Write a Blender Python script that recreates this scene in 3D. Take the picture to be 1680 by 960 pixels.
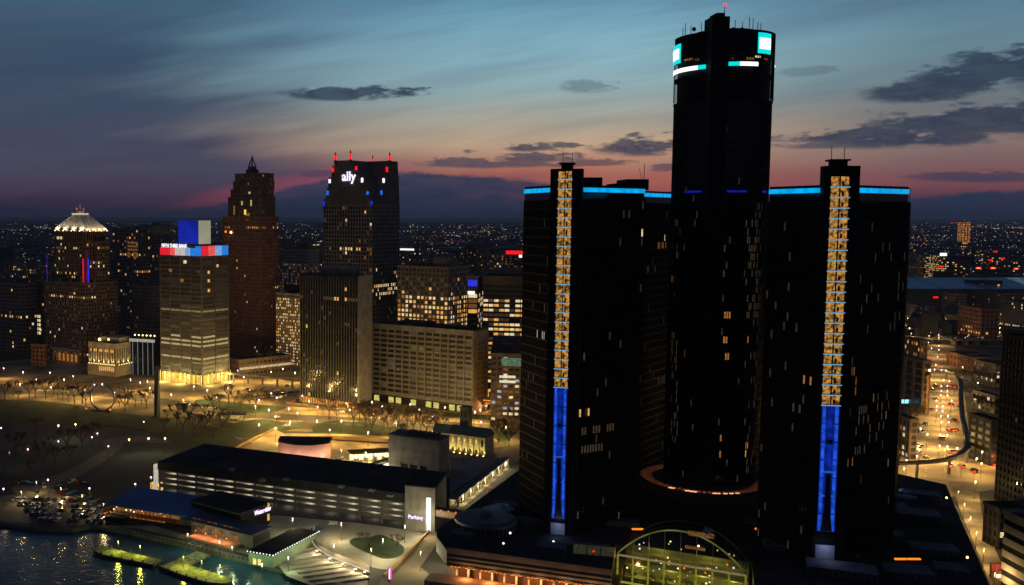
import bpy, math, random
from mathutils import Vector, Matrix
random.seed(7)
sc = bpy.context.scene
for _o in list(bpy.data.objects): bpy.data.objects.remove(_o)
PI = math.pi

# ---------------------------------------------------------------- camera
W, H, FPX = 1680, 960, 1607.0
PPX, PPY, CAMH = 560.0, 480.0, 140.0
PITCH, ROLL = math.atan(126/FPX), 0.003
cp, sp = math.cos(PITCH), math.sin(PITCH)
FW = Vector((0, cp, -sp)); U0 = Vector((0, sp, cp)); X0 = Vector((1, 0, 0))
UP = U0*math.cos(ROLL) - X0*math.sin(ROLL)
RT = X0*math.cos(ROLL) + U0*math.sin(ROLL)
CAMP = Vector((0, 0, CAMH))
cam = bpy.data.cameras.new('camera'); camo = bpy.data.objects.new('camera', cam)
sc.collection.objects.link(camo)
M = Matrix((RT, UP, -FW)).transposed().to_4x4(); M.translation = CAMP
camo.matrix_world = M
cam.sensor_width = 36; cam.lens = 36*FPX/W
cam.shift_x = (W/2-PPX)/W; cam.shift_y = 0.0
cam.clip_start = 1; cam.clip_end = 90000
sc.camera = camo
sc.view_settings.view_transform = 'Standard'; sc.view_settings.look = 'None'
sc.view_settings.exposure = 0.0; sc.view_settings.gamma = 1
sc.cycles.max_bounces = 4; sc.cycles.diffuse_bounces = 2; sc.cycles.glossy_bounces = 2
sc.cycles.transparent_max_bounces = 8; sc.cycles.sample_clamp_indirect = 1.5
sc.cycles.use_denoising = True; sc.cycles.volume_bounces = 0

# ---------------------------------------------------------------- sky
def s2l(c): return tuple((x/255/12.92 if x/255 <= .04045 else ((x/255+.055)/1.055)**2.4) for x in c)
world = bpy.data.worlds.new('World'); sc.world = world; world.use_nodes = True
wt = world.node_tree; wt.nodes.clear()
class NT:
    def __init__(s, t): s.t = t
    def n(s, ty, **k):
        nd = s.t.nodes.new(ty)
        for a, b in k.items(): setattr(nd, a, b)
        return nd
    def m(s, op, a, b=None, c=None, clamp=False):
        nd = s.n('ShaderNodeMath', operation=op, use_clamp=clamp)
        for i, v in enumerate((a, b, c)):
            if v is None: continue
            if isinstance(v, (int, float)): nd.inputs[i].default_value = v
            else: s.t.links.new(v, nd.inputs[i])
        return nd.outputs[0]
    def sstep(s, v, a, b, to0=0., to1=1.):
        nd = s.n('ShaderNodeMapRange', interpolation_type='SMOOTHSTEP')
        s.t.links.new(v, nd.inputs[0])
        for i, x in zip((1, 2, 3, 4), (a, b, to0, to1)): nd.inputs[i].default_value = x
        return nd.outputs[0]
    def ramp(s, v, pts):
        nd = s.n('ShaderNodeValToRGB'); cr = nd.color_ramp; s.t.links.new(v, nd.inputs[0])
        while len(cr.elements) < len(pts): cr.elements.new(.5)
        for e, (p, c) in zip(cr.elements, pts): e.position = p; e.color = (*c, 1)
        return nd.outputs[0]
    def mix(s, f, a, b, bt='MIX'):
        nd = s.n('ShaderNodeMix', data_type='RGBA', blend_type=bt)
        for i, v in ((0, f), (6, a), (7, b)):
            if isinstance(v, (int, float)): nd.inputs[i].default_value = v
            elif isinstance(v, tuple): nd.inputs[i].default_value = (*v, 1)
            else: s.t.links.new(v, nd.inputs[i])
        return nd.outputs[2]
w = NT(wt)
tc = w.n('ShaderNodeTexCoord'); sx = w.n('ShaderNodeSeparateXYZ'); wt.links.new(tc.outputs['Generated'], sx.inputs[0])
az = w.m('ARCTAN2', sx.outputs[0], sx.outputs[1]); el = w.m('ARCSINE', sx.outputs[2])
def AZ(px): return math.atan((px-560)/1607)
def EL(py): return (355-py)/1607
cx_ = w.n('ShaderNodeCombineXYZ'); wt.links.new(w.m('MULTIPLY', az, 1.0), cx_.inputs[0]); wt.links.new(w.m('MULTIPLY', el, 3.2), cx_.inputs[1])
nz = w.n('ShaderNodeTexNoise'); wt.links.new(cx_.outputs[0], nz.inputs['Vector']); nz.inputs['Scale'].default_value = 22; nz.inputs['Detail'].default_value = 7; nz.inputs['Roughness'].default_value = .62
nzb = w.n('ShaderNodeTexNoise'); wt.links.new(cx_.outputs[0], nzb.inputs['Vector']); nzb.inputs['Scale'].default_value = 75; nzb.inputs['Detail'].default_value = 5; nzb.inputs['Roughness'].default_value = .65
n1 = w.m('ADD', w.m('MULTIPLY', nz.outputs['Fac'], .68), w.m('MULTIPLY', nzb.outputs['Fac'], .32))
cx2 = w.n('ShaderNodeCombineXYZ'); wt.links.new(w.m('MULTIPLY', az, 1.0), cx2.inputs[0]); wt.links.new(w.m('ADD', w.m('MULTIPLY', el, 9.0), w.m('MULTIPLY', az, -1.6)), cx2.inputs[1])
nz2 = w.n('ShaderNodeTexNoise'); wt.links.new(cx2.outputs[0], nz2.inputs['Vector']); nz2.inputs['Scale'].default_value = 2.6; nz2.inputs['Detail'].default_value = 5; nz2.inputs['Roughness'].default_value = .5
n2 = nz2.outputs['Fac']
els = w.m('ADD', el, w.m('MULTIPLY', w.m('SUBTRACT', n2, .5), .030))
fac = w.m('MULTIPLY', els, 2.0, clamp=True)
def RP(l): return [(max(0, EL(y)*2) if y is not None else f, s2l(c)) for y, f, c in l]
bright = w.ramp(fac, RP([(354,0,(46,42,62)),(333,0,(98,60,72)),(312,0,(162,88,84)),(288,0,(178,104,88)),(268,0,(190,138,112)),(240,0,(202,170,140)),(205,0,(176,170,154)),(160,0,(148,176,180)),(105,0,(140,184,198)),(55,0,(118,166,188)),(0,0,(86,136,166)),(None,.72,(40,72,106)),(None,1.,(16,34,62))]))
dim = w.ramp(fac, RP([(354,0,(40,38,60)),(335,0,(58,48,70)),(315,0,(70,60,82)),(285,0,(72,70,90)),(240,0,(66,70,92)),(190,0,(62,76,98)),(140,0,(56,76,100)),(80,0,(56,82,106)),(0,0,(66,102,124)),(None,.72,(28,52,82)),(None,1.,(14,30,56))]))
mfac = w.m('MULTIPLY', w.sstep(w.m('ADD', w.m('ADD', az, w.sstep(el, .02, .09, -.15, 0)), w.m('MULTIPLY', w.m('SUBTRACT', n2, .5), .5)), AZ(170), AZ(760)), w.m('MULTIPLY', w.sstep(az, 1.0, 2.4, 1, 0), w.sstep(az, AZ(980), AZ(1600), 1, .42)))
col = w.mix(mfac, dim, bright)
east = w.sstep(w.m('ABSOLUTE', az), 1.1, 2.6)
col = w.mix(east, col, w.ramp(fac, [(0, s2l((40,42,60))), (.25, s2l((46,54,78))), (1, s2l((20,36,62)))]))
# pink glow above the cloud bank at left centre
pk = w.m('MULTIPLY', w.sstep(w.m('ABSOLUTE', w.m('SUBTRACT', els, w.m('ADD', EL(318), w.m('MULTIPLY', w.m('SUBTRACT', az, AZ(440)), .20)))), .004, .018, 1, 0), w.m('MULTIPLY', w.sstep(az, AZ(230), AZ(420)), w.sstep(az, AZ(560), AZ(760), 1, 0)))
col = w.mix(w.m('MULTIPLY', pk, .38), col, s2l((172,76,92)))
# streaky cirrus
streak = w.sstep(n2, .40, .62)
cx3 = w.n('ShaderNodeCombineXYZ'); wt.links.new(w.m('MULTIPLY', az, 1.3), cx3.inputs[0]); wt.links.new(w.m('ADD', w.m('MULTIPLY', el, 26.0), w.m('MULTIPLY', az, -2.2)), cx3.inputs[1])
nz3 = w.n('ShaderNodeTexNoise'); wt.links.new(cx3.outputs[0], nz3.inputs['Vector']); nz3.inputs['Scale'].default_value = 2.4; nz3.inputs['Detail'].default_value = 6; nz3.inputs['Roughness'].default_value = .55
fine = w.sstep(nz3.outputs['Fac'], .38, .66)
col = w.mix(w.m('MULTIPLY', fine, w.m('MULTIPLY', w.sstep(el, .015, .05), .30)), col, w.mix(.5, col, s2l((92,88,104))))
col = w.mix(w.m('MULTIPLY', streak, w.m('MULTIPLY', w.sstep(el, .02, .06), .55)), col, w.mix(.40, col, s2l((74,82,102))))
# dark clouds
azd = w.m('ADD', az, w.m('MULTIPLY', w.m('SUBTRACT', n1, .5), .08)); eld = w.m('ADD', el, w.m('MULTIPLY', w.m('SUBTRACT', n1, .5), .02))
mask = None
for (px, py, rx, ry, st) in [(560,160,92,10,1),(668,156,36,7,1),(610,153,30,6,1),(955,153,40,9,.45),(1310,144,40,6,.35),(1490,180,66,15,1),(1550,168,60,20,1),(1635,150,70,20,1),(1720,165,60,25,1),
        (1400,238,125,9,1),(1470,244,110,13,1),(1580,222,120,19,1),(1680,225,70,20,1),(1380,250,90,6,.8),(1040,247,70,13,1),(862,246,36,6,.95),(922,243,24,5,.9),(800,270,120,8,.85),(870,262,80,8,.9),(775,249,14,4,.8),
        (1088,280,26,5,.8),(1620,300,90,7,.8),(520,288,30,5,.6),(940,272,70,5,.8)]:
    a0, e0, ra, re = AZ(px), EL(py), rx/1607*.95, ry/1607
    d = w.m('ADD', w.m('POWER', w.m('ABSOLUTE', w.m('MULTIPLY', w.m('SUBTRACT', azd, a0), 1/ra)), 2.0), w.m('POWER', w.m('ABSOLUTE', w.m('MULTIPLY', w.m('SUBTRACT', eld, e0), 1/re)), 2.0))
    k = w.m('MULTIPLY', w.sstep(w.m('ADD', d, w.m('MULTIPLY', w.m('SUBTRACT', n1, .5), 8.5)), .3, 1.7, 1, 0), st)
    mask = k if mask is None else w.m('MAXIMUM', mask, k)
# low bank whose top edge climbs from the left
azn = w.m('DIVIDE', w.m('SUBTRACT', az, AZ(0)), AZ(1680)-AZ(0), clamp=True)
pos = lambda px: (AZ(px)-AZ(0))/(AZ(1680)-AZ(0))
bt = w.ramp(azn, [(pos(px), (EL(y)*8,)*3) for px, y in ((0,358),(230,356),(400,326),(545,292),(690,284),(850,293),(1000,312),(1400,328),(1680,318))])
bank = w.sstep(w.m('SUBTRACT', w.m('ADD', w.m('MULTIPLY', bt, .125), w.m('MULTIPLY', w.m('SUBTRACT', n1, .5), .016)), el), -.0012, .0035)
bank = w.m('MULTIPLY', bank, w.sstep(w.m('ABSOLUTE', az), 1.2, 2.2, 1., .3))
mask = w.m('MAXIMUM', mask, bank)
ccol = w.ramp(fac, [(0, s2l((34,42,66))), (.02, s2l((38,50,74))), (.06, s2l((42,58,84))), (.2, s2l((42,56,78))), (1, s2l((38,56,80)))])
col = w.mix(w.m('MULTIPLY', mask, w.sstep(n1, .25, .6, .86, .97)), col, w.mix(w.sstep(n1, .40, .62), w.mix(.12, ccol, col), ccol))
col = w.mix(w.sstep(el, -.02, 0, 0, 1), s2l((18,22,34)), col)
bg = w.n('ShaderNodeBackground'); wt.links.new(col, bg.inputs[0]); bg.inputs[1].default_value = 1.0
wo = w.n('ShaderNodeOutputWorld'); wt.links.new(bg.outputs[0], wo.inputs[0])
# the sun has just set behind the skyline: only a trace of warm light is left
sun = bpy.data.lights.new('sun', 'SUN'); sun.energy = .02; sun.angle = math.radians(10); sun.color = (1, .6, .4)
suno = bpy.data.objects.new('sun', sun); sc.collection.objects.link(suno)
suno.rotation_euler = Vector((-.33, -1, -.05)).to_track_quat('-Z', 'Y').to_euler()

# ---------------------------------------------------------------- projection helpers: pixel -> real place
def proj(p):
    d = Vector(p)-CAMP; z = d.dot(FW)
    return PPX+FPX*d.dot(RT)/z, PPY-FPX*d.dot(UP)/z
def ray(px, py): return (FW + RT*((px-PPX)/FPX) - UP*((py-PPY)/FPX))
def g(px, py, z=0.):
    r = ray(px, py); t = (z-CAMH)/r.z
    return CAMP + r*t
def bis(f, a, b):
    fa = f(a)
    for _ in range(60):
        m = (a+b)/2; fm = f(m)
        if (fm > 0) == (fa > 0): a, fa = m, fm
        else: b = m
    return (a+b)/2
def at(px, D, z=0.): return Vector((bis(lambda x: proj((x, D, z))[0]-px, -D*2, D*2), D, z))
def zfor(p, py): return bis(lambda z: proj((p[0], p[1], z))[1]-py, -50, 400)
def along(C, d, px, z=0.):
    return bis(lambda t: proj((C[0]+d[0]*t, C[1]+d[1]*t, z))[0]-px, 0, 400)

# ---------------------------------------------------------------- materials
MATS = {}
def mat(name, c, rough=.7, spec=.5, var=.25, scale=.15, metal=0., bump=0., emit=None, es=0., sample=False, srgb=False):
    if name in MATS: return MATS[name]
    m = bpy.data.materials.new(name); m.use_nodes = True; MATS[name] = m
    t = NT(m.node_tree); b = m.node_tree.nodes['Principled BSDF']
    if srgb: c = s2l(c)
    b.inputs['Roughness'].default_value = rough; b.inputs['Metallic'].default_value = metal
    b.inputs['Specular IOR Level'].default_value = spec
    if emit is not None:
        b.inputs['Base Color'].default_value = (*c, 1)
        tcn = t.n('ShaderNodeNewGeometry'); no = t.n('ShaderNodeTexNoise'); no.inputs['Scale'].default_value = scale*3; m.node_tree.links.new(tcn.outputs['Position'], no.inputs['Vector'])
        e = t.mix(t.sstep(no.outputs['Fac'], .3, .7), tuple(x*(1-var) for x in emit), tuple(x*(1+var) for x in emit))
        m.node_tree.links.new(e, b.inputs['Emission Color']); b.inputs['Emission Strength'].default_value = es
        m.cycles.emission_sampling = 'FRONT_BACK' if sample else 'NONE'
    else:
        tcn = t.n('ShaderNodeTexCoord'); no = t.n('ShaderNodeTexNoise'); no.inputs['Scale'].default_value = scale; no.inputs['Detail'].default_value = 6
        m.node_tree.links.new(tcn.outputs['Object'], no.inputs['Vector'])
        cc = t.mix(t.sstep(no.outputs['Fac'], .3, .7), tuple(x*(1-var) for x in c), tuple(min(1, x*(1+var)) for x in c))
        m.node_tree.links.new(cc, b.inputs['Base Color'])
        if bump:
            bp = t.n('ShaderNodeBump'); bp.inputs['Strength'].default_value = bump; m.node_tree.links.new(no.outputs['Fac'], bp.inputs['Height']); m.node_tree.links.new(bp.outputs[0], b.inputs['Normal'])
    return m
def E(name, rgb, s=1., sample=False, var=.25, scale=.3): return mat(name, (.02,.02,.02), .5, emit=s2l(rgb), es=s, sample=sample, var=var, scale=scale)
ground_m = mat('city_ground', (.032,.031,.030), .9, scale=.01, var=.5)
asphalt = mat('asphalt', (.085,.075,.06), .8, scale=.05)
paving = mat('paving', (.24,.20,.14), .85, scale=.06, var=.35)
concrete = mat('concrete', (.30,.27,.22), .85)
darkcon = mat('dark_concrete', (.10,.10,.10), .85)
grass_m = mat('grass', (.020,.045,.014), .95, scale=.08, var=.5)
roof_dark = mat('dark_roof', (.03,.031,.034), .95, spec=.08)
roof_grey = mat('grey_roof', (.12,.125,.135), .9, spec=.2)
blackg = mat('black_glass', (.006,.0065,.009), .10, spec=.45, var=.3)
blackm = mat('black_mullion', (.007,.0072,.009), .6, spec=.12)
glass = mat('window_glass', (.012,.013,.016), .15, spec=.5)
tan = mat('tan_stone', (.27,.22,.17), .85)
cream = mat('cream_stone', (.42,.36,.26), .85)
brick = mat('red_brick', (.32,.15,.10), .9)
brown = mat('brown_stone', (.17,.12,.09), .85)
greyst = mat('grey_stone', (.15,.15,.15), .8)
white = mat('white_paint', (.7,.7,.68), .6)
metal = mat('dark_metal', (.06,.06,.065), .4, metal=.7)
steel = mat('pale_steel', (.45,.46,.48), .35, metal=.6)
wood = mat('bark', (.075,.055,.04), .95)
LW = [E('warm_window', (255,190,100), .75, var=.6, scale=.8), E('pale_window', (250,225,170), .85, var=.6, scale=.8), E('dim_window', (140,90,45), .55, var=.6, scale=.8), E('amber_window', (205,128,62), .5, var=.6, scale=.8), E('cool_window', (190,200,205), .6, var=.6, scale=.8), E('faint_window', (80,66,50), .5, var=.6, scale=.8), E('painted_glint_pane', (58,52,46), .5, var=.6, scale=.8)]  # last entry: reflections of city lights put in as dim emissive panes
YEL = E('yellow_glow', (255,205,70), 1.1); GOLD = E('gold_cell', (208,148,66), .55, var=.85, scale=.28)
CYAN = E('cyan_light', (0,165,235), 1.05, var=.22, scale=.12); BLUE = E('blue_glow', (12,46,175), .55, var=.55, scale=.10)
TEAL = E('cyan_sign', (0,225,225), 1.05, var=.03); WHT = E('white_light', (255,250,255), 1.4, var=.02)
RED = E('red_light', (255,20,25), 1.3, var=.1); DBLUE = E('deep_blue_light', (30,35,235), 1.0, var=.1); MBLUE = E('mid_blue_light', (30,110,235), 1.0, var=.1)
VIO = E('violet_white_lamp', (250,205,250), 3.5, var=.02); SOD = E('warm_lamp', (255,225,150), 4.5, var=.02)
MAG = E('magenta_light', (240,40,170), 1.6, var=.05); ORG = E('orange_light', (255,120,30), 1.6, var=.1)

# ---------------------------------------------------------------- mesh builders
C = sc.collection
class MB:
    def __init__(s): s.v = []; s.f = []; s.mi = []; s.mats = []
    def idx(s, m):
        if m is None: return 0
        if m not in s.mats: s.mats.append(m)
        return s.mats.index(m)
    def quad(s, a, b, c, d, m=None):
        n = len(s.v); s.v += [tuple(a), tuple(b), tuple(c), tuple(d)]; s.f.append((n, n+1, n+2, n+3)); s.mi.append(s.idx(m)); return s
    def box(s, x0, x1, y0, y1, z0, z1, m=None):
        n = len(s.v); s.v += [(x, y, z) for z in (z0, z1) for y in (y0, y1) for x in (x0, x1)]
        for f in ((0,2,3,1),(4,5,7,6),(0,1,5,4),(1,3,7,5),(3,2,6,7),(2,0,4,6)): s.f.append(tuple(n+i for i in f)); s.mi.append(s.idx(m))
        return s
    def bar(s, p, q, r, m=None, n=5, r2=None):
        p, q = Vector(p), Vector(q); d = (q-p); 
        if d.length < 1e-6: return s
        d.normalize(); a = d.orthogonal().normalized(); b = d.cross(a); k = len(s.v); r2 = r if r2 is None else r2
        for (c, rr) in ((p, r), (q, r2)):
            for i in range(n): t = 2*PI*i/n; s.v.append(tuple(c+a*(rr*math.cos(t))+b*(rr*math.sin(t))))
        for i in range(n): j = (i+1) % n; s.f.append((k+i, k+j, k+n+j, k+n+i)); s.mi.append(s.idx(m))
        s.f.append(tuple(k+n+i for i in range(n))); s.mi.append(s.idx(m)); s.f.append(tuple(k+n-1-i for i in range(n))); s.mi.append(s.idx(m))
        return s
    def prism(s, pts, z0, z1, m=None, mt=None, z0f=None):
        # pts counter-clockwise from above
        a = sum(pts[i][0]*pts[(i+1) % len(pts)][1]-pts[(i+1) % len(pts)][0]*pts[i][1] for i in range(len(pts)))
        if a < 0: pts = pts[::-1]
        n = len(s.v); k = len(pts)
        s.v += [(p[0], p[1], z0) for p in pts] + [(p[0], p[1], z1) for p in pts]
        for i in range(k): j = (i+1) % k; s.f.append((n+i, n+j, n+k+j, n+k+i)); s.mi.append(s.idx(m))
        s.f.append(tuple(n+k+i for i in range(k))); s.mi.append(s.idx(mt or m)); s.f.append(tuple(n+k-1-i for i in range(k))); s.mi.append(s.idx(m))
        return s
    def poly(s, pts, m=None):
        n = len(s.v); s.v += [tuple(p) for p in pts]; s.f.append(tuple(range(n, n+len(pts)))); s.mi.append(s.idx(m)); return s
    def ball(s, c, r, m=None, n=6):
        k = len(s.v); rings = 3
        s.v.append((c[0], c[1], c[2]+r))
        for i in range(1, rings+1):
            a = PI*i/(rings+1)
            for j in range(n): b = 2*PI*j/n; s.v.append((c[0]+r*math.sin(a)*math.cos(b), c[1]+r*math.sin(a)*math.sin(b), c[2]+r*math.cos(a)))
        s.v.append((c[0], c[1], c[2]-r)); L = len(s.v)-1
        for j in range(n):
            jj = (j+1) % n; s.f.append((k, k+1+j, k+1+jj)); s.mi.append(s.idx(m))
            for i in range(rings-1): o = k+1+i*n; s.f.append((o+j, o+n+j, o+n+jj, o+jj)); s.mi.append(s.idx(m))
            o = k+1+(rings-1)*n; s.f.append((o+j, L, o+jj)); s.mi.append(s.idx(m))
        return s
    def mesh(s, name, m=None):
        me = bpy.data.meshes.new(name); me.from_pydata(s.v, [], s.f)
        if s.mats:
            for x in s.mats: me.materials.append(x)
            me.polygons.foreach_set('material_index', s.mi)
        elif m: me.materials.append(m)
        me.update(); return me
    def build(s, name, m=None, parent=None, kind=None, loc=None):
        o = bpy.data.objects.new(name, s.mesh(name, m)); C.objects.link(o)
        if parent: o.parent = parent
        if kind: o['kind'] = kind
        if loc is not None: o.location = loc
        return o
def tag(o, label, cat, group=None, kind=None):
    o['label'] = label; o['category'] = cat
    if group: o['group'] = group
    if kind: o['kind'] = kind
    return o
def thing(name, label, cat, loc=(0,0,0), rz=0., group=None):
    o = bpy.data.objects.new(name, None); C.objects.link(o); o.location = loc; o.rotation_euler = (0, 0, rz)
    return tag(o, label, cat, group)
def inst(name, me, parent=None, loc=(0,0,0), rz=0., scale=None, kind=None):
    o = bpy.data.objects.new(name, me); C.objects.link(o); o.location = loc; o.rotation_euler = (0, 0, rz)
    if parent: o.parent = parent
    if scale: o.scale = scale
    if kind: o['kind'] = kind
    return o
def structure(name, mb, m=None, label=None):
    o = mb.build(name, m); o['kind'] = 'structure'
    return o
_ones = 'first second third fourth fifth sixth seventh eighth ninth tenth eleventh twelfth thirteenth fourteenth fifteenth sixteenth seventeenth eighteenth nineteenth'.split()
_tens = {2:'twenty',3:'thirty',4:'forty',5:'fifty',6:'sixty',7:'seventy',8:'eighty',9:'ninety'}
_tth = {2:'twentieth',3:'thirtieth',4:'fortieth',5:'fiftieth',6:'sixtieth',7:'seventieth',8:'eightieth',9:'ninetieth'}
def nth(i):
    i += 1
    if i < 20: return _ones[i-1]
    t, o = divmod(i, 10)
    return (_tth[t] if o == 0 else _tens[t]+'-'+_ones[o-1])
def text_mesh(s, size, m, extrude=.15, align='CENTER'):
    cu = bpy.data.curves.new('lettering', 'FONT'); cu.body = s; cu.size = size; cu.extrude = extrude; cu.align_x = align; cu.align_y = 'CENTER'; cu.offset = size*.02
    cu.resolution_u = 3
    o = bpy.data.objects.new('lettering', cu); C.objects.link(o)
    bpy.context.view_layer.update()
    me = bpy.data.meshes.new_from_object(o.evaluated_get(bpy.context.evaluated_depsgraph_get()))
    bpy.data.objects.remove(o); me.name = 'lettering'; me.materials.clear(); me.materials.append(m); return me
def wall_text(s, size, m, parent, loc, rz=0., extrude=.15, sx=1., name='lettering'):
    o = bpy.data.objects.new(name, text_mesh(s, size, m, extrude)); C.objects.link(o); o.parent = parent; o.location = loc; o.rotation_euler = (PI/2, 0, rz); o.scale = (sx, 1, 1); return o

# ---------------------------------------------------------------- facades
def facade(P, Q, z0, z1, fh, bw, pier=.25, span=.35, proud=.4, lit=None, piers=None, spans=None, panes=None, skip0=0.):
    """Fill a wall from P to Q (outside on the right-hand side when walking P->Q) with proud piers and spandrels; lit cells go to panes."""
    P, Q = Vector((P[0], P[1])), Vector((Q[0], Q[1])); L = (Q-P).length; d = (Q-P)/L; n = Vector((d.y, -d.x))
    nb = max(1, round(L/bw)); b = L/nb; nf = max(1, round((z1-z0)/fh)); h = (z1-z0)/nf
    def pt(u, off, z): q = P+d*u+n*off; return (q.x, q.y, z)
    if piers is not None and pier > 0:
        for j in range(nb+1):
            a, c = max(0, j*b-b*pier/2), min(L, j*b+b*pier/2)
            if c-a < .05: continue
            piers.quad(pt(a, proud, z0), pt(c, proud, z0), pt(c, proud, z1), pt(a, proud, z1))
            piers.quad(pt(a, 0, z0), pt(a, proud, z0), pt(a, proud, z1), pt(a, 0, z1)); piers.quad(pt(c, proud, z0), pt(c, 0, z0), pt(c, 0, z1), pt(c, proud, z1))
    if spans is not None and span > 0:
        pr = proud*.8
        for i in range(nf+1):
            a, c = max(z0, z0+i*h-h*span/2), min(z1, z0+i*h+h*span/2)
            if c-a < .03: continue
            spans.quad(pt(0, pr, a), pt(L, pr, a), pt(L, pr, c), pt(0, pr, c))
            spans.quad(pt(0, 0, c), pt(0, pr, c), pt(L, pr, c), pt(L, 0, c)); spans.quad(pt(0, pr, a), pt(0, 0, a), pt(L, 0, a), pt(L, pr, a))
    if panes is not None and lit is not None:
        for i in range(nf):
            for j in range(nb):
                m = lit(i, j, nf, nb)
                if m is None: continue
                a, c = j*b+b*pier/2+.08, (j+1)*b-b*pier/2-.08; e, f = z0+i*h+h*span/2+.05, z0+(i+1)*h-h*span/2-.05
                panes.quad(pt(a, .06, e), pt(c, .06, e), pt(c, .06, f), pt(a, .06, f), m)
def litf(p, row=0., mats=(0,1,2,3), lo=0., hi=1., seed=0, faint=.0):
    rr = random.Random(seed); rows = {}
    def f(i, j, nf, nb):
        if not (lo <= (i+.5)/nf <= hi): return None
        if i not in rows: rows[i] = [rr.random() < row, 0]
        q = p
        st = rows[i]
        if st[0]:
            if rr.random() < .35: st[1] = rr.random() < .6
            q = .85 if st[1] else .12
        if rr.random() < q: return LW[rr.choice(mats)]
        if rr.random() < faint: return LW[5]
        return None
    return f
class Bld: pass
def block(name, label, cpx, D, lpx, rpx, ang, top, wall=tan, gl=glass, fh=3.8, bw=3.5, pier=.35, span=.4, proud=.4, lit=None, litR=None, roof=None, cat='building', group=None, z0=0., base=0., cornice=.6, faces='FR', backs=False, maxw=90, depth=None):
    """Box building: near corner at pixel column cpx and distance D, left wall running to lpx, right wall to rpx; the walls are turned by ang."""
    a = math.radians(ang); e1 = Vector((math.cos(a), -math.sin(a))); e2 = Vector((math.sin(a), math.cos(a)))
    Cn = at(cpx, D, 55); Cn.z = z0
    if lpx < cpx-.5: w1 = min(maxw, along(Cn, -e1, lpx, 55))
    else: w1 = 1.
    w2 = min(maxw, along(Cn, e2, rpx, 55)) if rpx > cpx+.5 else min(w1, 35)
    if depth: w2 = depth
    zt = top if top < 0 else zfor(Cn, top)
    if top < 0: zt = -top
    r = thing(name, label, cat, (Cn.x, Cn.y, z0), -a, group)
    h = zt-z0
    B = Bld(); B.root, B.w1, B.w2, B.h, B.C, B.a = r, w1, w2, h, Cn, a
    MB().box(-w1, 0, 0, w2, 0, h).build('glazing', gl, r)
    pi, sp_, pa = MB(), MB(), MB()
    zb = base
    if 'F' in faces: facade((-w1, 0), (0, 0), zb, h-cornice, fh, bw, pier, span, proud, lit, pi, sp_, pa)
    if 'R' in faces: facade((0, 0), (0, w2), zb, h-cornice, fh, bw, pier, span, proud, litR or lit, pi, sp_, pa)
    if 'L' in faces: facade((-w1, w2), (-w1, 0), zb, h-cornice, fh, bw, pier, span, proud, litR or lit, pi, sp_, pa)
    if pi.v: pi.build('pier', wall, r, 'stuff')
    if sp_.v: sp_.build('spandrel', wall, r, 'stuff')
    if pa.v: pa.build('lit_window', None, r, 'stuff')
    o = proud+.15
    mb = MB().box(-w1-o, o, -o, w2+o, h-cornice, h+.02).box(-w1-o, o, -o, -o+.5, h, h+1).box(-w1-o, o, w2+o-.5, w2+o, h, h+1).box(-w1-o, -w1-o+.5, -o+.5, w2+o-.5, h, h+1).box(o-.5, o, -o+.5, w2+o-.5, h, h+1)
    mb.build('cornice', wall, r)
    MB().box(-w1+.2, -.2, .2, w2-.2, h+.02, h+.12).build('roof', roof or roof_dark, r)
    if min(w1, w2) > 9:
        q = random.Random(int(cpx*7+D)); pm = MB()
        for _ in range(3):
            x = -w1*q.uniform(.2, .8); y = w2*q.uniform(.2, .8); s = q.uniform(1.2, min(w1, w2)*.16); pm.box(x-s, x+s*1.3, y-s, y+s, h+.12, h+q.uniform(1.5, 3.4))
        pm.build('roof_plant', darkcon, r, 'stuff')
    return B
# ================================================================ ground, river, roads
shore = [(-900,815),(-300,842),(0,858),(60,866),(120,868),(150,862),(210,872),(300,893),(395,917),(470,937),(560,962),(640,985),(760,1010),(1000,1080)]
SP = [g(x, y, 0) for x, y in shore]
land = [(p.x, p.y) for p in SP] + [(120, 195), (1500, 150), (60000, -200), (60000, 60000), (-60000, 60000), (-60000, 5500), (-2500, 900)]
m = MB(); m.poly([(x, y, 0) for x, y in land]); structure('ground', m, ground_m)
m = MB()
for i in range(len(SP)-1):
    a, b = SP[i], SP[i+1]; m.quad((a.x, a.y, 0), (a.x, a.y, -4), (b.x, b.y, -4), (b.x, b.y, 0))
structure('river_wall', m, darkcon)
# river with wind ripples
wm = bpy.data.materials.new('river_water'); wm.use_nodes = True; t = NT(wm.node_tree); b_ = wm.node_tree.nodes['Principled BSDF']
b_.inputs['Base Color'].default_value = (.014, .050, .085, 1); b_.inputs['Roughness'].default_value = .2; b_.inputs['IOR'].default_value = 1.33
tcn = t.n('ShaderNodeTexCoord'); mp = t.n('ShaderNodeMapping'); mp.inputs['Scale'].default_value = (.35, .8, 1); mp.inputs['Rotation'].default_value = (0, 0, .4); wm.node_tree.links.new(tcn.outputs['Object'], mp.inputs[0])
no = t.n('ShaderNodeTexNoise'); no.inputs['Scale'].default_value = .9; no.inputs['Detail'].default_value = 5; wm.node_tree.links.new(mp.outputs[0], no.inputs['Vector'])
bp = t.n('ShaderNodeBump'); bp.inputs['Strength'].default_value = .42; bp.inputs['Distance'].default_value = .5; wm.node_tree.links.new(no.outputs['Fac'], bp.inputs['Height']); wm.node_tree.links.new(bp.outputs[0], b_.inputs['Normal'])
m = MB().poly([(-60000,-60000,-1.6), (60000,-60000,-1.6), (60000,500,-1.6), (900,500,-1.6), (200,520,-1.6), (-60,560,-1.6),(-2500,1000,-1.6), (-60000,6000,-1.6)]); structure('river', m, wm)

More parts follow.
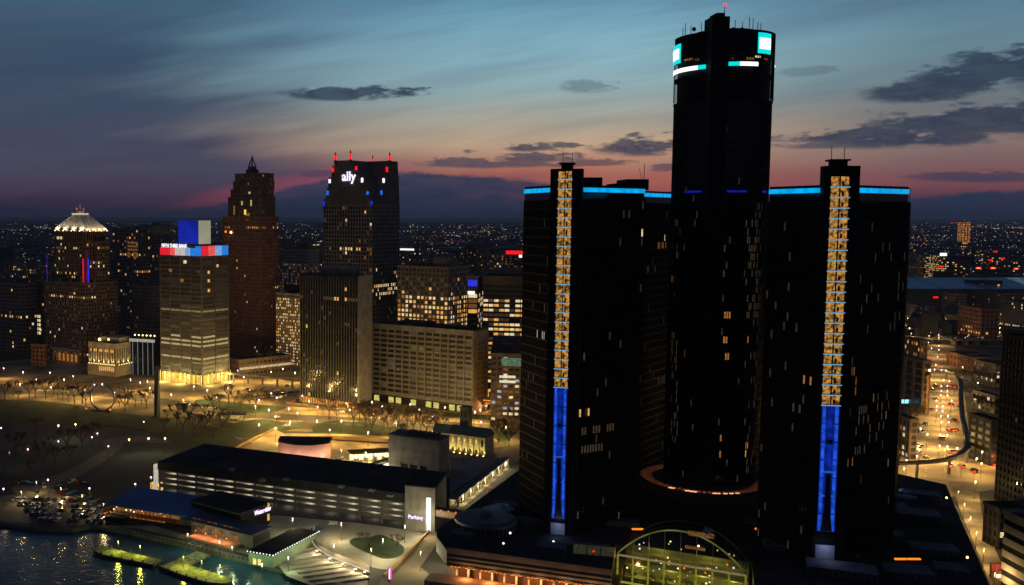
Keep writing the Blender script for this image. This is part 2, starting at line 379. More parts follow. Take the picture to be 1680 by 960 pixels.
def smooth(P, closed=True, n=5):
    out = []; k = len(P)
    for i in range(k if closed else k-1):
        p0, p1, p2, p3 = (P[(i+j) % k] if closed else P[min(max(i+j, 0), k-1)] for j in (-1, 0, 1, 2))
        for s_ in range(n):
            t_ = s_/n; out.append(tuple(.5*((2*p1[c])+(-p0[c]+p2[c])*t_+(2*p0[c]-5*p1[c]+4*p2[c]-p3[c])*t_*t_+(-p0[c]+3*p1[c]-3*p2[c]+p3[c])*t_**3) for c in (0, 1)))
    if not closed: out.append(P[-1])
    return out
_sc = [0]
def sheet(name, pts, mt, z, kind='structure', zz=None):
    if name in ('lawn', 'forecourt', 'plaza_terrace', 'car_park') or (name == 'footpath' and z == .10): pts = smooth(pts)
    z = z+.0022*_sc[0]; _sc[0] += 1
    m = MB(); m.poly([(p.x, p.y, z) for p in (g(x, y, z) for x, y in pts)]); o = m.build(name, mt); o['kind'] = kind; return o
# paved downtown ground that the street lamps light
dirt = mat('street_surface', (.27,.205,.12), .9, scale=.03, var=.75)
sheet('street_paving', [(-60,600),(60,588),(200,590),(380,590),(500,590),(860,620),(870,730),(800,735),(735,704),(560,708),(500,708),(440,706),(395,722),(345,700),(230,690),(120,664),(-60,652)], dirt, .02)
sheet('road', [(-60,655-22),(190,668-28),(330,688-24),(480,702-22),(740,700-8),(860,700),(860,712),(740,712),(480,716-24),(330,698-22),(190,680-28),(-60,664-22)], asphalt, .05)
# landscaped strips and lawns
for pts in [[(-60,653),(0,655),(90,660),(150,668),(185,676),(262,684),(330,684),(362,690),(395,700),(380,722),(350,745),(300,730),(200,700),(0,700),(-60,700)],
            [(370,700),(420,688),(475,694),(500,700),(440,712),(392,718)],
            [(515,698),(560,690),(640,700),(705,712),(735,716),(720,722),(640,716),(560,712),(520,712)],
            [(480,655),(560,662),(610,665),(570,668),(490,668)],
            [(610,668),(700,680),(780,688),(860,690),(860,682),(780,680),(700,672),(620,662)],
            [(330,655),(400,662),(470,668),(430,678),(360,672),(320,664)],[(800,705),(850,712),(852,735),(815,722)]]:
    sheet('lawn', pts, grass_m, .09, 'stuff')
# the plaza south of the road: dark terraces, paths, a car park beside the river
sheet('plaza_terrace', [(-60,700),(120,690),(190,705),(270,722),(300,735),(240,760),(140,800),(60,790),(-60,760)], mat('terrace_paving', (.035,.035,.033), .9), .06)
sheet('footpath', [(20,800),(60,788),(110,772),(165,742),(190,728),(202,730),(178,752),(130,782),(90,800),(200,835),(176,845),(110,826),(40,815)], mat('path_paving', (.15,.12,.08), .9), .10)
sheet('footpath', [(170,722),(215,716),(275,722),(275,728),(215,726),(176,735)], MATS['path_paving'], .10)
sheet('car_park', [(-20,822),(20,812),(60,808),(120,822),(185,842),(180,858),(90,862),(-20,850)], asphalt, .07)
prom_m = mat('promenade_paving', (.20,.21,.17), .85, scale=.1)
sheet('promenade', [(180,863),(230,868),(300,884),(400,908),(510,938),(590,962),(600,900),(520,868),(430,850),(400,900),(330,885),(250,862)], prom_m, .11)
ter_m = mat('terrace_steps', (.30,.27,.21), .85)
# forecourt loop road with its lawn island and retaining wall
road_l = mat('forecourt_road', (.34,.32,.26), .8, scale=.05, var=.3)
sheet('forecourt', [(440,846),(520,852),(600,860),(680,872),(712,882),(700,905),(680,925),(640,935),(590,925),(545,908),(516,888),(516,872),(500,866),(440,862)], road_l, .12)
isl = [(606,882),(625,878),(650,889),(663,900),(655,912),(632,917),(604,908),(575,893),(580,884)]
m = MB().prism([(p.x, p.y) for p in (g(x, y, .2) for x, y in smooth(isl))], .12, .42, concrete, grass_m); structure('lawn_island', m)
st = [(520,905+6),(545,935),(590,948),(606,956)]
def wallrun(name, pts, z0, z1, th, mt, label=None, cat='wall', zr=None):
    m = MB(); P = [g(x, y, z0) for x, y in pts]
    for a, b in zip(P, P[1:]):
        d = (b-a).normalized(); n = Vector((-d.y, d.x, 0))*th/2
        m.prism([((a-n).x, (a-n).y), ((b-n).x, (b-n).y), ((b+n).x, (b+n).y), ((a+n).x, (a+n).y)], z0, z1)
    o = m.build(name, mt)
    if label: tag(o, label, cat)
    return o
wallrun('retaining_wall', smooth([(516,870),(513,884),(521,899),(545,915),(580,930),(607,940)], False), 0, 2.6, .6, concrete, 'curved pale retaining wall edging the forecourt loop above the striped terrace', 'wall')
sheet('terrace', [(512,892),(522,906),(545,922),(580,937),(604,946),(600,985),(540,972),(470,945),(455,925),(490,905)], ter_m, .13)
# avenue and streets on the right-hand side of the towers
right_m = mat('avenue_surface', (.34,.26,.14), .85, scale=.03, var=.4)
sheet('avenue', [(1440,800),(1474,762),(1492,700),(1502,640),(1512,600),(1522,560),(1528,500),(1534,487),(1543,487),(1552,500),(1564,560),(1576,600),(1588,690),(1592,740),(1650,745),(1650,800),(1560,815)], right_m, .02)
sheet('cross_street', [(1440,528),(1550,531),(1690,512),(1690,522),(1552,538),(1440,540)], right_m, .05)
sheet('road', [(1552,545),(1690,545),(1690,572),(1556,566)], mat('viaduct_surface', (.20,.18,.12), .9), .06)
sheet('road', [(1556,790),(1572,828),(1588,868),(1610,920),(1640,1000),(1672,1000),(1646,930),(1622,878),(1610,840),(1604,790)], mat('side_road_surface', (.30,.24,.14), .9), .08)
cy_m = mat('courtyard_paving', (.33,.26,.15), .85, scale=.08, var=.35)
sheet('courtyard', [(440,728),(540,722),(640,728),(640,775),(560,772),(440,765)], cy_m, .10)
sheet('footpath', [(362,752),(385,740),(452,705),(472,714),(455,732),(440,750),(400,753)], cy_m, .12)
sheet('footpath', [(455,716),(470,711),(560,712),(660,717),(700,722),(700,728),(640,725),(540,719),(470,721)], cy_m, .14)
sheet('road', [(690,930),(712,900),(740,850),(850,755),(870,760),(870,700),(845,712),(750,820),(700,870),(640,935),(600,985),(760,990)], mat('street_asphalt', (.17,.14,.09), .9, scale=.05), .14)
# lane lines that show on the avenue
m = MB()
for fx in (.22,.36,.62,.8):
    for i in range(26):
        v = i/26; y0 = 500+v*290; y1 = y0+3+v*4
        xl = lambda y: 1528-(y-500)*.19; xr = lambda y: 1552+(y-500)*.16
        a = g(xl(y0)*(1-fx)+xr(y0)*fx, y0, .06); b = g(xl(y1)*(1-fx)+xr(y1)*fx, y1, .06)
        m.quad((a.x-.12, a.y, .06), (a.x+.12, a.y, .06), (b.x+.12, b.y, .06), (b.x-.12, b.y, .06))
o = m.build('lane_markings', mat('road_paint', (.6,.6,.55), .7)); o['kind'] = 'structure'
# ================================================================ the black glass towers by the river
def rel(P, o): return Vector((P.x-o.x, P.y-o.y))
def shaft_tower(name, label, foot, top, shaft, ncell, yc0, yc1, yb1, yg0, yg1, cells, lits, bands, seed, ledge):
    P = [at(px, D, 150) for px, D in foot]
    for p_ in P: p_.z = 0
    zt = zfor(P[1], top); o = P[1]; r = thing(name, label, 'skyscraper', (o.x, o.y, 0))
    pts = [(p.x-o.x, p.y-o.y) for p in P]
    MB().prism(pts, 0, zt, blackg, roof_dark).build('glass_body', None, r)
    pi, sp_, pa = MB(), MB(), MB()
    n = len(pts); rr = random.Random(seed)
    for i in range(n):
        a, b = pts[i], pts[(i+1) % n]
        vis = i in bands
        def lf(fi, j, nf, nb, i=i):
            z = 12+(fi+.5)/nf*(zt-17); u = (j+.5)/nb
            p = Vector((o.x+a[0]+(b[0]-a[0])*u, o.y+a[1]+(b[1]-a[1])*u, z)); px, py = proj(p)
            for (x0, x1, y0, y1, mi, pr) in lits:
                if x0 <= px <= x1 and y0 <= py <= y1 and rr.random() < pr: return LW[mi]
            if rr.random() < .022: return LW[6]  # scattered dim pane painted as a reflected city light
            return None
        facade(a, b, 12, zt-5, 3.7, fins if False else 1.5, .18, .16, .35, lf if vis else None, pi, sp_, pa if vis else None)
    pi.build('mullion', blackm, r, 'stuff'); sp_.build('spandrel', blackm, r, 'stuff'); pa.build('lit_window', None, r, 'stuff')  # panes hold lit rooms and painted reflection specks together
    # cyan crown band, one strip per face
    for i in bands:
        a, b = Vector(pts[i]), Vector(pts[(i+1) % n]); d = (b-a).normalized(); nn = Vector((d.y, -d.x))*.5
        ns_ = max(1, round((b-a).length/5.5))
        for k in range(ns_):
            u0 = a+(b-a)*(k/ns_)+d*.06; u1 = a+(b-a)*((k+1)/ns_)-d*.06; q = [u0+nn, u1+nn, u1, u0]; m = MB(); m.prism([(v.x, v.y) for v in q], zt-2.1, zt-.4); m.build('crown_band', CYAN, r)
    m = MB(); m.prism(pts, zt, zt+.6); m.build('parapet', blackm, r)
    return r, P, o, pts, zt
def lift_shaft(r, o, A, B, zt, dep, side, f0, f1, z0, zc0, zc1, nc, zb1, zg0, rng):
    """Lift shaft standing proud of the wall from A to B; lit cells between zc1 and zc0, a blue tube below and a pale base."""
    A, B = rel(A, o), rel(B, o); d = (B-A).normalized(); n = Vector((d.y, -d.x)); L = (B-A).length
    def q(u, v): w_ = A+d*u+n*v; return (w_.x, w_.y)
    m = MB().prism([q(0, -1), q(L, -1), q(L, dep), q(0, dep)], 14, zt, blackm); m.build('shaft_wall', blackm, r)
    u0, u1 = L*f0, L*f1
    base = math.atan2(d.y, d.x); cell_h = (zc0-zc1)/nc
    cm = MB(); w_ = u1-u0; fh = cell_h
    # one lit lift lobby: back wall, floor, dark guide rails and a cabin strut
    cm.box(0, w_, .9, 1.0, .3, fh, GOLD).box(0, w_, 0, .9, .0, .3, metal).box(w_*.46, w_*.54, .3, .5, .3, fh, metal)
    cm.bar((w_*.1, .5, fh*.35), (w_*.5, .5, fh*.75), .09, metal, 4); cm.bar((w_*.5, .5, fh*.75), (w_*.9, .5, fh*.3), .09, metal, 4)
    cm.box(w_*.62, w_*.74, .5, .7, .5, fh*.55, metal)
    cme = cm.mesh('lit_lobby')
    sme = MB().box(-.25, w_+.25, -.15, .1, -.18, .18).mesh('blue_strip', E('pale_blue_strip', (110,175,215), .85, var=.1))
    bme = MB().box(0, w_, .5, .8, 0, .1).mesh('x')
    for i in range(nc):
        p = q(u0, dep+1.0); c = inst('lit_lobby', cme, r, (p[0], p[1], zc0-(i+1)*cell_h), base)
        p2 = q(u0, dep+1.0); inst('blue_strip', sme, r, (p2[0], p2[1], zc0-(i+1)*cell_h), base)
    # shaft cheeks
    for (a, b) in ((u0-1.2, u0), (u1, u1+.35)):
        MB().prism([q(a, dep-.1), q(b, dep-.1), q(b, dep+1.1), q(a, dep+1.1)], 14, zt-1).build('shaft_cheek', blackm, r)
    MB().prism([q(u0-1.2, dep-.1), q(u1+.35, dep-.1), q(u1+.35, dep+1.1), q(u0-1.2, dep+1.1)], zt-1, zt).build('shaft_cap', blackm, r)
    # blue tube
    t = MB().prism([q(u0, dep), q(u1, dep), q(u1, dep+.9), q(u0, dep+.9)], zb1, zc1-.3).build('blue_tube', BLUE, r)
    gm = MB(); um = (u0+u1)/2; hw = (u1-u0)
    for (a, b) in ((u0+hw*.06, u0+hw*.24), (u1-hw*.24, u1-hw*.06)):
        nz_ = 7
        for k in range(nz_):
            za, zb_ = zb1+(zc1-zb1)*k/nz_, zb1+(zc1-zb1)*(k+1)/nz_-.35; MB().prism([q(a, dep+.88), q(b, dep+.88), q(b, dep+1.0), q(a, dep+1.0)], za+.2, zb_).build('blue_panel', E('blue_panel', (34,92,235), .68, var=.45, scale=.12), r)
    hgt = zc1-zb1
    for (a, b) in ((u0+hw*.02, u0+hw*.05), (u0+hw*.34, u0+hw*.37), (u1-hw*.37, u1-hw*.34), (u1-hw*.05, u1-hw*.02)):
        gm.prism([q(a, dep+.9), q(b, dep+.9), q(b, dep+1.05), q(a, dep+1.05)], zb1+hgt*.12, zc1)
    gm.build('guide_rail', E('blue_rail', (20,40,130), .3), r, 'stuff')
    cb = MB(); zz = zb1
    cb.prism([q(um-hw*.15, dep+.95), q(um+hw*.17, dep+.95), q(um+hw*.17, dep+1.6), q(um-hw*.15, dep+1.6)], zb1+hgt*.16, zb1+hgt*.30)
    cb.prism([q(um-hw*.12, dep+.95), q(um+hw*.12, dep+.95), q(um+hw*.12, dep+1.6), q(um-hw*.12, dep+1.6)], zb1+hgt*.30, zb1+hgt*.46)
    cb.prism([q(um-hw*.18, dep+.95), q(um+hw*.15, dep+.95), q(um+hw*.15, dep+1.6), q(um-hw*.18, dep+1.6)], zb1+hgt*.70, zb1+hgt*.73)
    # splayed foot of the cabin frame
    a, b, c_, d_ = q(um-hw*.15, dep+1.2), q(um+hw*.17, dep+1.2), q(um+hw*.34, dep+1.2), q(um-hw*.32, dep+1.2)
    cb.quad((d_[0], d_[1], zb1+.2), (c_[0], c_[1], zb1+.2), (b[0], b[1], zb1+hgt*.18), (a[0], a[1], zb1+hgt*.18))
    cb.build('lift_cabin', metal, r, 'stuff')
    for fz in (.28, .47): 
        p = q(u0+.3, dep+1.3); m = MB().prism([q(u0+hw*.1, dep+1.1), q(u1-hw*.1, dep+1.1), q(u1-hw*.1, dep+1.3), q(u0+hw*.1, dep+1.3)], zb1+hgt*fz, zb1+hgt*fz+.5); m.build('cross_beam', E('blue_beam', (50,110,215), .6), r)
    # pale base
    MB().prism([q(u0-.2, dep), q(u1+.2, dep), q(u1+.2, dep+1.2), q(u0-.2, dep+1.2)], zg0, (zb1+zg0)/2+3).build('shaft_base', mat('pale_base', (.25,.27,.32), .5), r)
    bl_ = bpy.data.lights.new('base_fill_light', 'POINT'); bl_.energy = 300; bl_.color = (.55, .65, 1); bl_.shadow_soft_size = .5  # unseen point light added to brighten the base, standing for tube glow
    lo = bpy.data.objects.new('base_fill_light', bl_); C.objects.link(lo); lo.parent = r; pz_ = q((u0+u1)/2, dep+5); lo.location = (pz_[0], pz_[1], (zb1+zg0)/2+2)
    # machine room and aerials on the roof
    m = MB(); p0 = q(u0+hw*.2, -1); m.prism([q(u0+hw*.15, -2), q(u0+hw*.95, -2), q(u0+hw*.95, dep-1), q(u0+hw*.15, dep-1)], zt, zt+1.8); m.prism([q(u0, -3), q(u0+hw*1.1, -3), q(u0+hw*1.1, dep-.5), q(u0, dep-.5)], zt+1.8, zt+2.4); m.build('machine_room', blackm, r)
    a1, a2 = q(u0+hw*.2, 0), q(u0+hw*.9, 0)
    m = MB().bar((*a1, zt+2), (*a1, zt+7), .12, n=4).bar((*a2, zt+2), (*a2, zt+6.4), .12, n=4); m.build('aerial', metal, r, 'stuff')

# left tower
footL = [(861,410),(905,386),(957,382),(1057,399),(1057,464),(1101,488),(1106,500),(1010,508),(900,475)]
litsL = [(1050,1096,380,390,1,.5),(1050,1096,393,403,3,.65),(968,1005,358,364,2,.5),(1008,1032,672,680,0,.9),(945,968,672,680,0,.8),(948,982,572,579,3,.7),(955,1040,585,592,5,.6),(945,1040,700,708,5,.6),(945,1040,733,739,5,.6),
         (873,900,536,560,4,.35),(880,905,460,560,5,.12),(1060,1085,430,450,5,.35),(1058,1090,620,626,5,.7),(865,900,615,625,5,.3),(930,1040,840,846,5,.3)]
r, P, o, pts, zt = shaft_tower('office_tower', 'black glass tower left of the round one, gold lit lift shaft above a blue tube', footL, 306.5, None, 0, 0,0,0,0,0, None, litsL, (0,2,4), 3, 0)
A, B = P[1], P[2]
zS = lambda y: zfor((A.x, A.y-3), y)
lift_shaft(r, o, A, B, zS(277.5), 4.5, 0, .26, .68, 14, zS(279.5), zS(633), 23, zS(846), zS(884), random)
# roof machinery of the left tower
def roofbox(r, o, px0, px1, D0, D1, z0, ytop, name='roof_plant', mt=blackm):
    a, b = at(px0, D0, 150), at(px1, D0, 150); z1 = zfor((a.x, D0), ytop)
    MB().box(a.x-o.x, b.x-o.x, D0-o.y, D1-o.y, z0, z1).build(name, mt, r); return z1
roofbox(r, o, 957, 988, 398, 410, zt, 291); roofbox(r, o, 1008, 1058, 415, 428, zt, 301); z1 = roofbox(r, o, 1028, 1064, 429, 445, zt, 294)
a = at(1056, 435, 150); MB().bar((a.x-o.x, a.y-o.y, z1), (a.x-o.x, a.y-o.y, z1+7), .15, n=4).bar((a.x-o.x-1, a.y-o.y, z1), (a.x-o.x-2.2, a.y-o.y, z1+5), .1, n=4).build('aerial', metal, r)
# right tower
footR = [(1263,374),(1346,351),(1404,349),(1490,368),(1494,405),(1405,425),(1290,420)]
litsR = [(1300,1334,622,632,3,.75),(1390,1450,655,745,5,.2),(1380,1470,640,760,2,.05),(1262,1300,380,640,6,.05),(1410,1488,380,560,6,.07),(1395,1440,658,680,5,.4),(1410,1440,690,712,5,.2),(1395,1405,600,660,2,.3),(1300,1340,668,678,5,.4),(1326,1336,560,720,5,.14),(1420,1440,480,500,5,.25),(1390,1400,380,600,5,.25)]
r, P, o, pts, zt = shaft_tower('office_tower', 'black glass tower right of the round one, nearest the avenue, squat box on its shaft', footR, 306.5, None, 0, 0,0,0,0,0, None, litsR, (0,2), 5, 0)
A, B = P[1], P[2]
zS = lambda y: zfor((A.x, A.y-3), y)
lift_shaft(r, o, A, B, zS(272.5), 4.0, 0, .17, .69, 14, zS(290), zS(663), 22, zS(868), zS(938), random)
# ---------------- round hotel tower
HC = at(1165, 457, 20); HC.z = 0; HR = 21.3; HZ = 236
_ph = math.atan2(-HC.y, -HC.x); _ac = math.acos(HR/math.hypot(HC.x, HC.y)); TL, TH = _ph-_ac+.012, _ph+_ac-.012
def hang(px, z, R_=None, c=None):
    R_ = R_ or HR; c = c or HC; f = lambda t: proj((c.x+R_*math.cos(t), c.y+R_*math.sin(t), z))[0]-px
    return TL if f(TL) >= 0 else TH if f(TH) <= 0 else bis(f, TL, TH)
HZ = zfor((HC.x, HC.y-HR), 46)
r = thing('hotel_tower', 'tallest tower, round and black, with cyan and white light bands near its crown', 'skyscraper', (HC.x, HC.y, 0)); o = HC
N = 64
def cyl(rad, z0, z1, n=N): 
    return [(rad*math.cos(2*PI*i/n), rad*math.sin(2*PI*i/n)) for i in range(n)]
rim = cyl(HR-.4, 0, 0)
MB().prism(rim, 0, HZ-30.5, blackg, roof_dark).build('glass_body', None, r)
pi, sp_, pa = MB(), MB(), MB(); rr = random.Random(11)
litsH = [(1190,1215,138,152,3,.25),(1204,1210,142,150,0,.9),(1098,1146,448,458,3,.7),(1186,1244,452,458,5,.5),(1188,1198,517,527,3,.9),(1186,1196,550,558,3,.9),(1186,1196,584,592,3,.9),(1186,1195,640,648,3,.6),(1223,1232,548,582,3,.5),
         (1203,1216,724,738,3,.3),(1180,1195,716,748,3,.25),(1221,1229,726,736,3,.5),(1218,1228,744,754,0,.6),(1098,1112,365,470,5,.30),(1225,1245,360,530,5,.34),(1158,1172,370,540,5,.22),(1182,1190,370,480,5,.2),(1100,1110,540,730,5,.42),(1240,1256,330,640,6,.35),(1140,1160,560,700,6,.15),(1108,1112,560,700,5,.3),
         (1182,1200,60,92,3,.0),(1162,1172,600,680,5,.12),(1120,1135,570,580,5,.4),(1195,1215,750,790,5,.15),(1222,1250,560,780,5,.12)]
nf = int((HZ-35)/3.7)
for i in range(N):
    a0, a1 = 2*PI*i/N, 2*PI*(i+1)/N
    a = ((HR-.4)*math.cos(a0), (HR-.4)*math.sin(a0)); b = ((HR-.4)*math.cos(a1), (HR-.4)*math.sin(a1))
    vis = math.sin((a0+a1)/2) < .25
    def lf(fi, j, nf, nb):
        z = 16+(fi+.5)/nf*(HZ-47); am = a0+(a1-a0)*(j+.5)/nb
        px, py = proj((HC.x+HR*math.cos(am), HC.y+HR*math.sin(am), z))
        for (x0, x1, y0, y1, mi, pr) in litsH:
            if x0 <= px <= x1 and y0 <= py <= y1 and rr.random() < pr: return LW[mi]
        if rr.random() < .022: return LW[6]  # stray reflection of city lights, painted as a faint glowing pane
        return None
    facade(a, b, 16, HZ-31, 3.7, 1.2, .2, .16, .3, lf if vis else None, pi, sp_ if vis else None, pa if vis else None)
pi.build('mullion', blackm, r, 'stuff'); sp_.build('spandrel', blackm, r, 'stuff'); pa.build('lit_window', None, r, 'stuff')  # lit rooms plus vertical reflection streaks painted as dim panes
def arc_band(px0, px1, ya, yb, mt, name, off=.5, rad=None, n=14):
    """strip of the round wall between two picture columns"""
    R_ = (rad or HR)+off
    def ang(px): return hang(px, 220, R_)
    t0, t1 = ang(px0), ang(px1); mid = -PI/2
    za = zfor((HC.x, HC.y-R_), ya); zb = zfor((HC.x, HC.y-R_), yb)
    m = MB()
    for k in range(n):
        u, v = t0+(t1-t0)*k/n, t0+(t1-t0)*(k+1)/n
        q = [(R_*math.cos(u), R_*math.sin(u)), (R_*math.cos(v), R_*math.sin(v)), ((R_-.45)*math.cos(v), (R_-.45)*math.sin(v)), ((R_-.45)*math.cos(u), (R_-.45)*math.sin(u))]
        m.prism(q, zb, za)
    return m.build(name, mt, r), za, zb, t0, t1, R_
crown = MB()
crown.prism(cyl(HR-1.4, 0, 0), HZ-31, HZ-2, blackm, roof_dark); crown.prism(cyl(HR+.15, 0, 0), HZ-31, HZ-30.2, blackm); crown.prism(cyl(HR+.15, 0, 0), HZ-20, HZ-19.2, blackm); crown.prism(cyl(HR+.15, 0, 0), HZ-11, HZ-.5, blackm)
crown.build('crown', blackm, r)
fm = MB()
for i in range(96):
    t = 2*PI*i/96
    if math.sin(t) < .2: fm.bar(((HR+.2)*math.cos(t), (HR+.2)*math.sin(t), HZ-30), ((HR+.2)*math.cos(t), (HR+.2)*math.sin(t), HZ-.5), .13, n=4)
fm.build('crown_fin', blackm, r, 'stuff')
# restaurant windows glowing behind the crown fins
q = MB()
def arcpane(px, y, wpx, hpx, mt):
    R_ = HR-1.2
    t = hang(px, 220, R_); dt = wpx/FPX*HC.y/R_/2/max(.3, abs(math.sin(t)))
    P_ = (HC.x+R_*math.cos(t), HC.y+R_*math.sin(t)); za, zb = zfor(P_, y-hpx/2), zfor(P_, y+hpx/2)
    q.quad((R_*math.cos(t-dt), R_*math.sin(t-dt), zb), (R_*math.cos(t+dt), R_*math.sin(t+dt), zb), (R_*math.cos(t+dt), R_*math.sin(t+dt), za), (R_*math.cos(t-dt), R_*math.sin(t-dt), za), mt)
for x, y, w1, h1, mi in [(1205,80,3,3,3),(1213,80,3,3,3),(1205,85,3,3,0),(1213,85,3,3,0),(1245,93,10,3,1),(1233,96,14,4,2),(1258,97,8,3,2),(1150,85,8,5,5),(1128,97,5,5,3),(1134,97,4,4,2),(1145,98,5,4,5),(1203,96,4,3,5),(1192,94,4,4,5)]: arcpane(x, y, w1, h1, LW[mi])
q.build('lit_window', None, r, 'stuff')
arc_band(1105, 1146, 103.0, 110.0, WHT, 'light_band'); arc_band(1146, 1161, 103.0, 110.0, TEAL, 'light_band'); arc_band(1191, 1216, 101.0, 107.5, TEAL, 'light_band'); arc_band(1216, 1246, 101.0, 107.5, WHT, 'light_band')
# logo panels: cyan square, white square, two underlined letters in cyan
for (x0, x1, y0, y1) in ((1103.6, 1117, 60, 93), (1245, 1265.4, 52, 86)):
    pan, za, zb, t0, t1, R_ = arc_band(x0, x1, y0, y1, TEAL, 'logo_panel', off=.5, n=6)
    tm = (t0+t1)/2; L_ = R_*abs(t1-t0); mw = (za-zb)
    c_ = Vector((math.cos(tm), math.sin(tm), 0)); rz = tm+PI/2
    pl_, *_r = arc_band(x0+(.0 if x0 < 1150 else 2.6), x1-(3.2 if x0 < 1150 else .2), y0+(y1-y0)*.24, y0+(y1-y0)*.78, WHT, 'white_plate', off=.7, n=6)
    wall_text('GM', mw*.30, E('pale_cyan_letter', (205,250,252), 1.2), pan, c_*(R_+.75)+Vector((0, 0, (za+zb)/2+mw*.03)), rz, .05, sx=.8)
# vertical service column, head house, aerials, beacon
cwid = 27/FPX*(HC.y-HR)/2
zc1 = zfor((HC.x, HC.y-HR), 28); zc2 = zfor((HC.x, HC.y-HR), 22)
cxo = at(1177.5, HC.y-HR, 200).x-HC.x
m = MB().box(cxo-cwid, cxo+cwid, -HR-1.6, -HR+8, 16, zc1); m.box(cxo-cwid*.5, cxo+cwid*.5, -HR-1.2, -HR+7, zc1, zc2)
for k in range(9): u = cxo-cwid+cwid*2*k/8; m.box(u-.12, u+.12, -HR-1.9, -HR-1.6, 16, zc1)
m.build('service_column', blackm, r)
m = MB()
for px, y0, y1 in [(1122,38,52),(1131,42,52),(1118,45,54),(1148,37,48),(1185,10,26),(1173,22,30),(1226,28,46),(1232,30,46),(1240,36,48),(1203,33,45),(1215,36,45),(1245,38,50)]:
    t = at(px, HC.y-HR*.5, 200); p = (t.x-HC.x, -HR*.5); m.bar((*p, HZ-3), (*p, zfor((t.x, HC.y-HR*.5), y0)), .16, n=4)
m.build('aerial', metal, r, 'stuff')
t = at(1188, HC.y-HR*.5, 220); MB().ball((0,0,0), .8).build('beacon', E('beacon_red', (255,60,90), 2.), r, loc=(t.x-HC.x, -HR*.5, zfor((t.x, HC.y-HR*.5), 8)))
m = MB()
for px in (1136,1200,1214): t = at(px, HC.y-HR*.6, 200); m.ball((t.x-HC.x, -HR*.6, HZ+1), 1.0)
m.prism([(math.cos(a)*14, math.sin(a)*14) for a in [2*PI*i/20 for i in range(20)]], HZ-2, HZ+1.4); m.build('roof_plant', blackm, r)
t = at(1268.3, HC.y, 210); MB().ball((0,0,0), .9).build('corner_lamp', WHT, r, loc=(t.x-HC.x+.3, 0, zfor((t.x, HC.y), 109)))
# faint row of deep blue marker lights
zb = zfor((HC.x, HC.y-HR), 314); dm = MB()
for px in list(range(1126, 1160, 4))+[1175,1178]+list(range(1196, 1228, 4))+[1253,1257]:
    t = hang(px, 160); dm.ball(((HR+.1)*math.cos(t), (HR+.1)*math.sin(t), zb), .55, n=4)
dm.build('marker_light', E('indigo_light', (26,34,190), .6), r, 'stuff')
# glints painted along the right-hand edge as small emissive balls
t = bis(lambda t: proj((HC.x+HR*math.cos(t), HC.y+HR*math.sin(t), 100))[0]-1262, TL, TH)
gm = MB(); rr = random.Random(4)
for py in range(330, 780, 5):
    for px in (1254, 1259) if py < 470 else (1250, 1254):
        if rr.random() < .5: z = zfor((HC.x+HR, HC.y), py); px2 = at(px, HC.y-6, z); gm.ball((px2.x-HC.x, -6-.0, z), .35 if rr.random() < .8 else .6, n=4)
gm.build('edge_glint_bead', E('edge_glint', (170,150,120), .5), r, 'stuff')
MB().box(0, 1.2, 0, .6, 0, 24).build('edge_sign', E('edge_amber', (200,140,60), .8, var=.6, scale=.3), r, loc=(at(1253.5, HC.y-8, 100).x-HC.x, -8, zfor((HC.x, HC.y-8), 516)))
# ---------------- round skirt deck of the hotel tower with its amber underside
RR = 27.5
RC = at(1151, 450, 18)
rt = thing('ring_deck', 'circular deck of amber lit louvres round the foot of the tallest tower', 'deck', (RC.x, RC.y, 0))
zr = 18
slm = MB().box(-.35, .35, 0, 5.2, 0, .25).mesh('louvre', mat('copper_louvre', (.30,.17,.10), .5))
for i in range(72):
    t = 2*PI*i/72
    s_ = inst('louvre', slm, rt, ((RR-5.2)*math.cos(t), (RR-5.2)*math.sin(t), zr+.2), t-PI/2)
MB().prism([((RR-5)*math.cos(2*PI*i/48), (RR-5)*math.sin(2*PI*i/48)) for i in range(48)], zr-.8, zr, darkcon).build('deck_slab', darkcon, rt)
em = MB(); am = MB()
for i in range(72):
    a0, a1 = 2*PI*i/72, 2*PI*(i+1)/72
    def pr(R1, R2, z0, z1, mm): mm.prism([(R1*math.cos(a0), R1*math.sin(a0)), (R2*math.cos(a0), R2*math.sin(a0)), (R2*math.cos(a1), R2*math.sin(a1)), (R1*math.cos(a1), R1*math.sin(a1))], z0, z1)
    pr(RR, RR+.5, zr-1.2, zr+.5, em)
    am.quad(((RR-5.2)*math.cos(a0), (RR-5.2)*math.sin(a0), zr+.02), ((RR)*math.cos(a0), (RR)*math.sin(a0), zr+.02), ((RR)*math.cos(a1), (RR)*math.sin(a1), zr+.02), ((RR-5.2)*math.cos(a1), (RR-5.2)*math.sin(a1), zr+.02))
em.build('rim', darkcon, rt); am.build('trough_light', E('amber_trough', (120,66,38), .6, var=.7, scale=.3), rt)
bl = MB()
for px in (1100,1104,1127,1134,1140,1172,1178,1190,1200,1210):
    t = hang(px, zr, RR, RC); bl.box(RR*math.cos(t)-.9, RR*math.cos(t)+.9, RR*math.sin(t)-.2, RR*math.sin(t)+.2, zr+.5, zr+.9)
bl.build('rim_lamp', E('rim_amber', (255,170,110), 1.3), rt, 'stuff')
MB().prism([(RR*.72*math.cos(2*PI*i/40), RR*.72*math.sin(2*PI*i/40)) for i in range(40)], 0, zr-1).build('drum', greyst, rt)
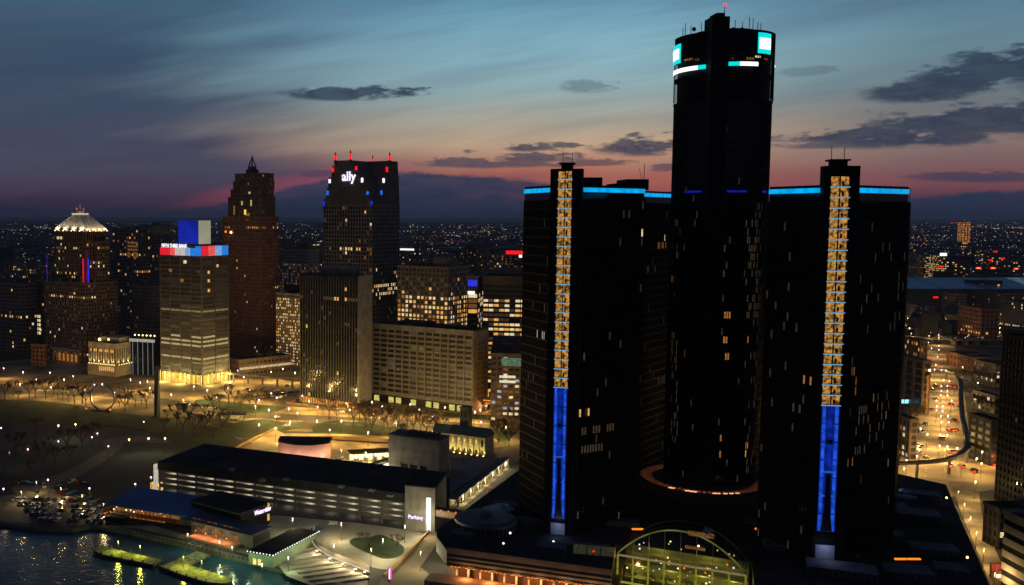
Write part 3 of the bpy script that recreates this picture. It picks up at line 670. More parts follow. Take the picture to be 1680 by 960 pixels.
# ---------------- podium
PZ = 14.5
pod = [(733,903),(716,880),(718,868),(762,838),(850,772),(1000,765),(1200,770),(1468,776),(1552,795),(1575,850),(1600,905),(1625,965),(1650,1010),(1240,990),(1234,922),(1010,893),(1003,940)]
pp = [g(x, y, PZ) for x, y in pod]; o = pp[0]
r = thing('podium', 'broad black podium that the three dark towers stand on, amber lit along its river front', 'building', (o.x, o.y, 0))
pts = [(p.x-o.x, p.y-o.y) for p in pp]
up = [(p.x-o.x, p.y-o.y) for p in pp]
MB().prism(up, 8.5, PZ, darkcon, mat('podium_roof', (.028,.030,.034), .95, spec=.1, scale=.04, var=.6)).build('upper_storey', None, r)
ins = []
cxm = sum(p[0] for p in pts)/len(pts); cym = sum(p[1] for p in pts)/len(pts)
for x, y in pts: v = Vector((cxm-x, cym-y)); v.normalize(); ins.append((x+v.x*5, y+v.y*5))
MB().prism(ins, 0, 8.5, mat('podium_brickwork', (.22,.11,.07), .8)).build('lower_storey', None, r)
# front arcade between the left corner and the glass hall
A, B = Vector(pts[0]), Vector(pts[-1]); d = (B-A); L = d.length; d.normalize(); n = Vector((d.y, -d.x)); 
if n.y > 0: n = -n
ang = math.atan2(d.y, d.x)
MB().box(0, L, 0, .5, PZ, PZ+1.1).build('parapet', darkcon, r, loc=(A.x, A.y, 0)).rotation_euler = (0, 0, ang)
for k in range(3):
    MB().box(0, L, -.3, .1, 9.2+k*1.6, 9.5+k*1.6).build('fascia', metal, r, loc=(A.x, A.y, 0)).rotation_euler = (0, 0, ang)
s1 = MB().box(-.35, .35, -.3, .3, 4.2, 7.6).mesh('arcade_column', mat('arcade_stone', (.36,.26,.18), .8))
s2 = MB().box(-.25, .25, -.45, -.32, 4.6, 6.6).mesh('wall_lamp', E('amber_wall_lamp', (255,180,100), 1.3))
wp = bpy.data.lights.new('arcade_light', 'POINT'); wp.energy = 1300; wp.color = (1, .45, .15); wp.shadow_soft_size = .4
for k in range(13):
    u = 4+k*(L-6)/12; q = A+d*u
    c_ = inst('arcade_column', s1, r, (q.x, q.y, 1), ang); inst('wall_lamp', s2, c_)
    if k % 2 == 0:
        lo = bpy.data.objects.new('arcade_light', wp); C.objects.link(lo); lo.parent = r; qq = q+d*3-n*(-2.5); lo.location = (q.x+d.x*4+n.x*2, q.y+d.y*4+n.y*2.5, 7.2)
m = MB()
for k in range(40):
    u = 2+k*(L-4)/39; q = A+d*u+n*.2
    if k % 4 != 3: m.box(q.x-.5, q.x+.5, q.y-.2, q.y, 8.6, 8.75)
m.build('soffit_lamp', ORG, r, 'stuff')
q = A-n*1.; MB().box(-6, L+2, -9, 0, 0, 5.2).build('arcade_terrace', mat('terracotta_paving', (.34,.20,.12), .85), r, loc=(A.x, A.y, 0)).rotation_euler = (0, 0, ang)
# drum-roofed meeting hall on the left end
dc = g(797, 853, 18) 
t = thing('round_pavilion', 'low dark drum with a shallow round roof on the left end of the podium', 'pavilion', (dc.x, dc.y, PZ))
R_ = 52/FPX*dc.y
MB().prism(cyl(R_*.92, 0, 0, 40), 0, 3.2, glass, roof_dark).build('drum_wall', None, t)
fm = MB()
for i in range(40): a_ = 2*PI*i/40; fm.bar((R_*.93*math.cos(a_), R_*.93*math.sin(a_), 0), (R_*.93*math.cos(a_), R_*.93*math.sin(a_), 3.2), .25, n=4)
fm.build('drum_pier', darkcon, t, 'stuff')
m = MB(); k = 40
for (r1, z1, r2, z2) in ((R_, 3.2, R_, 4.2), (R_, 4.2, R_*.85, 5.0), (R_*.85, 5.0, 0.4, 5.9)):
    for i in range(k):
        a_, b_2 = 2*PI*i/k, 2*PI*(i+1)/k
        m.quad((r1*math.cos(a_), r1*math.sin(a_), z1), (r1*math.cos(b_2), r1*math.sin(b_2), z1), (r2*math.cos(b_2), r2*math.sin(b_2), z2), (r2*math.cos(a_), r2*math.sin(a_), z2))
m.build('drum_roof', mat('lead_roof', (.07,.08,.09), .6), t); MB().prism(cyl(R_*.2, 0, 0, 16), 5.6, 6.6).build('roof_lantern', darkcon, t)
def simple(name, label, cat, px, py, z, wx, wy, h, mt, rz=0., extra=None):
    p = g(px, py, z); o = MB().box(-wx/2, wx/2, -wy/2, wy/2, 0, h).build(name, mt); o.location = p; o.rotation_euler = (0, 0, rz); return o
# bulkheads, skylights and plant scattered on the podium roof
rr = random.Random(21)
k = 0
spots = [(840,835,16,5),(905,905,10,6),(960,900,18,4),(760,880,8,5),(1300,900,20,8),(1420,880,26,8),(1500,850,18,10),(1530,905,16,8),(1380,940,22,10),(1490,945,14,9),(1250,860,14,6),(1010,860,18,6),(870,862,14,3),(1560,940,10,8),(1440,830,22,6),(1500,815,20,8)]
spots.sort()
for i, (px, py, wx, wy) in enumerate(spots):
    p = g(px, py, PZ); t = thing('roof_bulkhead', nth(i)+' plant room from the left on the black podium roof', 'plant room', (p.x, p.y, PZ), math.radians(-22+rr.choice((0, 0, 8))), 'plant rooms on the podium roof')
    h = rr.uniform(1.2, 2.8); MB().box(-wx/2, wx/2, -wy/2, wy/2, 0, h).build('housing', darkcon, t)
    v = MB()
    for j in range(int(wx/2)): v.box(-wx/2+j*2+.4, -wx/2+j*2+1.5, -wy/2-.15, -wy/2, .3, h-.3)
    v.build('louvre', metal, t, 'stuff'); MB().box(-wx/2-.2, wx/2+.2, -wy/2-.2, wy/2+.2, h, h+.2).build('cap', roof_grey, t)
pale = mat('pale_blue_skylight', (.30,.40,.5), .35)
for (poly, lab) in (([(793,832),(815,826),(850,829),(845,836),(822,842),(806,838)], 'pale blue tent shaped skylight behind the round pavilion'), ([(1466,803),(1478,805),(1512,815),(1490,815),(1466,812)], 'pale wedge shaped skylight by the foot of the right tower')):
    P_ = [g(x, y, PZ+1.2) for x, y in poly]; c_ = sum(P_, Vector())/len(P_); m = MB()
    for a_, b_2 in zip(P_, P_[1:]+P_[:1]):
        m.poly([a_, b_2, (c_.x, c_.y, PZ+3.4)]); m.quad((a_.x, a_.y, PZ), (b_2.x, b_2.y, PZ), b_2, a_)
    tag(m.build('skylight', pale), lab, 'skylight')
rl = [(915,0),(837,876),(1061,868),(1500,916),(1476,917),(1548,817),(1586,916),(1560,780),(829,795),(960,905),(826,893),(1043,843),(1093,868),(875,905),(945,843),(1215,858)]
lab2 = [(837,875,'violet'),(826,892,'white'),(1500,917,'amber'),(1478,917,'amber'),(1553,817,'yellow'),(1587,915,'yellow'),(803,800,'red'),(943,845,'white'),(1046,868,'amber'),(974,905,'red'),(908,889,'white'),(1240,868,'orange'),(1430,795,'white')]
lab2.sort()
for i, (px, py, cn) in enumerate(lab2):
    mt_ = {'violet': VIO, 'white': WHT, 'amber': ORG, 'yellow': SOD, 'red': RED, 'orange': ORG}[cn]
    p = g(px, py, PZ+2.5); t = thing('roof_lamp', '%s roof lamp, %s from the left on the podium roof' % (cn, nth(i)), 'lamp', (p.x, p.y, PZ), 0, 'lamps on the podium roof')
    MB().bar((0,0,0), (0,0,2.3), .12, n=5).build('pole', metal, t)
    if cn == 'amber': MB().box(-2.2, 2.2, -.4, .4, 2.2, 2.7).build('lamp_head', mt_, t)
    else: MB().ball((0,0,2.6), .45).build('lamp_head', mt_, t)
# roof signboard frame
p = g(975, 912, PZ); t = thing('roof_glazing', 'row of three pale glass screens on the podium edge left of the arched hall', 'screen', (p.x, p.y, PZ), math.radians(-15))
for j in range(3): MB().box(-7.5+j*5, -2.9+j*5, -.1, .1, .3, 3.8).build('screen_pane', E('dull_green_pane', (52,52,36), .7), t)
for j in range(4): MB().box(-7.8+j*5, -7.5+j*5, -.2, .2, 0, 4).build('post', steel, t)
# ---------------- arched glass hall
WA = at(1011, 352, 0); WBp = at(1222, 331, 0); d = (WBp-WA); L = d.length; d.normalize(); ang = math.atan2(d.y, d.x)
t = thing('arched_glass_hall', 'arched greenhouse like hall lit yellow green inside, before the round tower', 'glass hall', (WA.x, WA.y, 0), ang)
mid = WA+d*(L*.42); ztop = zfor(mid, 869); zsp = zfor(WA, 908); zeave = zfor(at(1030, 350), 913); dep = 13
def arch(u): 
    v = (u/L-.5)*2; return zsp+(ztop-zsp)*(1-abs(v)**2.1)
MB().box(.5, L-.5, dep-.5, dep, 0, zsp).build('back_wall', mat('hall_wall', (.22,.22,.10), .8), t)
MB().box(.5, L-.5, .5, dep-.5, .2, .4).build('hall_floor', mat('hall_floor', (.25,.24,.14), .7), t)
for j, zf in enumerate((5, 9.5, 14)): MB().box(1, L-1, 8+j*1.2, dep-1, zf, zf+.5).build('gallery', mat('hall_gallery', (.28,.25,.12), .8), t)
frm = mat('green_frame', (.30,.33,.15), .5)
am = MB(); K = 28
for y_ in (0, 6, dep):
    for k in range(K):
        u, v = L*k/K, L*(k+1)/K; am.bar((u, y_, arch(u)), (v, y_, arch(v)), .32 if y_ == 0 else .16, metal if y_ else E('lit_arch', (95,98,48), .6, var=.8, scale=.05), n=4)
am.build('arch_rib', frm, t, 'stuff')
pm = MB()
for k in range(1, K, 2):
    u = L*k/K; pm.bar((u, 0, arch(u)), (u, dep, arch(u)), .1, n=4)
pm.build('purlin', metal, t, 'stuff')
glm = bpy.data.materials.new('thin_glass'); glm.use_nodes = True; gt = glm.node_tree; gt.nodes.clear()
nn = NT(gt); tr = nn.n('ShaderNodeBsdfTransparent'); tr.inputs[0].default_value = (.75, .8, .7, 1); gl_ = nn.n('ShaderNodeBsdfGlossy'); gl_.inputs['Roughness'].default_value = .08; mx = nn.n('ShaderNodeMixShader'); mx.inputs[0].default_value = .12
gt.links.new(tr.outputs[0], mx.inputs[1]); gt.links.new(gl_.outputs[0], mx.inputs[2]); ou = nn.n('ShaderNodeOutputMaterial'); gt.links.new(mx.outputs[0], ou.inputs[0])
# front: posts, rails and one pane per opening
for k in range(9):
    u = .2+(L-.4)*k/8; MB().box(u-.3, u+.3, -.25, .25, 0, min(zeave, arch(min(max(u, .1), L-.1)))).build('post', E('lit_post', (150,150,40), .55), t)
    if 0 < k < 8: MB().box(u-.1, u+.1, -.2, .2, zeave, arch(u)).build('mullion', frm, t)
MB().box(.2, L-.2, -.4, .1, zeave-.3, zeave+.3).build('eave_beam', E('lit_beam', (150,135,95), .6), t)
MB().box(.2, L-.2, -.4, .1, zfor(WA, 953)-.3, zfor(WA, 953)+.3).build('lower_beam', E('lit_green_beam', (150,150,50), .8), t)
for k in range(8):
    u, v = .5+(L-.4)*k/8, (L-.4)*(k+1)/8-.1
    for (a_, b_2) in ((.3, zeave/2-.15), (zeave/2+.15, zeave-.4)): MB().quad((u, 0, a_), (v, 0, a_), (v, 0, b_2), (u, 0, b_2)).build('pane', glm, t)
    pl = [(u, 0, zeave+.35)]+[(v, 0, zeave+.35)]+[(v-(v-u)*s/4, 0, max(zeave+.36, arch(v-(v-u)*s/4)-.2)) for s in range(5)]; MB().poly(pl).build('pane', glm, t)
sm = MB()
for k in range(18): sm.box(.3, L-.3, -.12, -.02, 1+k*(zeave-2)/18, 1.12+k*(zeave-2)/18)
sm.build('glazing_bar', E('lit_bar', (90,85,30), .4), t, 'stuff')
for k in range(K):
    u, v = L*k/K, L*(k+1)/K; MB().quad((u, .3, arch(u)), (v, .3, arch(v)), (v, dep, arch(v)), (u, dep, arch(u))).build('roof_pane', glm, t)
hl = bpy.data.lights.new('hall_light', 'POINT'); hl.energy = 950; hl.color = (.95, .82, .24); hl.shadow_soft_size = 1.5
for (u, v, z_) in ((L*.15, 8, 9), (L*.4, 8, 9), (L*.65, 8, 9), (L*.88, 8, 9), (L*.3, 9, 18), (L*.7, 9, 18)):
    lo = bpy.data.objects.new('hall_light', hl); C.objects.link(lo); lo.parent = t; lo.location = (u, v, z_)
m = MB(); rr = random.Random(2)
for k in range(46): m.ball((rr.uniform(3, L-3), rr.uniform(2, 11), rr.uniform(6, 22)), rr.uniform(.15, .4), rr.choice((WHT, SOD, LW[1], ORG)), n=5)
m.build('hall_lamp', None, t, 'stuff')
for (u, w_) in ((L*.52, 9), (L*.5, 7)):
    MB().box(u, u+w_, 10, 10.6, 24 if w_ == 9 else 19, 25.6 if w_ == 9 else 20).build('lit_panel', E('coppery_panel', (140,85,40), .7), t)
# indoor palms
def leafy(R0, Hh, n, rng):
    m = MB()
    for _ in range(n):
        a_ = rng.uniform(0, 2*PI); e = rng.uniform(-.2, 1.2); rad = R0*rng.uniform(.5, 1)
        p = Vector((rad*math.cos(a_)*math.cos(e), rad*math.sin(a_)*math.cos(e), Hh+rad*math.sin(e)*.7)); s = R0*.16
        v = Vector([rng.uniform(-1, 1) for _ in range(3)]).normalized()*s; w2 = Vector([rng.uniform(-1, 1) for _ in range(3)]).normalized()*s
        m.poly([p-v, p+w2, p+v])
    return m
pc = leafy(2.6, 7.5, 120, random.Random(5)).mesh('crown', mat('palm_leaf', (.10,.13,.03), .7)); ptm = MB().bar((0,0,0), (0,0,7.5), .25, r2=.15, n=6).mesh('trunk', wood)
for i, u in enumerate((.1, .24, .38, .55, .7, .85)):
    q_ = WA+d*(L*u)+Vector((-d.y, d.x, 0))*4.5; tt = thing('palm_tree', nth(i)+' palm from the left inside the arched glass hall', 'palm', (q_.x, q_.y, .4), 0, 'palms in the glass hall'); inst('crown', pc, tt); inst('trunk', ptm, tt)
# ================================================================ downtown, left of the towers
TH = -35
def lamps_on(B, pts, mt, name='crown_lamp', r=.8):
    for (x, y, z, h) in pts: MB().box(x-r, x+r, y-r, y+r, z, z+h).build(name, mt, B.root)
A35 = 35
# far left dark blocks
B = block('office_block', 'plain dark block at the left picture edge with a scatter of pale windows', 36, 985, -40, 60, A35, 467, greyst, lit=litf(.02, .05, seed=1), pier=.3)
B = block('office_block', 'dark block with a lit grid of twenty square windows, left of the pyramid tower', 68, 1010, 27, 76, A35, 460, greyst, lit=litf(.02, seed=2), pier=.3)
# the lit window grid: one pane each
cz = zfor(B.C, 516); cz0 = zfor(B.C, 550)
for i in range(5):
    for j in range(5):
        h_ = (cz-cz0)/5; z = cz0+i*h_; x = -B.w1*.5+j*B.w1*.48/5
        MB().box(x, x+B.w1*.07, -.6, -.45, z+h_*.15, z+h_*.8).build('window_pane', LW[1], B.root)
B = block('brick_building', 'low red brick building under the dark block, left of the pyramid tower', 70, 900, 50, 74, 20, 567, brick, fh=4, bw=5, pier=.5, span=.5, lit=litf(.02, seed=3))
# pyramid roofed tower
B = block('pyramid_tower', 'broad masonry tower with a floodlit white pyramid roof', 140, 912, 73, 193, A35, 466, brown, fh=3.6, bw=3.2, pier=.42, span=.45, lit=litf(.03, .07, (1,2,2,3), seed=4, faint=.14))
R = B.root; w1, w2 = B.w1, B.w2; u = lambda y: zfor(B.C, y)
pi, sp_, pa = MB(), MB(), MB()
zt = u(398); ix = 5
def sub(x0, x1, y0, y1, z0, z1, nm='shaft', lt=None, wall=brown, bw=3.2, fh=3.6, core=glass, pier=.42, span=.4):
    MB().box(x0, x1, y0, y1, z0, z1).build(nm, core, R)
    facade((x0, y0), (x1, y0), z0, z1-.8, fh, bw, pier, span, .4, lt, pi, sp_, pa); facade((x1, y0), (x1, y1), z0, z1-.8, fh, bw, pier, span, .4, lt, pi, sp_, pa)
    MB().box(x0-.5, x1+.5, y0-.5, y1+.5, z1-.8, z1).build('cornice', wall, R)
def flush(R, wall):
    global pi, sp_, pa
    pi.build('pier', wall, R, 'stuff'); sp_.build('spandrel', wall, R, 'stuff')
    if pa.v: pa.build('lit_window', None, R, 'stuff')
    pi, sp_, pa = MB(), MB(), MB()
ch = w1*.13
sub(-w1+ix, -ch, ch+1, w2-ix, B.h, zt, lt=litf(.08, .12, (1,1,0,2), seed=5, faint=.1)); sub(-w1+ix+4, -ch*.2, ch+9, w2-ix-3, B.h, zt+.5, lt=litf(.03, .05, (1,2), seed=6, faint=.1))
# chamfered notch washed in red and blue light
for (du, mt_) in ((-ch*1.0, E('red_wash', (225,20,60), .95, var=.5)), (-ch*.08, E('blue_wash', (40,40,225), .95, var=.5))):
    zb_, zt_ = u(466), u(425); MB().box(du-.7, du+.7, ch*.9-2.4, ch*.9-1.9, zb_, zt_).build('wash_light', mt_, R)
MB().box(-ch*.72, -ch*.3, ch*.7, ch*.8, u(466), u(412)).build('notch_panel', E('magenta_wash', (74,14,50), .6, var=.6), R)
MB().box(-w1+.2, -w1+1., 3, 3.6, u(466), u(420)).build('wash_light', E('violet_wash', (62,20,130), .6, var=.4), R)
zc, zd = u(397), u(378)
sub(-w1+9, -8, 9, w2-8, zt+.5, zd, 'drum', litf(.0, .0, seed=8), bw=2.6, fh=8, pier=.3, span=.2)
m = MB()
for k, x in enumerate((0, 1, 2, 4, 5)): m.box(-w1+10+x*1.3, -w1+10.9+x*1.3, 8.3, 8.45, u(394), u(389.5))
m.build('lit_window', LW[1], R, 'stuff')
flush(R, brown)
# roof: standing seam pyramid with floodlights at the eaves
cx0, cx1, cy0, cy1 = -w1+6.5, -5.5, 6.5, w2-5.5; za, zb_ = zd, u(352); tx, ty = (cx0+cx1)/2, (cy0+cy1)/2; ts = 5
roofm = mat('pale_roof_metal', (.62,.57,.46), .5, var=.1)
rm = MB(); top = [(tx-ts, ty-ts), (tx+ts, ty-ts), (tx+ts, ty+ts), (tx-ts, ty+ts)]; bot = [(cx0, cy0), (cx1, cy0), (cx1, cy1), (cx0, cy1)]
for k in range(4):
    a, b, c_, d_ = bot[k], bot[(k+1) % 4], top[(k+1) % 4], top[k]
    n_ = 12
    for j in range(n_):
        f0, f1 = j/n_, (j+1)/n_; l = lambda p, q, f, z: (p[0]+(q[0]-p[0])*f, p[1]+(q[1]-p[1])*f, z)
        rm.quad(l(a, b, f0, za), l(a, b, f1, za), l(d_, c_, f1, zb_), l(d_, c_, f0, zb_)); rm.bar(l(a, b, f0, za), l(d_, c_, f0, zb_), .09, n=3)
rm.build('pyramid_roof', roofm, R)
fl = bpy.data.lights.new('roof_floodlight', 'SPOT'); fl.energy = 11000; fl.color = (1, .83, .55); fl.spot_size = 1.9; fl.spot_blend = .6; fl.shadow_soft_size = .3
hm = MB().box(-.6, .6, -.3, .3, 0, .5).mesh('floodlight')
hm.materials.append(SOD)
for k, (a, b) in enumerate(((bot[0], bot[1]), (bot[1], bot[2]))):
    d = Vector((b[0]-a[0], b[1]-a[1], 0)); L = d.length; d.normalize(); n = Vector((d.y, -d.x, 0))
    for j in range(4):
        q = Vector((a[0], a[1], za))+d*(L*(j+.5)/4)+n*2.2+Vector((0,0,-.5)); lo = bpy.data.objects.new('roof_floodlight', fl); C.objects.link(lo); lo.parent = R; lo.location = q
        lo.rotation_euler = (-n*.8+Vector((0,0,.62))).to_track_quat('-Z', 'Y').to_euler(); inst('floodlight', hm, R, q-Vector((0,0,.5)), math.atan2(d.y, d.x))
MB().box(tx-ts-.6, tx+ts+.6, ty-ts-.6, ty+ts+.6, zb_, zb_+1.2).build('roof_curb', E('lit_curb', (225,200,160), .9), R)
m = MB().bar((tx, ty, zb_+1), (tx, ty, zb_+9), .3, n=5).box(tx-1.5, tx+1.5, ty-1.5, ty+1.5, zb_+1.2, zb_+3.5).bar((tx-5, ty, zb_), (tx-5, ty, zb_+5), .2, n=4).bar((tx+5, ty, zb_), (tx+5, ty, zb_+5), .2, n=4); m.build('finial', roofm, R, 'stuff')
MB().ball((tx-5, ty, zb_+5.6), 1).ball((tx+5, ty, zb_+5.4), .7).build('beacon', E('dim_red_beacon', (220,70,70), 1.), R, 'stuff')
# entrance columns at its foot
cm = MB()
for k in range(7): cm.box(-w1*.75+k*w1*.1, -w1*.75+k*w1*.1+1.4, -3.4, -2, 0, 12)
cm.box(-w1*.78, -w1*.1, -3.6, -1.8, 12, 13.5); cm.build('portico', cream, R, 'stuff')
MB().box(-w1*.7, -w1*.15, -1.2, -1, 1, 8).build('lobby_glazing', E('lobby_glow', (190,120,50), .7, var=.7), R)
# towers behind
B = block('office_tower', 'dark flat topped tower behind the pyramid tower with lit rooms near its top', 232, 1120, 186, 247, A35, 376, greyst, fh=3.8, bw=4, lit=litf(.06, .1, (2,3,0), seed=12, faint=.06))
m = MB()
for i in range(5):
    for j in range(4):
        if random.random() < .8: m.box(-B.w1*.45+j*4.2, -B.w1*.45+j*4.2+3.6, -.7, -.5, B.h-17-i*4, B.h-14.6-i*4)
m.build('lit_window', LW[2], B.root, 'stuff')
B = block('office_tower', 'grey tower with a pale crown band, between the pyramid tower and the blue cube', 250, 1180, 233, 280, A35, 370, greyst, lit=litf(.05, .1, (2,1), seed=13, faint=.08))
MB().box(-B.w1-.8, .8, -.9, B.w2+.8, B.h-11, B.h-1).build('crown_band', tan, B.root)
B = block('office_block', 'tan stepped block in the gap between the pyramid tower and the cube tower', 250, 1010, 217, 264, A35, 471, tan, bw=3, pier=.5, lit=litf(.01, seed=14))
B = block('office_block', 'dark low block just left of the cube tower base', 252, 950, 221, 266, A35, 527, greyst, lit=litf(.03, .1, (4,5), seed=15, faint=.1))
B = block('glass_block', 'black glass block with pale vertical fins and lit roof edge, left of cube tower', 252, 850, 214, 266, 20, 556, blackm, gl=blackg, fh=4, bw=30, pier=.01, span=.05, lit=None)
for k in range(5): x = -B.w1+2+k*(B.w1-2)/4.2; MB().box(x, x+.5, -1.0, -.6, 0, B.h-3).build('fin', E('pale_fin', (120,135,150), .55), B.root)
MB().box(-B.w1-1, 1, -1.2, -.3, B.h-3.2, B.h-.6).build('lit_fascia', E('pale_fascia', (175,175,160), .75), B.root)
for k in range(6): MB().ball((-B.w1*.9+k*B.w1*.17, 3, B.h+2.2), .7).build('roof_lamp', SOD, B.root)
# floodlit classical bank
B = block('classical_building', 'squat stone building with tall pilasters uplit in gold, below the pyramid tower', 190, 842, 145, 223, 28, 566, cream, gl=mat('shadow_window', (.03,.025,.02), .4), fh=30, bw=2.9, pier=.5, span=.02, base=10, cornice=3.5, lit=None)
R = B.root; zl = zfor(B.C, 603)
MB().box(-B.w1-1, 1, -1, B.w2+1, 0, 9.8).build('plinth', cream, R)
wl = mat('pilaster_glow', (.02,.02,.02), .5, emit=(1,.9,.8), es=0)
ul = bpy.data.lights.new('uplight', 'SPOT'); ul.energy = 2300; ul.color = (1, .72, .30); ul.spot_size = 1.5; ul.spot_blend = .7; ul.shadow_soft_size = .2
uh = MB().box(-.7, .7, -.25, .25, 0, .6).mesh('uplight'); uh.materials.append(E('uplight_lens', (255,225,140), 1.8))
def uplights(R, w1, w2, z, n1, n2, zoff=1.5, energy=None, mesh=uh, data=ul):
    for (P, d, L, n_) in ((Vector((-w1, 0, 0)), Vector((1, 0, 0)), w1, n1), (Vector((0, 0, 0)), Vector((0, 1, 0)), w2, n2)):
        nn = Vector((d.y, -d.x, 0))
        for j in range(n_):
            q = P+d*(L*(j+.5)/n_)+nn*zoff+Vector((0, 0, z)); inst('uplight', mesh, R, q, math.atan2(d.y, d.x))
            if j % 2 == 0:
                lo = bpy.data.objects.new('uplight_beam', data); C.objects.link(lo); lo.parent = R; lo.location = q+Vector((0,0,.7)); lo.rotation_euler = (Vector((0,0,1))-nn*.28).to_track_quat('-Z', 'Y').to_euler()
uplights(R, B.w1, B.w2, 10, 12, 8)
m = MB()
for k in range(14):
    if k % 3 != 1: m.box(-B.w1+2+k*B.w1/15, -B.w1+3.3+k*B.w1/15, -.7, -.5, B.h-7, B.h-4.6)
for k in range(8): m.box(-B.w1*.6+k*B.w1*.07, -B.w1*.6+1.2+k*B.w1*.07, -1.3, -1.1, 4.5, 8)
m.build('lit_window', LW[0], R, 'stuff')
for k, (x, y) in enumerate(((-B.w1*.72, 4), (-B.w1*.5, 8), (-B.w1*.3, 12), (-B.w1*.75, 14), (-B.w1*.2, 15))): MB().ball((x, y, B.h+3), .9 if k % 2 else 1.3).build('roof_lamp', SOD, R)
MB().box(-B.w1*.8, -3, B.w2*.3, B.w2*.9, B.h, B.h+5).build('penthouse', cream, R)
# blue cube tower
B = block('bank_tower', 'office tower with red to blue lit crown and a blue cube on its roof', 331, 800, 264, 374.5, A35, 422, mat('bronze_stone', (.088,.088,.088), .8), gl=mat('bronze_glass', (.05,.042,.032), .3), fh=3.55, bw=60, pier=.005, span=.45, proud=.25, base=9, cornice=.3)
R = B.root; w1, w2, h = B.w1, B.w2, B.h
nb = 4; rr = random.Random(9)
vm = mat('bronze_mullion', (.13,.13,.13), .5)
for j in range(nb+1): x = -w1+w1*j/nb; MB().box(x-.25, x+.25, -.75, -.25, 9, h).build('mullion', vm, R)
for j in range(3): y = w2*j/2; MB().box(.25, .75, y-.25, y+.25, 9, h).build('mullion', vm, R)
nf = 27
zrow = lambda y: zfor(B.C, y)
rows = {512:1.0, 548:.35, 553:.0, 564:.9, 588:1., 620:1.}
glow = [E('floor_glow_a', (196,172,118), .7, var=.35), E('floor_glow_b', (148,128,84), .6, var=.5), E('floor_glow_c', (88,72,48), .55, var=.6), E('floor_glow_d', (52,42,32), .5, var=.6)]
z = 10
fhh = (h-9.3)/27
for i in range(27):
    z = 9+i*fhh; py = proj((B.C.x, B.C.y, z+fhh/2))[1]
    for side in (0, 1):
        n_ = nb if side == 0 else 2
        for j in range(n_):
            mt_ = None
            if 506 < py < 514: mt_ = glow[1]
            elif 548 < py < 556 and rr.random() < .5: mt_ = glow[0]
            elif 561 < py < 569: mt_ = glow[0]
            elif 583 < py < 593: mt_ = glow[0]
            elif 594 < py: mt_ = glow[0] if 617 < py < 624 else (glow[1] if rr.random() < .3 else glow[2])
            elif py > 500 and rr.random() < .75: mt_ = glow[3] if rr.random() < .6 else glow[2]
            elif rr.random() < .25: mt_ = glow[3]
            if mt_ is None: continue
            if side == 0: MB().box(-w1+w1*j/nb+.4, -w1+w1*(j+1)/nb-.4, -.18, -.1, z+fhh*.30, z+fhh*.74).build('window_pane', mt_, R)
            else: MB().box(.1, .18, w2*j/2+.4, w2*(j+1)/2-.4, z+fhh*.30, z+fhh*.74).build('window_pane', mt_, R)
for (x, y, mt_) in ((.22, 446, LW[3]), (.5, 462, LW[3]), (.58, 431, LW[1]), (.9, 446, LW[5])): zz = zrow(y); MB().box(-w1+w1*x, -w1+w1*x+3.4, -.35, -.26, zz-1.2, zz+1.4).build('window_pane', mt_, R)
for (y_, y) in ((.22, 448), (.22, 462), (.22, 478), (.55, 438)): zz = zrow(y); MB().box(.26, .35, w2*y_, w2*y_+2.6, zz-1, zz+1.4).build('window_pane', LW[0], R)
# crown: each bay of the sign band lit in its own colour, red through white to blue
hz = zfor(B.C, 403.5)
MB().box(-w1, 0, 0, w2, h, hz).build('crown_core', darkcon, R)
RW = E('crown_red', (225,30,50), .95, var=.1); RW2 = E('crown_rose', (232,90,80), .95, var=.3); WW = E('crown_white', (205,190,185), .9, var=.25); BW = E('crown_pale_blue', (120,165,215), .95, var=.3); BB = E('crown_blue', (30,120,215), 1., var=.2)
seq = [RW, RW, RW2, WW, WW, BW, BB, BB]
for k, mt_ in enumerate(seq): MB().box(-w1+w1*k/8+(.3 if k % 2 == 0 else .02), -w1+w1*(k+1)/8-(.3 if k % 2 else .02), -.5, 0, h+.8, hz-.3 - (1.6 if k < 7 else 0)).build('crown_panel', mt_, R)
for k, mt_ in enumerate([RW, RW2, BW, BB]): MB().box(0, .5, w2*k/4+.15, w2*(k+1)/4-.15, h+.8, hz-.3).build('crown_panel', mt_, R)
wall_text('FIFTH THIRD BANK', 4.2, E('sign_white', (240,235,255), 1.3), R, (-w1*.63, -.95, hz-.6), 0, .15, sx=.80)
# roof cube
cz0, cz1 = hz, zfor(B.C, 362); x0 = -w1*.62; x1 = x0+w1*.48; y0 = 4; y1 = y0+w2*.44
MB().box(x0, x1, y0, y1, cz0, cz1).build('cube_core', darkcon, R)
MB().box(x0, x1, y0-.3, y0-.02, cz0+1.2, cz1).build('cube_face', E('cube_blue', (10,32,160), .8, var=.3, scale=.02), R)
MB().box(x1+.02, x1+.3, y0, y1, cz0+1.2, cz1).build('cube_face', E('cube_cream', (166,164,138), .75, var=.10, scale=.02), R)
# gold lobby
MB().box(-w1+1, -1, -.6, -.3, .2, 8).build('lobby_glazing', E('lobby_yellow', (250,200,70), .95, var=.45, scale=.2), R); MB().box(.3, .6, 1, w2-1, .2, 8).build('lobby_glazing', E('lobby_yellow', (250,200,70), .95), R)
cs = MB().box(-.4, .4, -.4, .4, 0, 9).mesh('lobby_column', cream)
for k in range(9): inst('lobby_column', cs, R, (-w1+w1*k/8, -1.4, 0))
for k in range(1, 7): inst('lobby_column', cs, R, (1.4, w2*k/6, 0))
pl = bpy.data.lights.new('lobby_light', 'POINT'); pl.energy = 9000; pl.color = (1, .75, .25); pl.shadow_soft_size = .5
for (x, y) in ((-w1*.85, -6), (-w1*.4, -6), (6, 2), (6, w2*.7)): lo = bpy.data.objects.new('lobby_light', pl); C.objects.link(lo); lo.parent = R; lo.location = (x, y, 5)
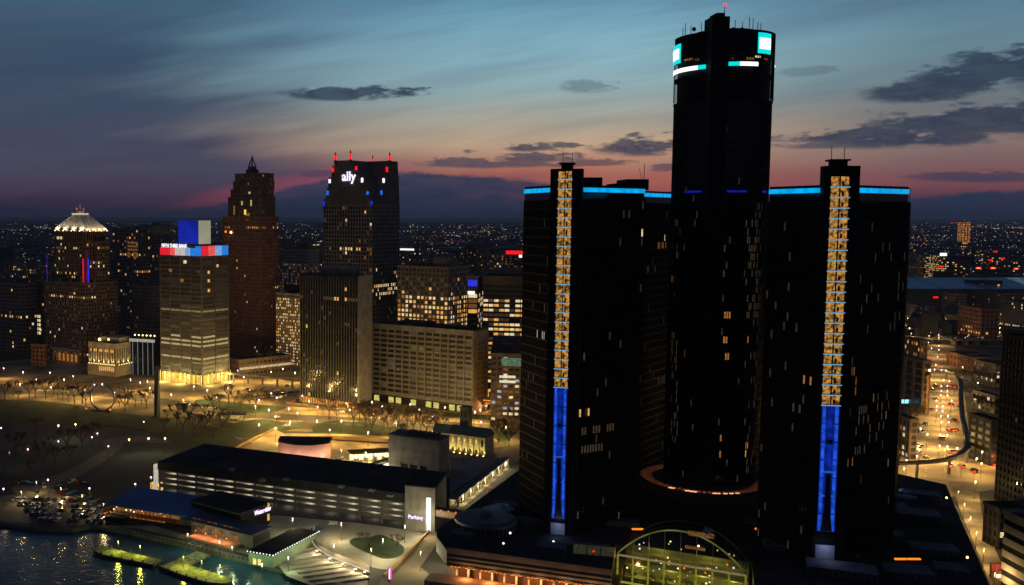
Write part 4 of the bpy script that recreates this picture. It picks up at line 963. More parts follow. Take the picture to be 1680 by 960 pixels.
# brick skyscraper with mast
B = block('brick_skyscraper', 'stepped red brick skyscraper with a mast, right of the blue cube', 430, 960, 366, 457, 42, 357, brick, gl=mat('shadow_window', (.03,.025,.02), .4), fh=3.7, bw=2.9, pier=.5, span=.45, lit=litf(.02, .03, (0,3), seed=20, faint=.03))
R = B.root; w1, w2 = B.w1, B.w2
def boxpx(z0, yt, pxl, pxr, nm='setback', dy=4, wall=brown, lt=None):
    """setback block whose front face spans the picture columns pxl..pxr"""
    inv = Matrix.Rotation(B.a, 3, 'Z')
    zt = zfor((B.C.x, B.C.y+14), yt); return zt
zz = B.h
for (fx0, fx1, fy0, fy1, y) in ((.14,.99,.03,.82,323), (.20,.97,.05,.78,310), (.26,.98,.06,.80,297), (.30,.97,.08,.78,284)):
    zn = zfor((B.C.x-15, B.C.y+12), y)
    sub(-w1*(1-fx0), -w1*(1-fx1), w2*fy0, w2*fy1, zz, zn, 'setback', litf(.01, .0, (0,3), seed=int(y), faint=.04), wall=brown, bw=3., core=MATS['shadow_window'], pier=.5); zz = zn-1
flush(R, brown)
mx_, my = -w1*.40, w2*.40
m = MB(); m.box(mx_-5, mx_+5, my-4, my+4, zz+1, zz+5)
m.box(mx_-3, mx_+3, my-3, my+3, zz+5, zz+8); m.build('lantern_base', darkcon, R)
m = MB()
ztip = zfor((B.C.x-15, B.C.y+12), 255)
zm = zz+8; hh = ztip-zm
for (sx_, sy_) in ((-1,-1),(1,-1),(1,1),(-1,1)): m.bar((mx_+sx_*2.6, my+sy_*2.6, zm), (mx_+sx_*1.0, my+sy_*1.0, zm+hh*.6), .5, n=4)
for k in range(4): s_ = 2.6-.45*k; z_ = zm+hh*.15*k; m.bar((mx_-s_, my-s_, z_), (mx_+s_, my-s_, z_), .15, n=4).bar((mx_+s_, my-s_, z_), (mx_+s_, my+s_, z_), .15, n=4).bar((mx_-s_, my-s_, z_), (mx_+s_*.8, my-s_*.8, z_+hh*.15), .13, n=4)
m.bar((mx_, my, zm+hh*.5), (mx_, my, ztip), .75, n=5).ball((mx_, my, ztip-3), 1.5)
m.build('mast', metal, R, 'stuff'); MB().bar((mx_+9, my, zz), (mx_+9, my, zfor((B.C.x-8, B.C.y+12), 280)), .2, n=4).build('aerial', metal, R)
m = MB(); zo = lambda y: zfor((B.C.x-15, B.C.y+5), y)
for (fx, y, w_, h_, mt_) in ((.42, 348, 3, 5, YEL), (.36, 352, 6, 3, E('amber_niche', (150,110,50), .6)), (.27, 333, 2, 6, E('niche_glow', (200,190,120), .7)), (.70, 345, 2, 9, E('amber_niche', (150,110,50), .6)), (.50, 333, 2.2, 4, E('niche_glow', (200,190,120), .7)), (.31, 316, 3, 2, E('niche_glow', (200,190,120), .7))):
    m.box(-w1*fx-w_/2, -w1*fx+w_/2, .2, .5, zo(y)-h_/2, zo(y)+h_/2, mt_)
m.build('niche_light', None, R, 'stuff')
for (fx, y, mt_) in ((.90, 381, ORG), (.76, 382, SOD)): MB().ball((-w1*fx, -1, zo(y)), 1.2).build('parapet_lamp', mt_, R)
MB().box(1., 1.6, 3, 6, zfor(B.C, 516), zfor(B.C, 512)).build('pink_sign', E('pink_sign', (255,40,190), 1.6), R, loc=(-w1*.96, -4, 0))
# low podium of the brick tower and lit canopy
B = block('low_block', 'dark low block at the foot of the brick skyscraper with a lit edge', 392, 842, 376, 476, 52, 592, brown, gl=MATS['shadow_window'], fh=4, bw=4, span=.5, lit=litf(.0, seed=31))
MB().box(.6, 2.2, 0, B.w2, 6.4, 8.2).build('lit_canopy', E('canopy_glow', (205,180,130), .85, var=.6), B.root)
# cream blocks right of it
B = block('office_block', 'cream block with a rooftop plant room, behind the mesh fronted block', 506, 1160, 456, 523, A35, 411, cream, gl=MATS['shadow_window'], bw=3.2, pier=.45, lit=litf(.28, .2, (2,2,3,5), hi=.85, seed=40, faint=.4))
MB().box(-B.w1*.45, -B.w1*.1, 5, 15, B.h, B.h+9).build('penthouse', brown, B.root)
B = block('office_block', 'white mesh fronted block glowing behind its grid, between brick tower and dark slab', 495, 905, 453, 505, A35, 484, cream, gl=mat('glow_back', (.03,.03,.03), .4), fh=2.9, bw=2.0, pier=.35, span=.35, lit=litf(.93, 0, (0,1,2,2), lo=.0, hi=.97, seed=41, faint=1))
MB().box(-B.w1*.8, -1, 4, B.w2-2, B.h, B.h+9).build('penthouse', blackm, B.root)
# dark slab tower of the municipal centre
B = block('slab_tower', 'dark slab tower with thin white vertical fins and a blank pale side wall', 587, 700, 493, 609, A35, 455, blackm, gl=glass, fh=3.6, bw=60, pier=.001, span=.12, proud=.2, base=5, lit=None, faces='F', cornice=.4)
R = B.root; w1, w2, h = B.w1, B.w2, B.h
finm = mat('white_fin', (.11,.11,.115), .6)
fme = MB().box(-.13, .13, -.45, 0, 5, h).mesh('fin', finm)
for k in range(23): inst('fin', fme, R, (-w1+w1*k/22, 0, 0))
MB().box(.02, .9, 0, w2, 5, h+1.2).build('side_wall', mat('grey_marble', (.17,.17,.18), .7), R)
facade((-w1, 0), (0, 0), 5, h, 3.6, w1/22, .3, .3, .1, litf(.012, .03, (0,5), seed=44, faint=.02), None, None, pa); pa.build('lit_window', None, R, 'stuff'); pa = MB()
MB().box(-w1*.7, -w1*.15, 5, w2-4, h+1, h+7).build('penthouse', greyst, R)
MB().box(-w1+.5, -.5, -.4, -.1, .3, 4.6).build('lobby_glazing', E('amber_lobby', (235,150,50), .8, var=.6), R); 
cs = MB().box(-.4, .4, -1.2, -.4, 0, 5).mesh('lobby_column', brown)
for k in range(23): inst('lobby_column', cs, R, (-w1+w1*k/22, 0, 0))
MB().box(-w1-3, 10, -14, -12, 0, 2).build('planter_wall', brown, R)
lo = bpy.data.lights.new('lobby_light', 'POINT'); lo.energy = 1500; lo.color = (1, .6, .2)
for k in range(3): q = bpy.data.objects.new('lobby_light', lo); C.objects.link(q); q.parent = R; q.location = (-w1*(.15+.35*k), -5, 3)
# long marble wing
B = block('municipal_wing', 'long pale marble block with a grid of dark windows, before the slab tower', 776, 686, 599, 800, A35, 545, mat('marble', (.145,.15,.162), .75), gl=mat('brown_glass', (.012,.008,.007), .35, spec=.25), fh=60, bw=60, pier=.01, span=.02, cornice=3, lit=None, faces='')
R = B.root; w1, w2, h = B.w1, B.w2, B.h; marb = MATS['marble']
NB_, NF_ = 14, 13; zb0 = 7.5; bh = (h-3-zb0)/NF_; bwid = w1/NB_
frame = MB()
frame.box(-w1, 0, -.5, -.02, zb0-1.5, zb0)
sl = MB().box(0, w1, -.5, -.02, 0, bh*.42).mesh('spandrel_band', marb); pm_ = MB().box(-.55, .55, -.85, -.5, zb0, h-3).mesh('pier', marb)
for i in range(NF_+1): 
    if zb0+i*bh+bh*.42 < h-2.8: inst('spandrel_band', sl, R, (-w1, 0, zb0+i*bh))
for j in range(NB_+1): inst('pier', pm_, R, (-w1+j*bwid, 0, 0))
frame.build('base_course', marb, R)
wmesh = [MB().box(.6, bwid-.6, -.1, -.04, bh*.42, bh).mesh('window', x) for x in (MATS['brown_glass'], LW[5], LW[0], E('streak_window', (120,90,45), .5, var=.7))]
rr = random.Random(5)
for i in range(NF_):
    for j in range(NB_):
        v = 0
        if i == 9 and j in (6, 7): v = 3 if j == 6 else 3
        elif 9 <= j <= 13 and 3 <= i <= 9 and rr.random() < .25: v = 1
        elif rr.random() < .05: v = 1
        inst('window', wmesh[v], R, (-w1+j*bwid, 0, zb0+i*bh))
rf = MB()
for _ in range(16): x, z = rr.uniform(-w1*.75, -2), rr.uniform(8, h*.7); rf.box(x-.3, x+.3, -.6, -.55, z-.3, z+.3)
rf.build('painted_reflection', E('violet_reflection', (190,150,180), .8), R, 'stuff')  # lamp reflections painted on the glass as small emissive squares
# right end: marble with small slots
MB().box(.02, .9, 0, w2, 0, h).build('end_wall', mat('warm_marble', (.36,.25,.18), .75), R)
es = MB().box(.9, .98, 0, 1.6, 0, 1.5).mesh('window', MATS['brown_glass'])
for i in range(12):
    for j in (0, 1, 2): inst('window', es, R, (0, w2*(.3+.22*j), 9+i*3.6))
gw = [E('ground_glow', (215,200,110), .8, var=.5)]
for k in (1, 3, 4, 6, 8, 9, 11, 12): MB().box(-w1+k*bwid+1, -w1+(k+1)*bwid-1, -.3, -.1, .8, 5).build('ground_window', gw[0], R)
MB().box(-w1*.72, -w1*.45, 5, w2-4, h, h+3.6).build('roof_plant', roof_dark, R); MB().box(-w1*.42, -w1*.08, 5, w2-4, h, h+2.2).build('roof_plant', roof_dark, R)
# twin gabled tower with the bright word sign
B = block('gabled_tower', 'dark tower with steep gables and red, white and blue lit spires', 610, 905, 531, 654, A35, 337, greyst, gl=glass, fh=3.8, bw=3.0, pier=.34, span=.28, lit=litf(.035, .08, (0,1,2), lo=.0, hi=1, seed=50, faint=.06), litR=litf(.03, .28, (0,1,1), hi=.62, seed=51, faint=.05), cornice=.4)
R = B.root; w1, w2, h = B.w1, B.w2, B.h; hp = zfor((B.C.x-10, B.C.y+15), 263)
gs = mat('gable_stone', (.10,.10,.105), .8)
_z = lambda y: zfor((B.C.x-10, B.C.y+15), y)
prof_x = [(0, 337), (.13, 296), (.20, 277), (.25, 263), (.56, 263), (.67, 276), (.79, 295), (.91, 316), (1., 337)]
prof_y = [(0, 337), (.28, 316), (.38, 295), (.50, 276), (.58, 263), (.92, 263), (.96, 290), (1., 325), (1.001, 337)]
def gable(prof, along_x, e0, e1):
    pts = [((-w1*(1-f)) if along_x else w2*f, max(h, _z(y))) for f, y in prof]; m = MB(); n = len(pts)
    mk = (lambda a, e, z: (a, e, z)) if along_x else (lambda a, e, z: (e, a, z))
    m.v += [mk(a, e0, z) for a, z in pts]+[mk(a, e1, z) for a, z in pts]; m.mi += [0]*(n+2)
    for i in range(n): j = (i+1) % n; m.f.append((i, j, n+j, n+i))
    m.f.append(tuple(range(n-1, -1, -1))); m.f.append(tuple(range(n, 2*n))); return m
gable(prof_x, True, 0, w2*.8).build('gable', gs, R); gable(prof_y, False, -w1*.8, 0).build('gable', gs, R)
def interp(prof, f):
    for (a, ya), (b, yb) in zip(prof, prof[1:]):
        if a <= f <= b: return ya+(yb-ya)*(f-a)/max(1e-6, b-a)
    return 337
fm = MB()
for k in range(1, 22):
    f = k/22; x = -w1*(1-f); zt_ = _z(interp(prof_x, f))-1
    fm.box(x-.25, x+.25, -.5, 0, h, min(zt_, hp-24 if .2 < f < .6 else zt_)); y = w2*f; fm.box(0, .5, y-.25, y+.25, h, _z(interp(prof_y, f))-1)
fm.build('gable_pier', greyst, R, 'stuff')
wall_text('ally', 12, E('sign_white', (240,235,255), 1.6), R, (-w1*.47, -.9, zfor((B.C.x-10, B.C.y), 289)), 0, .2)
def pin(x, y, py_base, py_top, mt_, s=.75):
    z0_ = _z(py_base); z1_ = _z(py_top); m = MB(); zk = z1_-2
    m.prism([(x-s*1.3, y-s*1.3), (x+s*1.3, y-s*1.3), (x+s*1.3, y+s*1.3), (x-s*1.3, y+s*1.3)], z0_-4, z0_, gs); m.prism([(x-s, y-s), (x+s, y-s), (x+s, y+s), (x-s, y+s)], z0_, zk, mt_); k = len(m.v); m.v += [(x-s, y-s, zk), (x+s, y-s, zk), (x+s, y+s, zk), (x-s, y+s, zk), (x, y, z1_+1.5)]
    for i in range(4): m.f.append((k+i, k+(i+1) % 4, k+4)); m.mi.append(m.idx(gs))
    return m.build('pinnacle', None, R)
for f, yb, yt, mt_ in ((.25,262,250,RED),(.56,262,248,RED),(.20,282,271,RED),(.68,280,270,RED),(.13,300,290,WHT),(.80,300,289,WHT),(.09,320,309,MBLUE),(.91,320,311,MBLUE),(.01,338,327,DBLUE),(.99,336,327,DBLUE)): pin(-w1*(1-f), -.6, yb, yt, mt_)
for f, yb, yt, mt_ in ((.60,262,250,RED),(.50,282,270,RED),(.38,300,289,WHT),(.30,320,309,MBLUE)): pin(.6, w2*f, yb, yt, mt_)
pin(-w1*.45, w2*.8, 262, 253, RED, .6)
# hotel like block with the arcade top, and office block with lit floors
lt = litf(.80, .0, (0,0,1,3), lo=.12, hi=.72, seed=60, faint=.3)
def lt_b(i, j, nf, nb):
    if (i+.5)/nf > .9: return None
    if .72 < (i+.5)/nf <= .9: return LW[5] if (i+j) % 3 == 0 else (LW[0] if random.random() < .06 else None)
    return lt(i, j, nf, nb)
B = block('office_block', 'tan block with rows of glowing square windows below a dark arcade storey', 735, 880, 652, 770, A35, 440, tan, gl=MATS['shadow_window'], fh=4.2, bw=4.1, pier=.34, span=.36, lit=lt_b)
MB().box(-B.w1*.35, -B.w1*.02, 5, 20, B.h, B.h+8).build('penthouse', brown, B.root); MB().box(-B.w1*.85, -B.w1*.55, 8, 20, B.h, B.h+4).build('penthouse', brown, B.root)
B = block('glass_block', 'narrow glass block with a blue screen beside the striped office block', 783, 760, 767, 795, 15, 455, tan, gl=MATS['bronze_glass'], fh=4, bw=7, pier=.1, span=.25, lit=litf(.7, .2, (0,2,1,4), hi=.85, seed=62))
zq = zfor(B.C, 470); MB().box(-B.w1, -.4, -.9, -.5, zq, zfor(B.C, 459)).build('blue_screen', E('blue_screen', (45,50,215), 1., var=.6, scale=.5), B.root); MB().box(-B.w1, -B.w1*.3, -.9, -.5, zfor(B.C, 483), zfor(B.C, 478)).build('white_sign', WHT, B.root)
B = block('office_block', 'brown office block with long bright lit floors, beside the left black tower', 862, 745, 792, 900, 12, 456, brown, gl=MATS['shadow_window'], fh=3.7, bw=4.2, pier=.1, span=.45, lit=litf(.66, .0, (0,1,1,0,2), lo=.06, hi=.88, seed=63, faint=.8), cornice=5)
MB().box(-B.w1*.9, -2, 6, B.w2-4, B.h, B.h+2.5).build('penthouse', roof_dark, B.root)
for k in range(5): MB().box(-B.w1+2+k*B.w1/5, -B.w1+B.w1/5-1+k*B.w1/5, -1.0, -.6, .5, 6).build('shop_window', E('shop_glow', (225,170,70), .8, var=.6), B.root)
B = block('low_block', 'low block with three lit stripe windows under the elevated walkway by the tower', 864, 640, 806, 890, 10, 583, brown, gl=MATS['shadow_window'], fh=3.6, bw=4, pier=.3, span=.5, lit=litf(.25, .3, (1,4,2), seed=64, faint=.3))
for k, y in enumerate((619, 627)): MB().box(-B.w1*.75, -B.w1*.3, -.9, -.5, zfor(B.C, y+2), zfor(B.C, y-2)).build('stripe_window', E('stripe_white', (235,225,190), .9), B.root)
MB().box(-B.w1*.7, -1, -.9, -.5, zfor(B.C, 601), zfor(B.C, 588)).build('teal_glazing', E('teal_glow', (95,125,100), .6, var=.5), B.root)
# far blocks with the red roof sign
B = block('office_block', 'distant tan block with a lit corner, left of the red roof sign', 826, 1500, 799, 830, 10, 418, cream, gl=MATS['shadow_window'], lit=litf(.1, .1, (2,3,1), seed=65, faint=.3))
B = block('office_block', 'distant brown block carrying a red roof sign', 862, 1480, 828, 880, 10, 414, brown, gl=MATS['shadow_window'], lit=litf(.06, .05, (2,), seed=66, faint=.3))
MB().box(-B.w1*.95, -B.w1*.15, -1.2, -.6, B.h-3, B.h+2.2).build('red_sign', RED, B.root); MB().box(-B.w1*.32, -B.w1*.18, -1.2, -.6, B.h-8, B.h-4).build('white_sign', WHT, B.root)
B = block('office_block', 'dim slab block far behind the glowing tan block', 780, 1700, 762, 802, 30, 402, brown, lit=litf(.02, seed=67, faint=.1))
B = block('office_block', 'far low block with a white roof sign right of the gabled tower', 690, 1800, 655, 712, 30, 404, greyst, lit=litf(.05, seed=68, faint=.1))
MB().box(-B.w1*.95, -B.w1*.3, -1.5, -1, B.h-8, B.h-5).build('white_sign', WHT, B.root)
# blocks at far left, mid distance
for (lab, c_, D_, l, r_, y, wl_, sd, pr) in (('pale striped block behind the left edge with glowing floor lines', 75, 1500, 0, 80, 434, tan, 70, .25), ('wide low block behind the left edge of the picture', 22, 1700, -30, 40, 428, greyst, 71, .1), ('low lit block peeping out left of the pyramid tower', 74, 1250, 44, 82, 452, brown, 72, .15),
        ('plain brown block between brick skyscraper and gabled tower', 470, 1400, 455, 500, 405, brown, 73, .1), ('small far block with red roof lamps behind the brick skyscraper', 500, 1600, 478, 532, 400, brown, 74, .12),
        ('dim block just right of the gabled tower foot', 668, 1100, 650, 690, 452, greyst, 75, .15), ('brown block glimpsed between slab tower and cream block', 520, 1000, 500, 540, 470, brown, 76, .2)):
    block('office_block', lab, c_, D_, l, r_, A35, y, wl_, gl=MATS['shadow_window'], lit=litf(pr*.3, pr, (0,1,2,3), seed=sd, faint=.15))
# ================================================================ garage, terminal, church and the river edge
def local(name, label, cat, A, B, group=None, z=0.):
    d = B-A; a = math.atan2(d.y, d.x); return thing(name, label, cat, (A.x, A.y, z), a, group), math.hypot(d.x, d.y)
GA, GB = at(262, 489), at(664, 433)
t, L = local('parking_garage', 'long open sided parking garage with four lit decks and a dark flat roof', 'parking garage', GA, GB)
dep = 42; GH = 15.4; nl = 5; dh = 2.75
slab = MB().box(0, L, 0, dep, 0, .35).mesh('deck_slab', concrete); par = MB().box(0, L, -.15, .1, -.5, 1.35).mesh('deck_parapet', darkcon)
for i in range(1, nl): inst('deck_slab', slab, t, (0, 0, i*dh)); inst('deck_parapet', par, t, (0, 0, i*dh))
MB().box(-.6, L, -.8, dep+.5, GH-4.1, GH).build('roof_parapet', roof_dark, t); MB().box(0, L, 0, dep, GH+.01, GH+.1).build('roof_deck', mat('garage_roof', (.035,.036,.038), .95, spec=.1, scale=.06, var=.4), t)
colm = MB().box(-.35, .35, -.45, .45, 0, GH-4.1).mesh('column', darkcon); nc = 12
for k in range(nc+1): inst('column', colm, t, (k*L/nc, -.1, 0))
MB().box(0, L, 15, 15.4, 0, GH-1).build('inner_wall', mat('deck_wall', (.5,.49,.44), .8), t)
fx = MB().box(-1.3, 1.3, -.25, .25, -.12, 0).mesh('tube_lamp'); fx.materials.append(E('tube_lamp', (250,240,205), 4., sample=False))
dl = bpy.data.lights.new('deck_light', 'POINT'); dl.energy = 290; dl.color = (1, .92, .74); dl.shadow_soft_size = .6
for i in range(nl-1):
    for k in range(nc):
        inst('tube_lamp', fx, t, ((k+.5)*L/nc, 4, (i+1)*dh-.1))
        lo = bpy.data.objects.new('deck_light', dl); C.objects.link(lo); lo.parent = t; lo.location = ((k+.5)*L/nc, 4.5, (i+1)*dh-.6)
rr = random.Random(77); pk = MB()
MB().box(-2.6, -1, -1.5, 1, 0, zfor(GA, 762)).build('stair_tower', E('stair_glow', (200,195,175), .8, var=.7, scale=1.), t)
MB().box(-5, 0, -1, 3, 0, 4).build('lit_entry', E('entry_glow', (235,190,110), .9, var=.5), t)
for k in range(6): MB().bar((L*(.25+k*.12), 22, GH), (L*(.25+k*.12), 22, GH+5), .12, n=4).build('roof_pole', metal, t)
# concrete stair block at its right end
CA, CB = at(664, 428), at(713, 424)
t, L = local('concrete_block', 'blank grey concrete block with a tall white light strip, right end of the garage', 'stair block', CA, CB)
hz = zfor(CA, 797)
MB().box(0, L, 0, 26, 0, hz).build('wall', mat('board_concrete', (.17,.165,.155), .85, scale=.3), t); MB().box(-.3, L+.3, -.3, 26.3, hz, hz+.5).build('roof', roof_dark, t)
MB().box(L*.72, L*.87, -.5, -.02, zfor(CA, 867), zfor(CA, 813)).build('light_strip', E('strip_white', (240,245,235), 1.3, var=.08, scale=1), t)
wall_text('Parking', 2.3, E('sign_violet_white', (235,215,255), 1.5), t, (L*.36, -.35, zfor(CA, 847)), 0, .12)
# blank vent building with three recessed slots
VA, VB = at(637, 520), at(720, 505)
t, L = local('vent_building', 'blank concrete vent building with three dark slots and cooling plant on top', 'vent building', VA, VB)
hv = zfor(VB, 724); vw = mat('vent_concrete', (.36,.32,.27), .85, scale=.2)
MB().box(0, L, 0, 13, 0, hv).build('wall', vw, t); MB().box(-.3, L+.3, -.3, 13.3, hv, hv+.6).build('coping', darkcon, t)
for k in range(3): x = L*.26+k*L*.19; MB().box(x, x+L*.13, -.05, .1, zfor(VA, 783), zfor(VA, 757)).build('slot', mat('black_slot', (.012,.012,.012), .8), t); MB().box(x-.5, x, -.5, 0, zfor(VA, 783), zfor(VA, 755)).build('slot_fin', vw, t)
for k in range(7): x = L*(.35+k*.09); MB().box(x, x+1.5, 3, 6, hv+.6, hv+3.2).build('cooling_unit', darkcon, t)
# stone church
PA, PB = at(737, 577), at(797, 565)
t, L = local('stone_church', 'small stone church with a slate roof and square bell tower, floodlit gold', 'church', PA, PB)
he = zfor(PB, 718); wd = 12; hr = he+4.2; cs = mat('church_stone', (.34,.29,.19), .85, scale=.6)
MB().box(0, L, 0, wd, 0, he).build('nave_wall', cs, t)
m = MB()
m.v += [(-.6,-.8,he-.2),(L+.6,-.8,he-.2),(L+.6,wd+.8,he-.2),(-.6,wd+.8,he-.2),(-.6,wd/2,hr),(L+.6,wd/2,hr)]; m.f += [(0,1,5,4),(2,3,4,5),(1,2,5),(3,0,4)]; m.mi += [0]*4
m.build('slate_roof', mat('blue_slate', (.04,.065,.075), .7), t)
MB().box(-12, 0, 3, wd-2, 0, he-1).build('chapel_wall', cs, t)
m = MB(); m.v += [(-12.5,2.4,he-1.1),(0,2.4,he-1.1),(0,wd-1.4,he-1.1),(-12.5,wd-1.4,he-1.1),(-12.5,wd/2,hr-.5),(0,wd/2,hr-.5)]; m.f += [(0,1,5,4),(2,3,4,5),(3,0,4)]; m.mi += [0]*3; m.build('chapel_roof', MATS['blue_slate'], t)
litw = E('church_window', (225,200,110), .8, var=.5)
for k in range(6):
    x = L*(.10+k*.16)
    MB().box(x-.55, x+.55, -.12, -.02, he*.46, he*.82).build('window', litw if k < 5 else glass, t)
    MB().box(x-.5, x+.5, -.12, -.02, he*.10, he*.26).build('window', MATS['black_slot'], t)
    MB().box(x+L*.08-.35, x+L*.08+.35, -.9, 0, 0, he*.86).build('buttress', cs, t)
bt = MB().box(1, 6.5, wd+1, wd+7, 0, zfor(PA, 673)-1); bt.build('bell_tower', mat('tower_stone', (.12,.11,.09), .9), t)
MB().box(.7, 6.8, wd+.7, wd+7.3, zfor(PA, 673)-1, zfor(PA, 673)).build('tower_coping', darkcon, t)
for x in (2.2, 4.4): MB().box(x-.4, x+.4, wd+.85, wd+.98, zfor(PA, 690), zfor(PA, 680)).build('belfry_opening', MATS['black_slot'], t)
fl2 = bpy.data.lights.new('church_floodlight', 'SPOT'); fl2.energy = 1300; fl2.color = (1, .80, .25); fl2.spot_size = 2.0; fl2.spot_blend = .6
for k in range(7):
    lo = bpy.data.objects.new('church_floodlight', fl2); C.objects.link(lo); lo.parent = t; lo.location = (L*(.02+k*.16), -2.6, .5); lo.rotation_euler = Vector((0, .42, 1)).to_track_quat('-Z', 'Y').to_euler()
    MB().box(-.3, .3, -.3, .3, 0, .4).build('floodlight', SOD, t, loc=(L*(.02+k*.16), -2.6, 0))
# pink curved wall with dark shell roof
DA, DB = at(456, 556), at(541, 553)
t, L = local('curved_pavilion', 'pale pink pavilion with a long curved front wall and dark saucer roof', 'pavilion', DA, DB)
hp_ = zfor(DB, 727); K = 16; pm2 = MB(); sag = 7.5
fpts = [(L*k/K, -sag*(1-((k/K-.5)*2)**2)) for k in range(K+1)]
bk = [(L, 10), (0, 10)]
MB().prism(fpts+bk, 0, hp_, mat('pink_plaster', (.50,.24,.20), .8, scale=.05), roof_dark).build('curved_wall', None, t)
MB().prism([(x, y+1.6 if 0 < i < K else y+.3) for i, (x, y) in enumerate(fpts)]+[(L+.5, 11), (-.5, 11)], hp_, hp_+1.0, blackm).build('roof_shell', blackm, t)
pf = bpy.data.lights.new('wall_floodlight', 'SPOT'); pf.energy = 2600; pf.color = (1, .78, .62); pf.spot_size = 1.9; pf.spot_blend = .7
for k, f in enumerate((.12, .35, .55, .75, .92)):
    lo = bpy.data.objects.new('wall_floodlight', pf); C.objects.link(lo); lo.parent = t; y_ = -sag*(1-((f-.5)*2)**2); lo.location = (L*f, y_-3.5, .6); lo.rotation_euler = Vector((0, .6, 1)).to_track_quat('-Z', 'Y').to_euler()
    if k > 1: MB().box(-1.2, 1.2, -.3, .3, 0, 1.3).build('floodlight', E('flood_lens', (255,225,170), 3.), t, loc=(L*f, y_-2.0, .1))
# tunnel plaza canopies and booths
def lean(name, label, cat, px, py, wx, wy, h, rz, mts, z=0.):
    p = g(px, py, z); return thing(name, label, cat, (p.x, p.y, z), rz)
t = lean('toll_canopy', 'flat dark roofed toll hall with a bright white interior, beside the pink pavilion', 'canopy', 612, 756, 0, 0, 0, math.radians(12), None)
MB().box(-14, 12, -4, 5, 5.2, 5.9).build('canopy_roof', roof_dark, t); MB().box(-13, 10, 3, 3.4, 0, 5.2).build('back_wall', mat('lit_white_wall', (.6,.55,.42), .8), t)
for k in range(5): MB().box(-12+k*5.5, -11.4+k*5.5, -3.4, -2.8, 0, 5.2).build('post', steel, t); MB().box(-10.5+k*5.2, -8.5+k*5.2, -1.6, .4, 0, 2.6).build('toll_booth', cream, t)
cl = bpy.data.lights.new('canopy_light', 'POINT'); cl.energy = 2600; cl.color = (1, .87, .55); cl.shadow_soft_size = .3
for k in range(4): lo = bpy.data.objects.new('canopy_light', cl); C.objects.link(lo); lo.parent = t; lo.location = (-10+k*7, -1, 4.6); MB().box(-.7, .7, -.7, .7, 4.95, 5.15).build('canopy_lamp', SOD, t, loc=(-10+k*7, -1, 0))
MB().ball((0,0,0), 1.0).build('flood_lamp', SOD, t, loc=(-11, -4.6, 4))
t = lean('ramp_canopy', 'long slanting dark canopy over a brilliantly lit tunnel ramp', 'canopy', 622, 776, 0, 0, 0, math.radians(52), None)
MB().box(-26, 26, 1.5, 4.2, 4.5, 5.3).build('canopy_roof', blackm, t); MB().box(-24, 22, -.2, .2, 0, 4).build('ramp_wall', MATS['lit_white_wall'], t)
MB().box(-24, 24, -7, -1, .02, .1).build('ramp_floor', MATS['lit_white_wall'], t)
for k in range(8): MB().box(-22+k*6, -19.4+k*6, -2.4, -1.6, 3.9, 4.3).build('ramp_lamp', E('ramp_lamp', (255,235,190), 3.2), t); MB().box(-22+k*6, -21.6+k*6, 1.0, 1.4, 0, 4.5).build('post', metal, t)
for k in range(5): lo = bpy.data.objects.new('canopy_light', cl); C.objects.link(lo); lo.parent = t; lo.location = (-20+k*10, -3, 3.4)
# bright colonnade climbing to the right with cars, flat grey roof behind
a_, b_2 = g(746, 834, 0), g(834, 764, 0)
t, L = local('lit_colonnade', 'bright white and gold colonnade slanting up beside the grey flat roof', 'colonnade', a_, b_2)
MB().box(0, L, 2.6, 3.0, 0, 4.2).build('back_wall', MATS['lit_white_wall'], t); MB().box(0, L, -1, 3.4, 4.2, 4.8).build('canopy_roof', roof_grey, t)
cm = MB().box(-.35, .35, -.35, .35, 0, 4.2).mesh('column', cream); lm = MB().box(-.7, .7, -.25, .25, 0, .35).mesh('lamp'); lm.materials.append(E('colonnade_lamp', (255,240,190), 3.6))
cl3 = bpy.data.lights.new('colonnade_light', 'POINT'); cl3.energy = 1500; cl3.color = (1, .85, .45)
n_ = 15
for k in range(n_): 
    x = L*(k+.5)/n_; inst('column', cm, t, (x, -.6, 0)); inst('lamp', lm, t, (x+1.5, .8, 3.7))
    if k % 2: lo = bpy.data.objects.new('colonnade_light', cl3); C.objects.link(lo); lo.parent = t; lo.location = (x, -1.6, 3.2)
q = [g(x, y, 5) for x, y in ((738,783),(738,752),(818,751),(824,752),(744,806),(738,804))]
m = MB().prism([(p.x, p.y) for p in q], 0, 5, darkcon, mat('blue_grey_roof', (.14,.14,.16), .8, scale=.08)); tag(m.build('flat_roofed_hall', None), 'grey flat roofed hall between vent building and lit colonnade', 'building')
# footbridge from the stair block to the podium
a_, b_2 = at(706, 426, 0), at(766, 418, 0); zb = zfor(a_, 846)
t, L = local('footbridge', 'short amber lit enclosed footbridge from the concrete block to the podium', 'footbridge', a_, b_2)
MB().box(0, L, 0, 4, zb, zb+.5).build('deck', darkcon, t); MB().box(0, L, -.1, 0, zb+.5, zb+2.8).build('side_glazing', E('bridge_glow', (150,88,42), .7, var=.6, scale=.8), t); MB().box(-.2, L, -.3, 4.2, zb+2.8, zb+3.2).build('roof', brown, t)
for k in range(5): MB().ball((L*(k+.5)/5, -.4, zb+3.3), .3).build('bridge_lamp', ORG, t)
